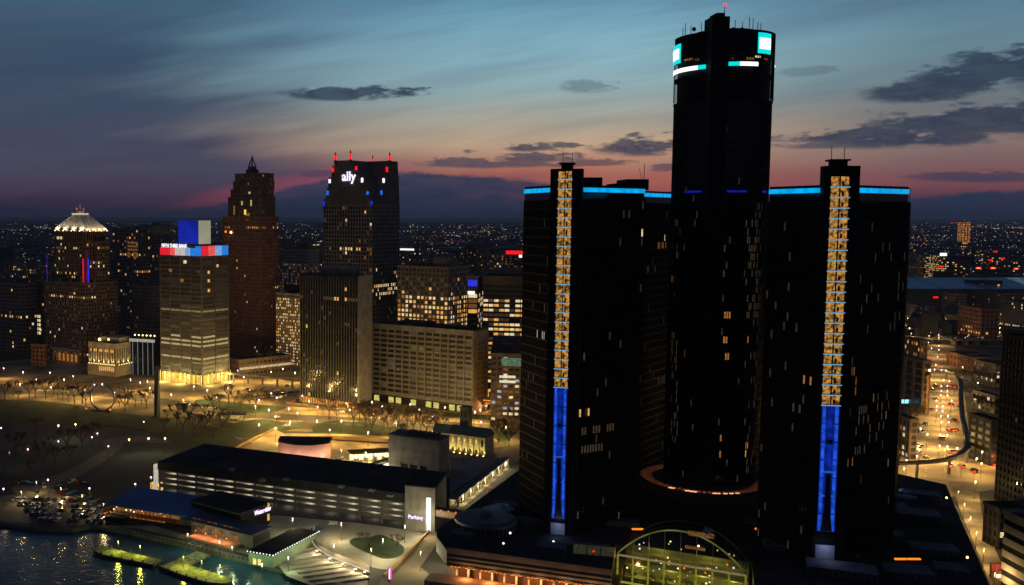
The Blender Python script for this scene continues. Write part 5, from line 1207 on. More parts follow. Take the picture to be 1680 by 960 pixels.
# riverside terminal: blue roofed restaurant, lower wing, black box with a sign
TA, TB = at(180, 446), at(315, 428)
t, L = local('river_terminal', 'riverside restaurant with a sloping blue roof and amber glazed front', 'restaurant', TA, TB)
h1 = zfor(TA, 826); 
MB().box(0, L, 4, 20, 0, h1-1).build('wall', brown, t)
m = MB(); m.v += [(-1,-1,h1),(L+1,-1,h1-.4),(L+1,22,h1+1.8),(-1,22,h1+2.2),(-1,-1,h1-.6),(L+1,-1,h1-1),(L+1,22,h1+1.2),(-1,22,h1+1.6)]; m.f += [(0,1,2,3),(7,6,5,4),(0,4,5,1),(1,5,6,2),(2,6,7,3),(3,7,4,0)]; m.mi += [0]*6
m.build('blue_roof', mat('blue_metal_roof', (.035,.12,.30), .55, scale=.05), t)
zg = h1-4.2
MB().box(-.5, L*.8, 0, 4, zg-.5, zg-.1).build('terrace_floor', brown, t)
for k in range(16):
    x = k*L*.8/16; MB().box(x+.15, x+L*.05-.15, 3.7, 3.95, zg, h1-1.2).build('window_pane', E('restaurant_glow', (150,90,45), .6, var=.8, scale=1.5), t)
m = MB(); rr = random.Random(31)
for k in range(30): m.ball((rr.uniform(1, L*.78), rr.uniform(1, 3.3), zg+rr.uniform(.8, 2.4)), rr.uniform(.15, .32), rr.choice((SOD, ORG, LW[0])), n=4)
m.build('table_lamp', None, t, 'stuff')
for k in range(9):
    x = L*.17+k*L*.055; MB().box(x+.1, x+L*.055-.25, 1.2, 1.4, .6, zg-1).build('window_pane', E('lower_glow', (150,88,30), .7, var=.5), t)
for k in range(17): MB().bar((k*L*.8/16, -.3, 0), (k*L*.8/16, -.3, h1-.8), .13, n=4).build('post', metal, t)
MB().box(2, 12, -6, -1, 0, 2.4).build('service_hut', blackm, t)
WA2, WB2 = at(314, 424), at(392, 408)
t, L = local('terminal_wing', 'lower glassy wing with dark blue flat roof, joined to the blue roofed restaurant', 'building', WA2, WB2)
h2 = zfor(WA2, 852)
MB().box(0, L+8, 0, 11, 0, h2).build('wall', darkcon, t); MB().box(-3, L+9, -3, 11.4, h2, h2+.6).build('roof', mat('slate_blue_roof', (.04,.07,.09), .6), t)
for row, z in enumerate((1, 4.6)):
    for k in range(9): MB().box(.6+k*L/9, (k+1)*L/9-.1, -.2, -.02, z, z+2.4).build('window_pane', E('wing_glow', (105,62,28), .6, var=.9, scale=.6) if (k+row) % 3 else E('wing_dark', (50,40,26), .5, var=.8), t)
MB().box(4, L+2, -7, -.2, .1, .8).build('terrace_step', mat('brick_terrace', (.34,.17,.09), .9), t)
tl = bpy.data.lights.new('terrace_light', 'POINT'); tl.energy = 700; tl.color = (1, .5, .22)
for k in range(4): lo = bpy.data.objects.new('terrace_light', tl); C.objects.link(lo); lo.parent = t; lo.location = (6+k*6, -4, 2.6); MB().ball((6+k*6, -3.6, 2.9), .28).build('step_lamp', ORG, t)
BA, BB2 = at(314, 440), at(395, 421)
t, L = local('black_box_hall', 'black box of a hall with a slanting lit name sign, behind the river terminal', 'building', BA, BB2)
hb = zfor(BB2, 843)
MB().box(0, L, 0, 19, 0, hb).build('wall', blackm, t); MB().box(-.3, L+.3, -.3, 19.3, hb, hb+.4).build('roof', roof_dark, t); MB().box(-.2, L+.2, -.35, -.1, hb-.5, hb-.2).build('edge_trim', roof_grey, t)
wall_text('Waterview', 3.0, E('sign_violet_white', (235,215,255), 1.5), t, (L+.35, 14., hb-2.), PI/2, .12, sx=.8)
for z_ in (2, 7): MB().box(L+.02, L+.3, 17.4, 18.6, z_, z_+3).build('lit_slot', E('slot_glow', (235,185,95), .9), t)
# kiosk with string lights
K1, K2, K3 = g(408, 925, 0), g(448, 932, 0), g(520, 893, 0)
t = thing('kiosk_building', 'low kiosk with dark pitched roof, green lit walls and a string of bulbs', 'kiosk', (K2.x, K2.y, 0)); pts = [(K1.x-K2.x, K1.y-K2.y), (0, 0), (K3.x-K2.x, K3.y-K2.y), (K1.x-K2.x+K3.x-K2.x, K1.y-K2.y+K3.y-K2.y)]
MB().prism(pts, 0, 4.6, mat('green_render', (.16,.21,.13), .8)).build('wall', MATS['green_render'], t)
MB().prism([(x*1.04, y*1.04) for x, y in pts], 4.6, 5.4, roof_dark).build('roof', roof_dark, t)
bm = MB().ball((0, 0, 0), .27, n=5).mesh('bulb'); bm.materials.append(E('bulb_white', (235,240,235), 2.6))
for (p, q_, n_) in ((pts[0], pts[1], 8), (pts[1], pts[2], 20)):
    for k in range(n_+1): f = k/n_; inst('bulb', bm, t, ((p[0]+(q_[0]-p[0])*f)*1.05, (p[1]+(q_[1]-p[1])*f)*1.05, 5.1))
e = Vector((pts[0][0], pts[0][1], 0)); en = e.normalized(); pe = Vector((en.y, -en.x, 0)); pe = pe if pe.y < 0 else -pe
for f in (.55, .75): q = e*f+pe*.15; m = MB().box(-.7, .7, -.1, .1, .2, 2.6); o_ = m.build('lit_window', E('kiosk_glow', (250,225,130), 1.1), t, loc=q); o_.rotation_euler = (0, 0, math.atan2(en.y, en.x))
gl2 = bpy.data.lights.new('kiosk_light', 'POINT'); gl2.energy = 500; gl2.color = (.7, 1, .6)
for f in (.3, .8): lo = bpy.data.objects.new('kiosk_light', gl2); C.objects.link(lo); lo.parent = t; q = e*f+pe*4; lo.location = (q.x, q.y, 4)
q = Vector((pts[2][0], pts[2][1], 0))*.5; lo = bpy.data.objects.new('kiosk_light', gl2); C.objects.link(lo); lo.parent = t; lo.location = (q.x+3, q.y-3, 4)
# docks
dockm = mat('dock_planks', (.24,.23,.10), .85, scale=.5, var=.5)
def dock(label, pts):
    P_ = [g(x, y, -.3) for x, y in pts]; t = thing('dock', label, 'dock', (P_[0].x, P_[0].y, -.3)); o_ = P_[0]
    MB().prism([(p.x-o_.x, p.y-o_.y) for p in P_], -.9, 0, darkcon, dockm).build('dock_deck', None, t)
    pl_ = MB().bar((0,0,-3), (0,0,.9), .3, n=6).mesh('pile', darkcon)
    for a, b in zip(P_, P_[1:]+P_[:1]):
        n_ = max(1, int((b-a).length/5))
        for k in range(n_): q = a+(b-a)*(k/n_)-o_; inst('pile', pl_, t, (q.x, q.y, 0))
    return t
dock('floating dock lit yellow green, apart at the left', [(154,903),(168,896),(264,918),(252,927),(166,909)])
dock('branching dock lit yellow green, joined to the promenade', [(262,929),(290,918),(322,904),(344,910),(322,921),(312,927),(380,949),(376,958),(338,955),(290,940)])
# low striped banner pylon
p = g(638, 955, 0); t = thing('lit_sign', 'small upright sign glowing magenta and white by the street corner', 'sign', (p.x, p.y, 0)); MB().box(-.4, .4, -.3, .3, 0, 5.5).build('sign_body', darkcon, t); MB().box(.4, 1.1, -.3, .3, 1.2, 5.4).build('sign_face', MAG, t); MB().box(-.1, .4, -.34, -.3, 1.2, 5.4).build('sign_edge', WHT, t)
# ---------------- plaza objects
p = g(258, 683, 0); zt = zfor(p, 601); t = thing('pylon', 'tall plain steel pylon rising dark from the plaza, left of the cube tower', 'pylon', (p.x, p.y, 0))
m = MB(); s_ = 2.1
for k in range(8):
    a0, a1 = .12*k, .12*(k+1); z0_, z1_ = zt*k/8, zt*(k+1)/8
    for i in range(4): u0, u1 = a0+i*PI/2, a0+(i+1)*PI/2; v0, v1 = a1+i*PI/2, a1+(i+1)*PI/2; m.quad((s_*math.cos(u0), s_*math.sin(u0), z0_), (s_*math.cos(u1), s_*math.sin(u1), z0_), (s_*math.cos(v1), s_*math.sin(v1), z1_), (s_*math.cos(v0), s_*math.sin(v0), z1_))
m.build('twisted_shaft', darkcon, t); MB().box(-1.2, 1.2, -1.2, 1.2, zt, zt+.3).build('cap', darkcon, t)
# broken ring sculpture
a_, b_2 = g(150, 672, 0), g(187, 674, 0); t, L = local('ring_sculpture', 'open ring sculpture of two tall curving arms on the plaza', 'sculpture', a_, b_2); hh = zfor(a_, 629)
for sgn in (-1, 1):
    m = MB(); pv = None
    for k in range(15):
        a = -PI/2*.8+k/14*(PI*.80+.0); c_ = (L/2+sgn*(L/2+.5)*math.cos(a)*1.0, 0, hh*.5+hh*.5*math.sin(a))
        if pv: m.bar(pv, c_, .75, r2=.7, n=5)
        pv = c_
    m.build('ring_arm', steel, t)
MB().box(L/2-8, L/2+8, -3, 3, 0, .6).build('plinth', darkcon, t); MB().ball((L-2, -2, 1), .8).build('ground_lamp', ORG, t); MB().ball((-3, -2, 1), .6).build('ground_lamp', ORG, t)
# small kiosk stands on the plaza
for (px, py, lab) in ((303, 676, 'small round plaza kiosk with a flat lid and a lamp, right of the pylon'), (380, 688, 'low lit pavilion half hidden by the plaza trees')):
    p = g(px, py, 0); t = thing('plaza_kiosk', lab, 'kiosk', (p.x, p.y, 0))
    if px == 303: MB().bar((0,0,0), (0,0,6), 1.2, r2=3, n=10).build('stem', darkcon, t); MB().bar((0,0,6), (0,0,7), 4, n=12).build('lid', roof_dark, t); MB().ball((3.5,-1,6), .7).build('lamp', WHT, t)
    else: MB().box(-9, 9, 0, 5, 0, 3.4).build('wall', darkcon, t); MB().box(-8, 8, -.3, -.02, .4, 2.8).build('lit_front', E('pavilion_glow', (200,165,90), .8, var=.7, scale=.4), t); MB().box(-10, 10, -1.5, 6, 3.4, 4).build('roof', roof_dark, t)
def hedge(name, label, pts, h, w_):
    P_ = [g(x, y, 0) for x, y in pts]; m = MB(); rr = random.Random(len(label))
    for a, b in zip(P_, P_[1:]):
        L_ = (b-a).length; n_ = int(L_*9)
        for k in range(n_):
            q = a+(b-a)*rr.random()+Vector((rr.uniform(-w_, w_), rr.uniform(-w_, w_), rr.uniform(.1, h))); v = Vector([rr.uniform(-1, 1) for _ in range(3)]).normalized()*.55; u_ = Vector([rr.uniform(-1, 1) for _ in range(3)]).normalized()*.55; m.poly([q-v, q+u_, q+v])
    return tag(m.build(name, mat('hedge_leaf', (.03,.045,.02), .9)), label, 'hedge')
hedge('hedge', 'dark clipped hedge along the municipal block lawn', [(480,659),(560,664),(600,668)], 1.4, 2)
hedge('hedge', 'ragged hedge on the lawn island of the loop road', [(603,895),(610,908),(640,914)], 1.2, .8)
# pedestrian walkway: elevated bridge crossing left of the slab tower and lit bridge right of the marble wing
for (pa_, pb_, z_, lab, em_) in ((g(372,612,7), g(492,624,7), 7, 'dark elevated track crossing the street left of the slab tower', None), (g(790,661,6), g(870,668,6), 6, 'orange lit elevated walkway between marble wing and left black tower', 1)):
    t, L = local('elevated_walkway', lab, 'walkway', Vector((pa_.x, pa_.y, 0)), Vector((pb_.x, pb_.y, 0)))
    MB().box(0, L, -1.8, 1.8, z_-.7, z_).build('deck', darkcon, t); MB().box(0, L, -2, -1.8, z_, z_+1).build('side_rail', darkcon, t)
    for k in range(5): MB().box(L*(k+.5)/5-.6, L*(k+.5)/5+.6, -.6, .6, 0, z_-.7).build('pier', darkcon, t)
    if em_:
        MB().box(0, L, -2.1, -2.0, z_+.2, z_+.8).build('light_line', E('orange_line', (255,150,70), 1.1, var=.3, scale=1.), t); MB().box(0, L, 2.0, 2.1, z_+1.2, z_+2.0).build('light_line', MATS['orange_line'], t)
        ol = bpy.data.lights.new('walkway_light', 'POINT'); ol.energy = 2500; ol.color = (1, .5, .15)
        for k in range(4): lo = bpy.data.objects.new('walkway_light', ol); C.objects.link(lo); lo.parent = t; lo.location = (L*(k+.5)/4, -1, z_-1.5)
# terrace stripes: low steps with light between
t = None
a_, b_2 = g(515, 900, 0), g(605, 950, 0)
for k in range(9):
    f = k/8; p = a_+(b_2-a_)*f; q = p+Vector((-17-4*f, -9+2*f, 0))
    m = MB().prism([(0, 0), (q.x-p.x, q.y-p.y), (q.x-p.x+.5, q.y-p.y-.6), (.5, -.6)], .14, .7, ter_m); o_ = m.build('terrace_kerb', ter_m, loc=(p.x, p.y, 0)); o_['kind'] = 'structure'
fx2 = bpy.data.lights.new('wall_wash', 'POINT'); fx2.energy = 900; fx2.color = (1, .78, .5)
P_ = [g(x, y, 0) for x, y in ((514,880),(512,892),(524,908),(545,921),(566,930),(587,938),(602,943))]
for i, p in enumerate(P_):
    t = thing('bollard_lamp', nth(i)+' small wall lamp from the left under the curved retaining wall', 'lamp', (p.x-1, p.y-1.2, .14), 0, 'lamps under the curved wall')
    MB().bar((0,0,0), (0,0,1.3), .12, n=5).build('post', metal, t); MB().box(-.5, .5, -.15, .15, 1.3, 1.6).build('lamp_head', SOD, t)
    lo = bpy.data.objects.new('lamp_light', fx2); C.objects.link(lo); lo.parent = t; lo.location = (-.6, -.6, 1.9)

# thin bright strip along the top of the curved wall, and the orange lit parapet beside the street
P_ = [g(x, y, 2.7) for x, y in smooth([(514,868),(512,882),(521,897),(545,912),(580,926),(607,936)], False)]; m = MB()
for a, b in zip(P_, P_[1:]): m.bar((a.x-.2, a.y-.5, 2.4), (b.x-.2, b.y-.5, 2.4), .10, n=4)
tag(m.build('led_strip', E('wall_led', (240,225,190), 1.1, var=.4, scale=1.)), 'thin warm light strip along the curved retaining wall', 'light strip')
wallrun('parapet_wall', [(630,948),(655,925),(684,895),(708,870)], .1, 1.5, .8, mat('orange_stone', (.42,.27,.12), .85), 'low ochre parapet wall running up between forecourt and street', 'wall')
wallrun('parapet_wall', [(362,752),(395,732),(455,704)], .1, 1.6, .8, MATS['orange_stone'], 'low ochre parapet wall along the gold lit ramp left of the pink pavilion', 'wall')
wallrun('parapet_wall', [(470,722),(540,720),(640,726),(700,730)], .1, 2.2, .8, MATS['orange_stone'], 'ochre wall closing the back of the lit courtyard behind the pink pavilion', 'wall')
# parked service vehicles, mowing strips and crossing lines: painted markings on the street paving
m = MB(); pm5 = MATS['road_paint']
def stripes(px, py, dx, dy, n_, L_, wd_, rz):
    c_, s_ = math.cos(rz), math.sin(rz); o_ = g(px, py, .16)
    for k in range(n_):
        x, y = o_.x+dx*k, o_.y+dy*k; pts_ = [(-L_/2, -wd_/2), (L_/2, -wd_/2), (L_/2, wd_/2), (-L_/2, wd_/2)]
        m.quad(*[(x+a*c_-b*s_, y+a*s_+b*c_, .16) for a, b in pts_])
for (px, py) in ((120,645),(250,652),(330,668),(470,690),(560,690),(700,697),(400,640),(60,640)): stripes(px, py, 1.3, -.3, 9, 4.5, .55, 1.1)
for (x0, y0, x1, y1) in ((-40,646,190,660),(190,660,330,679),(330,679,480,691),(480,691,740,706)):
    a, b = g(x0, y0, .16), g(x1, y1, .16); n_ = int((b-a).length/9); an = math.atan2((b-a).y, (b-a).x)
    for k in range(n_): p = a+(b-a)*(k/n_); c_, s_ = math.cos(an), math.sin(an); m.quad(*[(p.x+u*c_-v*s_, p.y+u*s_+v*c_, .16) for u, v in ((0,-.12),(3.4,-.12),(3.4,.12),(0,.12))])
o_ = m.build('street_markings', pm5); o_['kind'] = 'structure'
# curved lane lines on the forecourt loop
m = MB()
for rad in (0, 1, 2):
    pv = None
    for k in range(25):
        t_ = k/24; x = 590-(38+rad*14)*math.sin(t_*PI)*.9+ (0 if t_ < .5 else 20*(t_-.5)); y = 862+t_*62-rad*2+rad*4*t_
        p = g(x, y, .17)
        if pv is not None: d = (p-pv).normalized(); n2_ = Vector((-d.y, d.x, 0))*.14; m.quad(pv-n2_, p-n2_, p+n2_, pv+n2_)
        pv = p
o_ = m.build('lane_lines', mat('yellow_paint', (.6,.48,.12), .7)); o_['kind'] = 'structure'
# roof kit on the garage and terminal
for i, (px, py) in enumerate(((430,790),(470,788),(560,800),(610,806),(380,772),(640,815))):
    p = g(px, py, 15.5); t = thing('roof_unit', nth(i)+' small ventilator from the left on the garage roof', 'ventilator', (p.x, p.y, 15.5), -.45, 'ventilators on the garage roof'); MB().box(-1.3, 1.3, -1, 1, 0, 1.1).build('housing', roof_grey, t); MB().bar((0,0,1.1), (0,0,1.6), .5, n=8).build('cowl', metal, t)
# ================================================================ right-hand side: avenue, viaducts, blocks

def rb(label, lpx, rpx, D, dep, top, wall, nm='low_block', ang=2, **k):
    """block on the right: lpx is the outline's left edge (its far left corner), rpx the right end of the front"""
    lf = 560+(lpx-560)*(D+dep)/D
    rpx = max(rpx, lf+12)
    B = block(nm, label, rpx, D, lf, rpx, ang, top, wall, maxw=k.pop('maxw', 120), depth=dep, faces='FL', **k); return B
rb('black office tower cut by the right picture edge with few lit windows', 1638, 1790, 452, 26, 562, blackm, 'office_tower', gl=blackg, bw=3, lit=litf(.012, .06, (1,2,5), seed=80, faint=.03))
rb('dark low block with rows of pale windows at the tower foot, right picture edge', 1622, 1720, 405, 10, 838, roof_dark, gl=blackg, bw=3, fh=4, lit=litf(.12, .2, (1,3), seed=81))
rb('banded concrete building in the bottom right corner', 1652, 1800, 345, 14, 862, concrete, 'stepped_building', gl=glass, fh=4.5, bw=60, pier=.0, span=.55)
t = thing('lit_entrance', 'glowing red and white entrance wall beside the side street', 'entrance', tuple(at(1640, 372, 0)))
MB().box(-3.5, 3, 0, .8, 0, 6).build('wall', brick, t); MB().box(-3.3, 2.8, -.3, -.05, 1.6, 5.6).build('red_panel', E('red_panel', (175,70,40), .7, var=.7), t); MB().box(-1.6, 3, -.7, -.35, .5, 1.5).build('white_strip', SOD, t); MB().ball((2.4, -8, 1.2), .9).build('violet_lamp', VIO, t)
B = rb('red brick block with lit wall lamps beside the curving track', 1553, 1643, 885, 40, 588, brick, 'brick_building', gl=MATS['shadow_window'], fh=6, bw=6, pier=.6, span=.5, lit=litf(.08, seed=82), roof=roof_dark, ang=4)
for k in range(3): MB().ball((-B.w1*.75+k*B.w1*.3, -1.5, 5), .8).build('wall_lamp', SOD, B.root)
rb('grey block with glowing floors at the right edge above the brick block', 1600, 1700, 800, 30, 600, darkcon, 'office_block', gl=MATS['shadow_window'], lit=litf(.1, .25, (1,2,3), seed=83, faint=.2))
rb('long brick warehouse with two rows of amber windows, above the viaduct', 1570, 1640, 1080, 45, 508, brick, 'brick_building', gl=MATS['shadow_window'], fh=5, bw=5, pier=.45, span=.5, lit=litf(.05, .9, (3,0,2), lo=.1, hi=.5, seed=84), ang=4)
rb('dark warehouse at the right edge behind the amber windowed one', 1640, 1720, 1150, 60, 500, greyst, gl=MATS['shadow_window'], lit=litf(.05, .2, (1,0), seed=184))
rb('long dark warehouse right of the distant avenue, below the blue roofed hall', 1590, 1700, 1330, 70, 482, brown, gl=MATS['shadow_window'], lit=litf(.05, .1, (2,3), seed=85), maxw=130)
rb('tan low slab above the avenue end, right of the red lamp', 1545, 1586, 1290, 40, 484, tan, gl=MATS['shadow_window'], lit=litf(.03, .05, (2,3), seed=185))
rb('flat tan block left of the avenue with glowing yard lamps', 1478, 1524, 1250, 60, 504, tan, gl=MATS['shadow_window'], lit=litf(.06, .1, (2,3), seed=86))
B = rb('flat roofed block with a lit amber wall just right of the black tower', 1470, 1506, 690, 36, 594, brown, gl=MATS['shadow_window'], fh=5, bw=12, pier=.3, span=.3)
MB().box(-B.w1*.5, -B.w1*.2, -.7, -.5, .5, B.h*.75).build('lit_wall', E('amber_wall', (190,110,50), .7, var=.6, scale=.4), B.root); MB().ball((-B.w1*.35, -2, B.h*.85), .9).build('wall_lamp', SOD, B.root)
rb('small brown block with gold lit windows, beyond the amber walled block', 1482, 1508, 900, 30, 560, brown, gl=MATS['shadow_window'], fh=5, bw=4, lit=litf(.2, .2, (3,0), seed=87))
B = rb('dark two storey block with an orange lit bay, inside the bend of the track', 1594, 1650, 545, 20, 692, roof_dark, 'parking_block', gl=MATS['shadow_window'], fh=4, bw=6, pier=.2, span=.4)
MB().box(-B.w1*.75, -B.w1*.3, -3, -.5, .2, 1.2).build('orange_bay', E('orange_bay', (235,80,30), .8, var=.5), B.root); MB().ball((-B.w1*.42, -3, 3), .8).build('orange_lamp', ORG, B.root)
ol = bpy.data.lights.new('bay_light', 'POINT'); ol.energy = 2500; ol.color = (1, .3, .08); lo = bpy.data.objects.new('bay_light', ol); C.objects.link(lo); lo.parent = B.root; lo.location = (-B.w1*.5, -4, 4)
rb('grey flat block behind the orange lit bay', 1600, 1650, 690, 26, 652, darkcon, gl=MATS['shadow_window'], fh=4, bw=5, lit=litf(.15, .2, (1,2,3), seed=88))
B = rb('far block with a white roof sign and yellow floors, right of the black tower', 1516, 1541, 1900, 50, 419, cream, gl=MATS['shadow_window'], lit=litf(.3, .6, (0,1,0), seed=89))
MB().box(-B.w1, -1, -1.4, -.6, B.h-1, B.h+4.5).build('white_sign', WHT, B.root)
rb('far wide block touching the right black tower, pale roof edge', 1475, 1514, 1950, 60, 418, tan, gl=MATS['shadow_window'], lit=litf(.1, .2, (2,5), seed=90, faint=.2))
# long blue roofed hall
t = thing('blue_roofed_hall', 'very long low hall with a glowing steel blue roof, crossing the right background', 'hall', tuple(at(1390, 1420, 0)))
zr1 = zfor(at(1560, 1420), 474); zr2 = zfor(at(1560, 1500), 455); Lh = 345
for k in range(10):
    x0, x1 = Lh*k/10, Lh*(k+1)/10-1.2; MB().quad((x0, 0, zr1), (x1, 0, zr1), (x1, 75, zr2), (x0, 75, zr2)).build('roof_panel', E('roof_blue_end', (75,105,120), .6, var=.5, scale=.03) if k in (0, 8) else mat('steel_blue_roof', (.16,.33,.50), .35, scale=.02, var=.3), t)
MB().box(0, Lh, 0, 75, 0, zr1-.3).build('wall', darkcon, t); MB().quad((0, 75.1, zr2), (Lh, 75.1, zr2), (Lh, 75.1, 0), (0, 75.1, 0)).build('back_wall', darkcon, t)
# viaduct
a_, b_2 = g(1553, 556, 6), g(1700, 556, 6); t, L = local('viaduct', 'pale concrete road viaduct crossing the right side behind the brick block', 'viaduct', Vector((a_.x, a_.y, 0)), Vector((b_2.x, b_2.y, 0)))
MB().box(0, L, -9, 9, 5, 6).build('deck', concrete, t); MB().box(0, L, -9.3, -9, 6, 7).build('side_rail', concrete, t); MB().box(0, L, 9, 9.3, 6, 7).build('side_rail', concrete, t)
pm3 = MB().box(-1, 1, -7, 7, 0, 5).mesh('pier', concrete)
for k in range(8): inst('pier', pm3, t, (L*(k+.5)/8, 0, 0))
# elevated people-mover track
trk = [(1440,757),(1475,758),(1505,757),(1535,755),(1558,751),(1576,744),(1587,734),(1589,722),(1584,705),(1579,685),(1577,660),(1577,635),(1575,622),(1568,612),(1552,606),(1530,603),(1505,600),(1470,597)]
zt_ = 9.0; P_ = [g(x, y, zt_) for x, y in trk]; o_ = P_[0]; t = thing('people_mover_track', 'dark elevated train track curving over the avenue', 'elevated track', (o_.x, o_.y, 0))
m = MB(); rm_ = MB()
ns = []
for i, p in enumerate(P_): d = (P_[min(i+1, len(P_)-1)]-P_[max(i-1, 0)]).normalized(); ns.append(Vector((-d.y, d.x, 0)))
for i in range(len(P_)-1):
    a, b = P_[i]-o_, P_[i+1]-o_; na, nb_ = ns[i]*1.6, ns[i+1]*1.6
    m.prism([((a-na).x, (a-na).y), ((b-nb_).x, (b-nb_).y), ((b+nb_).x, (b+nb_).y), ((a+na).x, (a+na).y)], zt_-1.4, zt_)
    for s_ in (-.8, .8): rm_.bar((a.x+ns[i].x*s_, a.y+ns[i].y*s_, zt_+.1), (b.x+ns[i+1].x*s_, b.y+ns[i+1].y*s_, zt_+.1), .12, n=4)
m.build('guideway', darkcon, t); rm_.build('running_rail', metal, t, 'stuff')
cpm = MB().bar((0,0,0), (0,0,zt_-1.4), .8, n=8).mesh('column', darkcon)
for i in range(0, len(P_), 2): q = P_[i]-o_; inst('column', cpm, t, (q.x, q.y, 0))
# train station sign / lit billboard in the gap between towers and avenue
p = g(1482, 672, 0); t = thing('lit_sign', 'pair of bright cyan white sign panels close to the right black tower', 'sign', tuple(p)); zz = 0
for k in range(2): MB().bar((-2+k*5, 0, 0), (-2+k*5, 0, 5), .2, n=5).build('post', metal, t); MB().box(-3.6+k*4.4, .2+k*4.4, -.3, .1, 4.6, 7.4).build('sign_face', E('cyan_white_sign', (140,225,255), 1.4), t)
# retail blocks hidden in shadow left of the avenue
rb('low dark shop row left of the avenue with coloured window lights', 1466, 1488, 560, 20, 690, brown, gl=MATS['shadow_window'], fh=4, bw=4, lit=litf(.2, .2, (3,4,1), seed=91))
# red lights far off: on mast frames
for i, (px, py, D_, r_) in enumerate(((1603,440,1800,4.2),(1627,440,1800,4.2),(1665,441,1800,3.6),(1623,427,2000,3.2),(1643,424,2000,3.2),(1631,413,2200,3.4),(1542,437,1800,3.2),(1532,488,1150,2.2),(1560,366,5200,4))):
    p = at(px, D_, 0); z_ = zfor(p, py); t = thing('red_light_sign', nth(i)+' red sign light in the far right district', 'sign', (p.x, p.y, 0), 0, 'red sign lights in the far right district')
    MB().bar((0,0,0), (0,0,z_-r_*.5), .4, n=5).build('mast', metal, t); MB().box(-r_*1.2, r_*1.2, -.4, .4, z_-r_*.45, z_+r_*.45).build('sign_face', RED, t)
    if i in (0, 1, 2): MB().box(-r_*.8, r_*.6, -.7, -.4, z_-r_*.12, z_+r_*.15).build('sign_core', E('orange_core', (255,190,90), 1.8), t)
# casino-like bright block on the horizon
B = rb('lone orange lit building on the horizon above the blue roofed hall', 1570, 1592, 5200, 40, 364, cream, 'distant_building', gl=E('orange_glaze', (205,135,60), .7, var=.7, scale=.03), fh=9, bw=15, pier=.3, span=.3, base=8)

for i, (px, py) in enumerate(sorted(((1558,634),(1566,635),(1572,660),(1560,665),(1557,706),(1568,706),(1557,742),(1568,742),(1558,765),(1577,766),(1598,774),(1475,728),(1538,598),(1525,588),(1548,588)))):  # red lamps on posts added to stand in for car tail lights
    p = g(px, py, 5.5); t = thing('tail_light_standin', nth(i)+' added red lamp from the left along the avenue, standing for tail lights', 'added lamp', (p.x, p.y, 0), 0, 'added red lamps on the avenue')
    MB().bar((0,0,0), (0,0,5), .12, n=5).build('post', metal, t); MB().box(-.35, .35, -.25, .25, 4.6, 6.2).build('standin_lamp_box', blackm, t); MB().box(-.55, .55, -.45, -.26, 5.1, 6.0).build('standin_red_lens', E('standin_red', (255,45,30), 2.6), t)
# ================================================================ lamps, trees, cars
LH = 9.0
def lamp_meshes(h, hm, r):
    return MB().bar((0,0,0), (0,0,h-.4), .11, r2=.08, n=5).bar((0,0,h-.5), (0,-.5,h-.1), .07, n=4).mesh('pole', metal), MB().ball((0,-.3,h), r, n=6).mesh('lamp_head', hm)
lampkinds = {}
def add_lamps(pts, labelfmt, group, cat='street lamp', h=LH, head=VIO, r=.42, power=4200, col=(1,.68,.27), every=1, z=0., name='street_lamp', soft=.35):
    pm_, hm_ = lamp_meshes(h, head, r); ld = None
    if power: ld = bpy.data.lights.new('lamp_light', 'POINT'); ld.energy = power; ld.color = col; ld.shadow_soft_size = soft
    for i, (px, py) in enumerate(sorted(pts)):
        p = g(px, py, z+h); t = thing(name, labelfmt % nth(i), cat, (p.x, p.y, z), 0, group)
        inst('pole', pm_, t); inst('lamp_head', hm_, t)
        if ld and i % every == 0: lo = bpy.data.objects.new('lamp_light', ld); C.objects.link(lo); lo.parent = t; lo.location = (0, -.3, h-.9)
zoneA = [(6,604),(38,610),(82,611),(33,630),(84,635),(120,617),(155,631),(168,630),(214,622),(230,627),(206,637),(188,644),(121,639),(60,622),(105,622),(140,640)]
zoneB = [(242,625),(246,636),(281,647),(301,656),(318,634),(390,608),(400,618),(377,626),(374,637),(445,610),(464,605),(484,611),(445,645),(454,652),(425,656),(419,666),(441,672),(474,670),(488,677),(496,649),(476,692),(425,696),(452,702),(452,683),(340,640),(355,652),(410,640)]
zoneC = [(507,657),(521,667),(555,654),(568,662),(574,672),(610,659),(627,666),(636,677),(673,663),(688,672),(730,668),(709,684),(541,705),(604,709),(710,707),(779,675),(788,672),(789,692),(820,676),(854,678),(520,690),(560,690),(650,694),(760,700),(830,700)]
add_lamps(zoneA, '%s violet white street lamp from the left, on the street below the pyramid tower', 'street lamps below the pyramid tower', power=6500, r=.5, col=(1,.60,.17))
add_lamps(zoneB, '%s violet white street lamp from the left, between pyramid tower and slab tower', 'street lamps below the cube tower', power=9500, r=.5, col=(1,.62,.17))
add_lamps(zoneC, '%s violet white street lamp from the left, before slab tower and marble wing', 'street lamps before the marble wing', power=9500, r=.48, col=(1,.61,.17))
add_lamps([(16,742),(46,737),(96,724),(151,717),(160,711),(178,732),(79,787),(147,801),(222,794),(6,802),(236,692),(2,702),(248,783)], '%s lamp from the left on the dark riverside plaza', 'lamps on the dark plaza', power=220, r=.45)
add_lamps([(96,698),(124,696),(212,721),(244,719),(271,719)], '%s bright white path lamp from the left on the plaza lawn', 'white path lamps on the plaza', head=SOD, r=.55, power=1100, col=(.9,1,.5))
add_lamps([(194,888),(230,895),(301,913),(331,920),(361,927)], '%s slim lamp from the left on the lit docks', 'dock lamps', 'dock lamp', h=4.2, head=SOD, r=.22, power=1300, col=(.95,1,.12), z=-.3, name='dock_lamp')
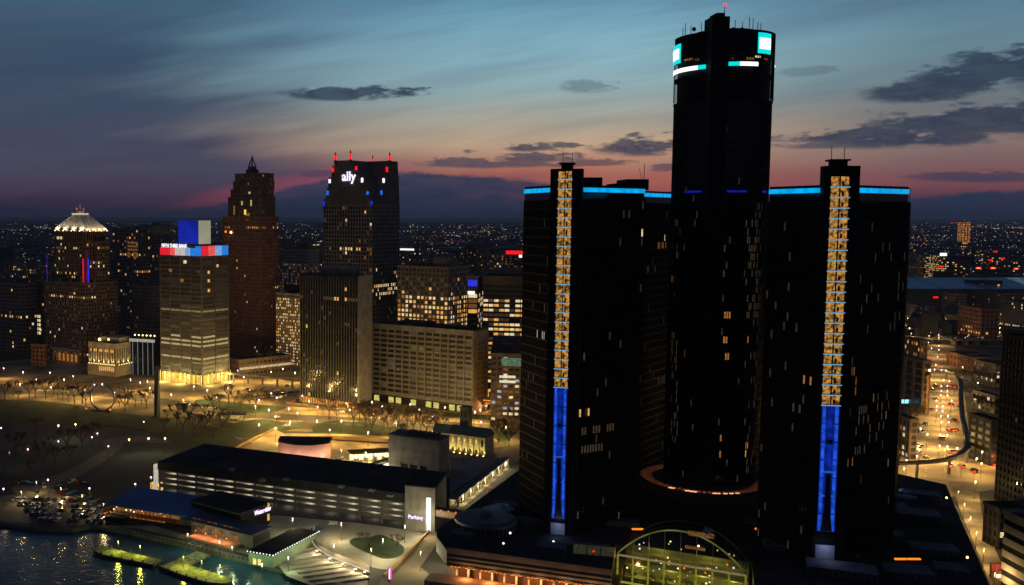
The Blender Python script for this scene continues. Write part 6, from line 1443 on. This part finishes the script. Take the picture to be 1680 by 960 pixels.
add_lamps([(308,876),(360,888),(381,897),(473,914),(430,925)], '%s lamp from the left on the riverside promenade', 'promenade lamps', head=VIO, r=.32, h=6, power=1800, col=(.75,1,.50))
add_lamps([(548,893),(609,900),(628,884),(664,862),(690,905),(730,895),(560,858),(480,850),(700,852)], '%s lamp from the left around the forecourt loop', 'lamps round the forecourt loop', head=SOD, r=.24, h=8, power=4300, col=(1,.84,.46))
add_lamps([(60,790),(100,800),(135,812),(170,826),(35,806)], '%s low lamp from the left along the approach road by the car park', 'lamps on the approach road', head=SOD, r=.2, h=6, power=1900, col=(1,.72,.28))
add_lamps([(455,728),(490,722),(560,738),(600,742),(420,740),(395,752),(520,770-10),(650,735)], '%s yellow lamp from the left round the pink pavilion', 'yellow lamps round the pink pavilion', head=SOD, r=.35, h=7, power=3600, col=(1,.80,.33))
avL = [(1548,623),(1544,633),(1544,641),(1543,648),(1536,657),(1537,666),(1536,673),(1544,682),(1544,692),(1542,713),(1541,731),(1538,585),(1535,598),(1533,606),(1528,571),(1523,562),(1524,551),(1523,540)]
avR = [(1557,625),(1554,633),(1554,641),(1554,648),(1561,657),(1547,666),(1546,674),(1555,682),(1556,692),(1554,713),(1554,732),(1544,607),(1552,607),(1540,543),(1540,549),(1540,554),(1540,567),(1540,574),(1535,520),(1535,526),(1536,532)]
add_lamps(avL, '%s lamp from the left in the left lamp row of the avenue', 'left lamp row of the avenue', head=VIO, r=.45, power=4800, col=(1,.62,.20))
add_lamps(avR, '%s lamp from the left in the right lamp row of the avenue', 'right lamp row of the avenue', head=VIO, r=.45, power=4800, col=(1,.62,.20))
add_lamps([(1510,703),(1521,712),(1514,605),(1514,612),(1487,755),(1483,768),(1480,716),(1476,708),(1611,741),(1602,752),(1614,645),(1632,652),(1508,738),(1504,748),(1579,602),(1613,602),(1505,735),(1640,521),(1648,520),(1662,521),(1492,538),(1495,547),(1489,522),(1518,524),(1552,524),(1640,538),(1640,545),(1604,628),(1610,760),(1570,735),(1600,790),(1620,842)], '%s side lamp from the left in the streets right of the black towers', 'side lamps right of the towers', head=SOD, r=.48, power=4600, every=1, col=(1,.64,.22))
add_lamps([(1572,806),(1582,826),(1592,848),(1602,872),(1614,900),(1632,940)], '%s lamp from the left along the side street down to the bottom right corner', 'lamps on the bottom right side street', head=SOD, r=.2, h=8, power=5200, col=(1,.66,.25))
# ---------------- bare spring trees
def bare_tree(h, seed):
    rg = random.Random(seed); tr = MB(); cr = MB()
    tr.bar((0,0,0), (0,0,h*.34), .22, r2=.15, n=6)
    def grow(p, d, L, r, n):
        q = p+d*L; cr.bar(p, q, r, r2=r*.6, n=3)
        if n == 0: return
        for _ in range(4 if n > 1 else 6):
            v = (d+Vector((rg.uniform(-.8,.8), rg.uniform(-.8,.8), rg.uniform(-.15,.6)))).normalized(); grow(q, v, L*rg.uniform(.6,.85), r*.6, n-1)
    for k in range(6):
        a = 2*PI*k/6+rg.uniform(-.4,.4); tr.bar((0,0,h*.30), (math.cos(a)*h*.13, math.sin(a)*h*.13, h*.50), .13, r2=.09, n=4)
        grow(Vector((math.cos(a)*h*.13, math.sin(a)*h*.13, h*.5)), Vector((math.cos(a)*.7, math.sin(a)*.7, .9)).normalized(), h*.17, .17, 3)
    return tr.mesh('trunk', wood), cr.mesh('crown', mat('twigs', (.09,.065,.045), .95))
TV = [bare_tree(8.5, s) for s in (1,2,3,4)]
def add_trees(pts, fmt, group, sc_=1.):
    rg = random.Random(len(pts)*13)
    for i, (px, py) in enumerate(sorted(pts)):
        p = g(px, py, 0); t = thing('bare_tree', fmt % nth(i), 'tree', (p.x, p.y, 0), rg.uniform(0, 6.28), group); a = TV[rg.randrange(4)]; s_ = sc_*rg.uniform(.75, 1.75)
        inst('trunk', a[0], t, scale=(s_,)*3); inst('crown', a[1], t, scale=(s_,)*3)
add_trees([(8,655),(22,650),(48,654),(58,652),(75,655),(95,656),(103,658),(112,660),(122,662),(135,662),(141,665),(196,668),(210,664),(222,668),(232,664),(205,676),(240,670),(190,660),(88,650),(30,657)], '%s bare tree from the left along the plaza edge below the pyramid tower', 'bare trees along the plaza edge', 1.15)
add_trees([(275,690),(290,700),(310,695),(330,700),(345,694),(300,712),(320,716),(338,708),(360,690),(372,698),(395,672),(410,668),(430,662),(385,664),(360,666),(375,660),(400,662),(420,672),(350,680),(335,684),(365,712),(350,722),(270,708),(255,700)], '%s bare tree from the left in the dark grove right of the pylon', 'bare trees in the plaza grove', 1.15)
add_trees([(540,688),(553,692),(580,700),(600,702),(615,698),(630,704),(645,700),(652,710),(668,702),(678,712),(690,706),(700,716),(715,706),(722,718),(610,712),(640,716),(662,720),(590,690),(625,690),(655,692),(700,696),(572,684),(530,680)], '%s bare tree from the left between marble wing and pink pavilion', 'bare trees before the marble wing', 1.2)
add_trees([(812,700),(826,706),(838,710),(848,702),(852,722),(818,726),(800,690),(835,732)], '%s bare tree from the left beside the stone church', 'bare trees by the church', 1.1)
add_trees([(60,712),(85,735),(110,742),(135,738),(65,748),(40,760),(90,762),(115,758),(150,735),(25,748),(10,772),(50,778),(72,770)], '%s bare tree from the left on the dark riverside plaza', 'bare trees on the riverside plaza', 1.1)
add_trees([(1496,700),(1500,712),(1504,690),(1580,640),(1592,650),(1600,640),(1612,662),(1604,676),(1596,662),(1500,590),(1620,670),(1488,640)], '%s bare tree from the left beside the avenue', 'bare trees beside the avenue', 1.1)
add_trees([(590,888),(598,900),(650,905)], '%s small bare tree from the left on the loop road island', 'small trees on the loop island', .6)
# ---------------- cars
def car_mesh(paint, L=4.5, W_=1.8, H_=1.45, van=False):
    m = MB(); gl_ = MATS['window_glass']; ty = mat('tyre', (.02,.02,.02), .9)
    hl = E('headlamp', (255,240,210), 2.6); tl_ = E('taillamp', (255,30,20), 1.8)
    prof = [(-L/2,.35),(-L/2,.8),(-L*.47,.95),(-L*.22,.98),(-L*.08,H_),(L*.24,H_),(L*.40,1.0),(L*.49,.92),(L/2,.4)] if not van else [(-L/2,.35),(-L/2,.9),(-L*.36,1.05),(-L*.24,H_),(L*.46,H_),(L*.5,.95),(L/2,.4)]
    n = len(prof); k = len(m.v)
    m.v += [(x, -W_/2*(.86 if z > 1.1 else 1), z) for x, z in prof]+[(x, W_/2*(.86 if z > 1.1 else 1), z) for x, z in prof]
    for i in range(n):
        j = (i+1) % n; g_ = prof[i][1] >= .94 and prof[j][1] >= .94 and abs(prof[i][1]-prof[j][1]) > .3
        m.f.append((k+i, k+n+i, k+n+j, k+j)); m.mi.append(m.idx(gl_ if g_ else paint))
    m.f.append(tuple(k+i for i in range(n))); m.mi.append(m.idx(paint)); m.f.append(tuple(k+n+i for i in range(n-1, -1, -1))); m.mi.append(m.idx(paint))
    for s_ in (-1, 1):
        m.box(-L*.10, L*.28, s_*W_*.44-.02, s_*W_*.44+.02, 1.02, H_-.1, gl_)
        for x in (-L*.31, L*.30): m.bar((x, s_*(W_/2-.22), .33), (x, s_*(W_/2+.02), .33), .33, ty, 8)
    return m, hl, tl_
paints = [('silver', (.35,.36,.37)), ('black', (.01,.01,.012)), ('white', (.6,.6,.6)), ('dark red', (.16,.015,.012)), ('blue', (.02,.05,.14)), ('grey', (.10,.10,.11))]
CM = []
for nm, c in paints:
    pm4 = mat('car_paint_'+nm.replace(' ', '_'), c, .25, var=.03)
    for van in (False, True):
        m, hl, tl_ = car_mesh(pm4, van=van, H_=1.45 if not van else 1.85, L=4.5 if not van else 4.9); CM.append((nm, van, m.mesh('parked_car')))
        m2, hl, tl_ = car_mesh(pm4, van=van, H_=1.45 if not van else 1.85, L=4.5 if not van else 4.9); L_ = 4.5 if not van else 4.9
        for s_ in (-.6, .6): m2.box(-L_/2-.06, -L_/2, s_-.2, s_+.2, .6, .85, hl); m2.box(L_/2, L_/2+.06, s_-.22, s_+.22, .7, .95, tl_)
        CM.append((nm, van, m2.mesh('moving_car')))
def add_cars(spots, place, group, lit=False, seed=1, name='parked_car'):
    rg = random.Random(seed); pool = [x for x in CM if (x[2].name.startswith('moving')) == lit]
    for i, (p, rz) in enumerate(sorted(spots, key=lambda s: proj(s[0])[0])):
        nm, van, me = rg.choice(pool); o_ = bpy.data.objects.new(name, me); C.objects.link(o_); o_.location = p; o_.rotation_euler = (0, 0, rz)
        tag(o_, '%s %s, %s from the left %s' % (nm, 'van' if van else 'car', nth(i), place), 'van' if van else 'car', group)
rg = random.Random(8); sp_l = []
A1, A2 = g(62, 845, 0), g(165, 848, 0); dA = (A2-A1).normalized(); nA = Vector((-dA.y, dA.x, 0))
for row in range(5):
    for k in range(13):
        if rg.random() < .82: sp_l.append((g(24+row*10, 820+row*8.5, .1)+dA*(k*2.9+rg.uniform(-.2,.2))+Vector((0,0,0)), math.atan2(dA.y, dA.x)+PI/2+rg.uniform(-.04,.04)+(PI if rg.random() < .5 else 0)))
add_cars(sp_l, 'in the riverside car park', 'cars in the riverside car park', seed=2)
sp_l = []
for k in range(14):
    f = k/14; sp_l.append((g(94+f*90, 802+f*34+(k % 2)*5, .1), .9+rg.uniform(-.2,.2)))
for (px, py) in ((38,795),(50,797),(66,796),(72,799),(118,792),(128,795),(140,797),(60,808)): sp_l.append((g(px, py, .1), rg.uniform(0, 3)))
add_cars(sp_l, 'on the approach road beside the car park', 'cars on the approach road', seed=3)
sp_l = []
for k in range(20): x = 1500+rg.random()*26; y = 690+rg.random()*60; sp_l.append((g(x-(y-690)*.1, y, .1), PI/2+rg.uniform(-.1, .1)))
add_cars(sp_l[:8], 'near the kerb of the avenue with lights on', 'cars with lights on near the avenue kerb', True, 5, 'moving_car')
sp_l = [(g(x, y, .1), PI/2+(-1 if x > 1550 else 1)*PI/2*0+ (0 if x > 1550 else 0)) for x, y in ((1558,634),(1566,635),(1572,637),(1560,665),(1575,669),(1558,690),(1565,691),(1557,707),(1568,706),(1557,742),(1568,742),(1558,765),(1577,766),(1598,774),(1490,727),(1480,735),(1535,634),(1530,640),(1534,655),(1528,672),(1545,720),(1508,744),(1520,752),(1500,752))]
sp_l = [(p, PI/2+PI if p.x < g(1548, 690).x else PI/2+PI) for p, _ in sp_l]
add_cars([(p, -PI/2) for p, _ in sp_l], 'driving on the avenue', 'cars driving on the avenue', True, 6, 'moving_car')
# unlit cars on the lit downtown streets and in the tunnel plaza
add_cars([(g(x, y, .15), rz) for x, y, rz in ((470,700,.1),(395,690,.2),(340,700,.4),(480,660,.1),(455,686,.3),(560,678,.0),(660,700,.2),(610,684,.1),(430,640,.5),(470,634,.5),(452,656,.4),(405,640,.5),(380,645,.5),(365,652,.5),(700,860,.9),(760,810,.9),(790,784,.9),(812,770,.9),(735,842,.9),(520,870,.3),(545,862,.2),(700,690,.2))], 'on the lit downtown streets', 'cars on the lit downtown streets', False, 9, 'parked_car')
add_cars([(g(x, y, .15), rz) for x, y, rz in ((590,748,.3),(606,745,.3),(560,752,.2),(553,758,.2),(566,760,.2),(640,760,.9),(628,768,.9),(650,750,.9),(610,782,.9),(765,806,.9),(775,798,.9),(785,790,.9),(797,780,.9),(806,773,.9),(818,764,.9),(755,818,.9))], 'in the lit tunnel plaza and colonnade', 'cars at the tunnel plaza', False, 10, 'parked_car')
sp_l = [(g(405+rg.random()*80, 640+rg.random()*14, .15), .45+rg.uniform(-.1,.1)) for _ in range(34)]
add_cars(sp_l, 'in the packed lot right of the cube tower', 'cars in the lot by the cube tower', seed=12)
# café tables under umbrellas along the promenade
for i, (px, py) in enumerate(((312,892),(322,894),(332,897),(344,900),(354,903))):
    p = g(px, py, .11); t = thing('planter', nth(i)+' dark round planter from the left on the promenade', 'planter', tuple(p), 0, 'planters on the promenade'); MB().bar((0,0,0), (0,0,.9), .9, r2=1.1, n=9).build('pot', darkcon, t); leafy(1.0, 1.2, 40, random.Random(i)).build('foliage', mat('hedge_leaf', (.03,.045,.02), .9), t)
# railing posts along the river wall
p0 = MB().bar((0,0,0), (0,0,1.1), .07, n=4)
m = MB(); rail_pts = [g(x, y, .0)+Vector((0,0,.11)) for x, y in ((180,866),(300,894),(395,918),(470,938),(560,963))]
for a, b in zip(rail_pts, rail_pts[1:]):
    n_ = int((b-a).length/2.4)
    for k in range(n_): q = a+(b-a)*(k/n_); m.bar(q, q+Vector((0,0,1.1)), .07, n=4)
    m.bar(a+Vector((0,0,1.1)), b+Vector((0,0,1.1)), .06, n=4)
tag(m.build('railing', steel, kind='thing'), 'thin steel railing along the edge of the promenade', 'railing')
# ================================================================ far city
rg = random.Random(99)
gd = Vector((math.cos(math.radians(-35)), math.sin(math.radians(-35)), 0)); gn = Vector((-gd.y, gd.x, 0))
lm = MB(); cols = [(E('far_amber', (255,190,120), 1.0), 5), (E('far_white', (255,235,215), 1.1), 4), (E('far_pink', (255,190,190), .9), 2), (E('far_dim', (140,120,110), .8), 9), (E('far_green', (180,235,190), .8), 1), (E('far_red', (255,40,40), 1.), 1)]
bag = [m_ for m_, n_ in cols for _ in range(n_)]
def octa(mb, p, r, mt_):
    k = len(mb.v); mb.v += [(p[0]+r, p[1], p[2]), (p[0], p[1]+r, p[2]), (p[0]-r, p[1], p[2]), (p[0], p[1]-r, p[2]), (p[0], p[1], p[2]+r), (p[0], p[1], p[2]-r)]
    for f in ((0,1,4),(1,2,4),(2,3,4),(3,0,4),(1,0,5),(2,1,5),(3,2,5),(0,3,5)): mb.f.append(tuple(k+i for i in f)); mb.mi.append(mb.idx(mt_))
def inview(x, y): 
    if y < 50: return False
    px = proj((x, y, 5))[0]; return -60 < px < 1740
cnt = 0
while cnt < 3500:
    D_ = math.exp(rg.uniform(math.log(1150), math.log(16000))); px = rg.uniform(-40, 1720); p = at(px, D_, 0)
    # snap to a street grid, leaving gaps
    a, b = p.dot(gd), p.dot(gn); s_ = 130 if D_ < 4000 else 320
    if rg.random() < .5: a = round(a/s_)*s_
    else: b = round(b/s_)*s_
    p = gd*a+gn*b
    import mathutils.noise as mn
    dens = mn.noise(Vector((p.x/900, p.y/1800, 3)))+.3
    if rg.random() > .25+dens*1.3: continue
    octa(lm, (p.x, p.y, rg.uniform(5, 14)), max(.45, D_*.00030)*rg.uniform(.6, 1.35), rg.choice(bag)); cnt += 1
# strings of lights along the far avenues
for ln in range(26):
    if ln % 2: st_ = at(rg.uniform(-30, 850), rg.uniform(1300, 5000)); d_ = gd if rg.random() < .35 else gn
    else: st_ = at(rg.choice((rg.uniform(-30, 850), rg.uniform(1495, 1700))), rg.uniform(1500, 7000)); d_ = Vector((rg.uniform(-.25, .35), 1, 0)).normalized() if rg.random() < .6 else gd
    mt_ = rg.choice(bag); n_ = rg.randint(10, 34); sp_ = st_.y*.018
    for k in range(n_):
        p = st_+d_*(k*sp_*rg.uniform(.9, 1.1)); px = proj((p.x, p.y, 8))[0]
        if p.y > 1100 : octa(lm, (p.x, p.y, 9), max(.45, p.y*.00030)*rg.uniform(.6, 1.1), mt_ if rg.random() < .75 else rg.choice(bag))
# brighter clusters seen in the photograph
for (px0, px1, y0, y1, n_) in ((0,88,372,379,70),(1575,1680,368,385,120),(1655,1680,372,376,30),(1492,1690,362,405,190),(1492,1690,405,450,130),(1555,1690,520,560,30),(700,860,378,392,90),(1490,1520,385,402,20),(660,760,385,400,30),(455,525,385,395,18),(1520,1680,395,452,150),(760,860,372,380,40),(0,80,395,470,60),(460,530,372,402,40),(1560,1680,480,530,50),(656,700,366,380,25)):
    for _ in range(n_):
        px, py = rg.uniform(px0, px1), rg.uniform(y0, y1); p = g(px, py, 8)
        octa(lm, p, max(.5, p.y*.00033)*rg.uniform(.7, 1.5), rg.choice(bag))
lm.build('distant_city_lights', None, kind='stuff')
# low dark roofs and tree masses of the far city
rm3 = MB(); cm3 = [mat('far_roof_a', (.05,.05,.055), .9), mat('far_roof_b', (.09,.08,.07), .9), mat('far_roof_c', (.03,.03,.035), .9)]
for _ in range(7000):
    D_ = math.exp(rg.uniform(math.log(1080), math.log(22000))); px = rg.uniform(-40, 1720)
    p = at(px, D_, 0); s_ = (8+D_*.004)*rg.uniform(.5, 1.8); h_ = (4+rg.random()**3*14)*(1 if rg.random() < .96 else 2.6); a, b = s_, s_*rg.uniform(.5, 1.2)
    pts = [p-gd*a-gn*b, p+gd*a-gn*b, p+gd*a+gn*b, p-gd*a+gn*b]; rm3.prism([(q.x, q.y) for q in pts], 0, h_, rg.choice(cm3))
rm3.build('distant_city_roofs', None, kind='stuff')
# individual mid-rise blocks standing out of the far city
def farblk(i, px, D_, w_, h_, lab):
    p = at(px, D_, 0); t = thing('distant_block', lab, 'building', (p.x, p.y, 0), math.radians(-35), 'blocks standing out of the far city')
    MB().box(-w_/2, w_/2, -w_*.4, w_*.4, 0, h_).build('wall', [brown, greyst, tan][i % 3], t); MB().box(-w_/2-.4, w_/2+.4, -w_*.4-.4, w_*.4+.4, h_, h_+1).build('roof', roof_dark, t)
    m = MB(); q = random.Random(i)
    for z in range(4, int(h_)-3, 4):
        for k in range(int(w_/5)):
            if q.random() < .22: x = -w_/2+1+k*5; m.quad((x, -w_*.4-.1, z), (x+3, -w_*.4-.1, z), (x+3, -w_*.4-.1, z+2), (x, -w_*.4-.1, z+2), q.choice(LW[:4]))
    if m.v: m.build('lit_window', None, t, 'stuff')
pxs = sorted([rg.uniform(-10, 850) for _ in range(34)]+[rg.uniform(1492, 1680) for _ in range(16)])
for i, px in enumerate(pxs): farblk(i, px, rg.uniform(1350, 3800), rg.uniform(18, 48), rg.uniform(14, 52), nth(i)+' block from the left among those standing above the far low city')

# thin evening haze over the whole city
HZB = MB().box(-26000, 26000, -3000, 30000, -6, 262); hz = HZB.build('haze', None, kind='stuff')
vm_ = bpy.data.materials.new('evening_haze'); vm_.use_nodes = True; vt = vm_.node_tree; vt.nodes.clear()
pv = vt.nodes.new('ShaderNodeVolumePrincipled'); pv.inputs['Color'].default_value = (.75,.82,1,1); pv.inputs['Density'].default_value = 3.0e-5; pv.inputs['Anisotropy'].default_value = .2
vo = vt.nodes.new('ShaderNodeOutputMaterial'); vt.links.new(pv.outputs[0], vo.inputs['Volume']); hz.data.materials.append(vm_)
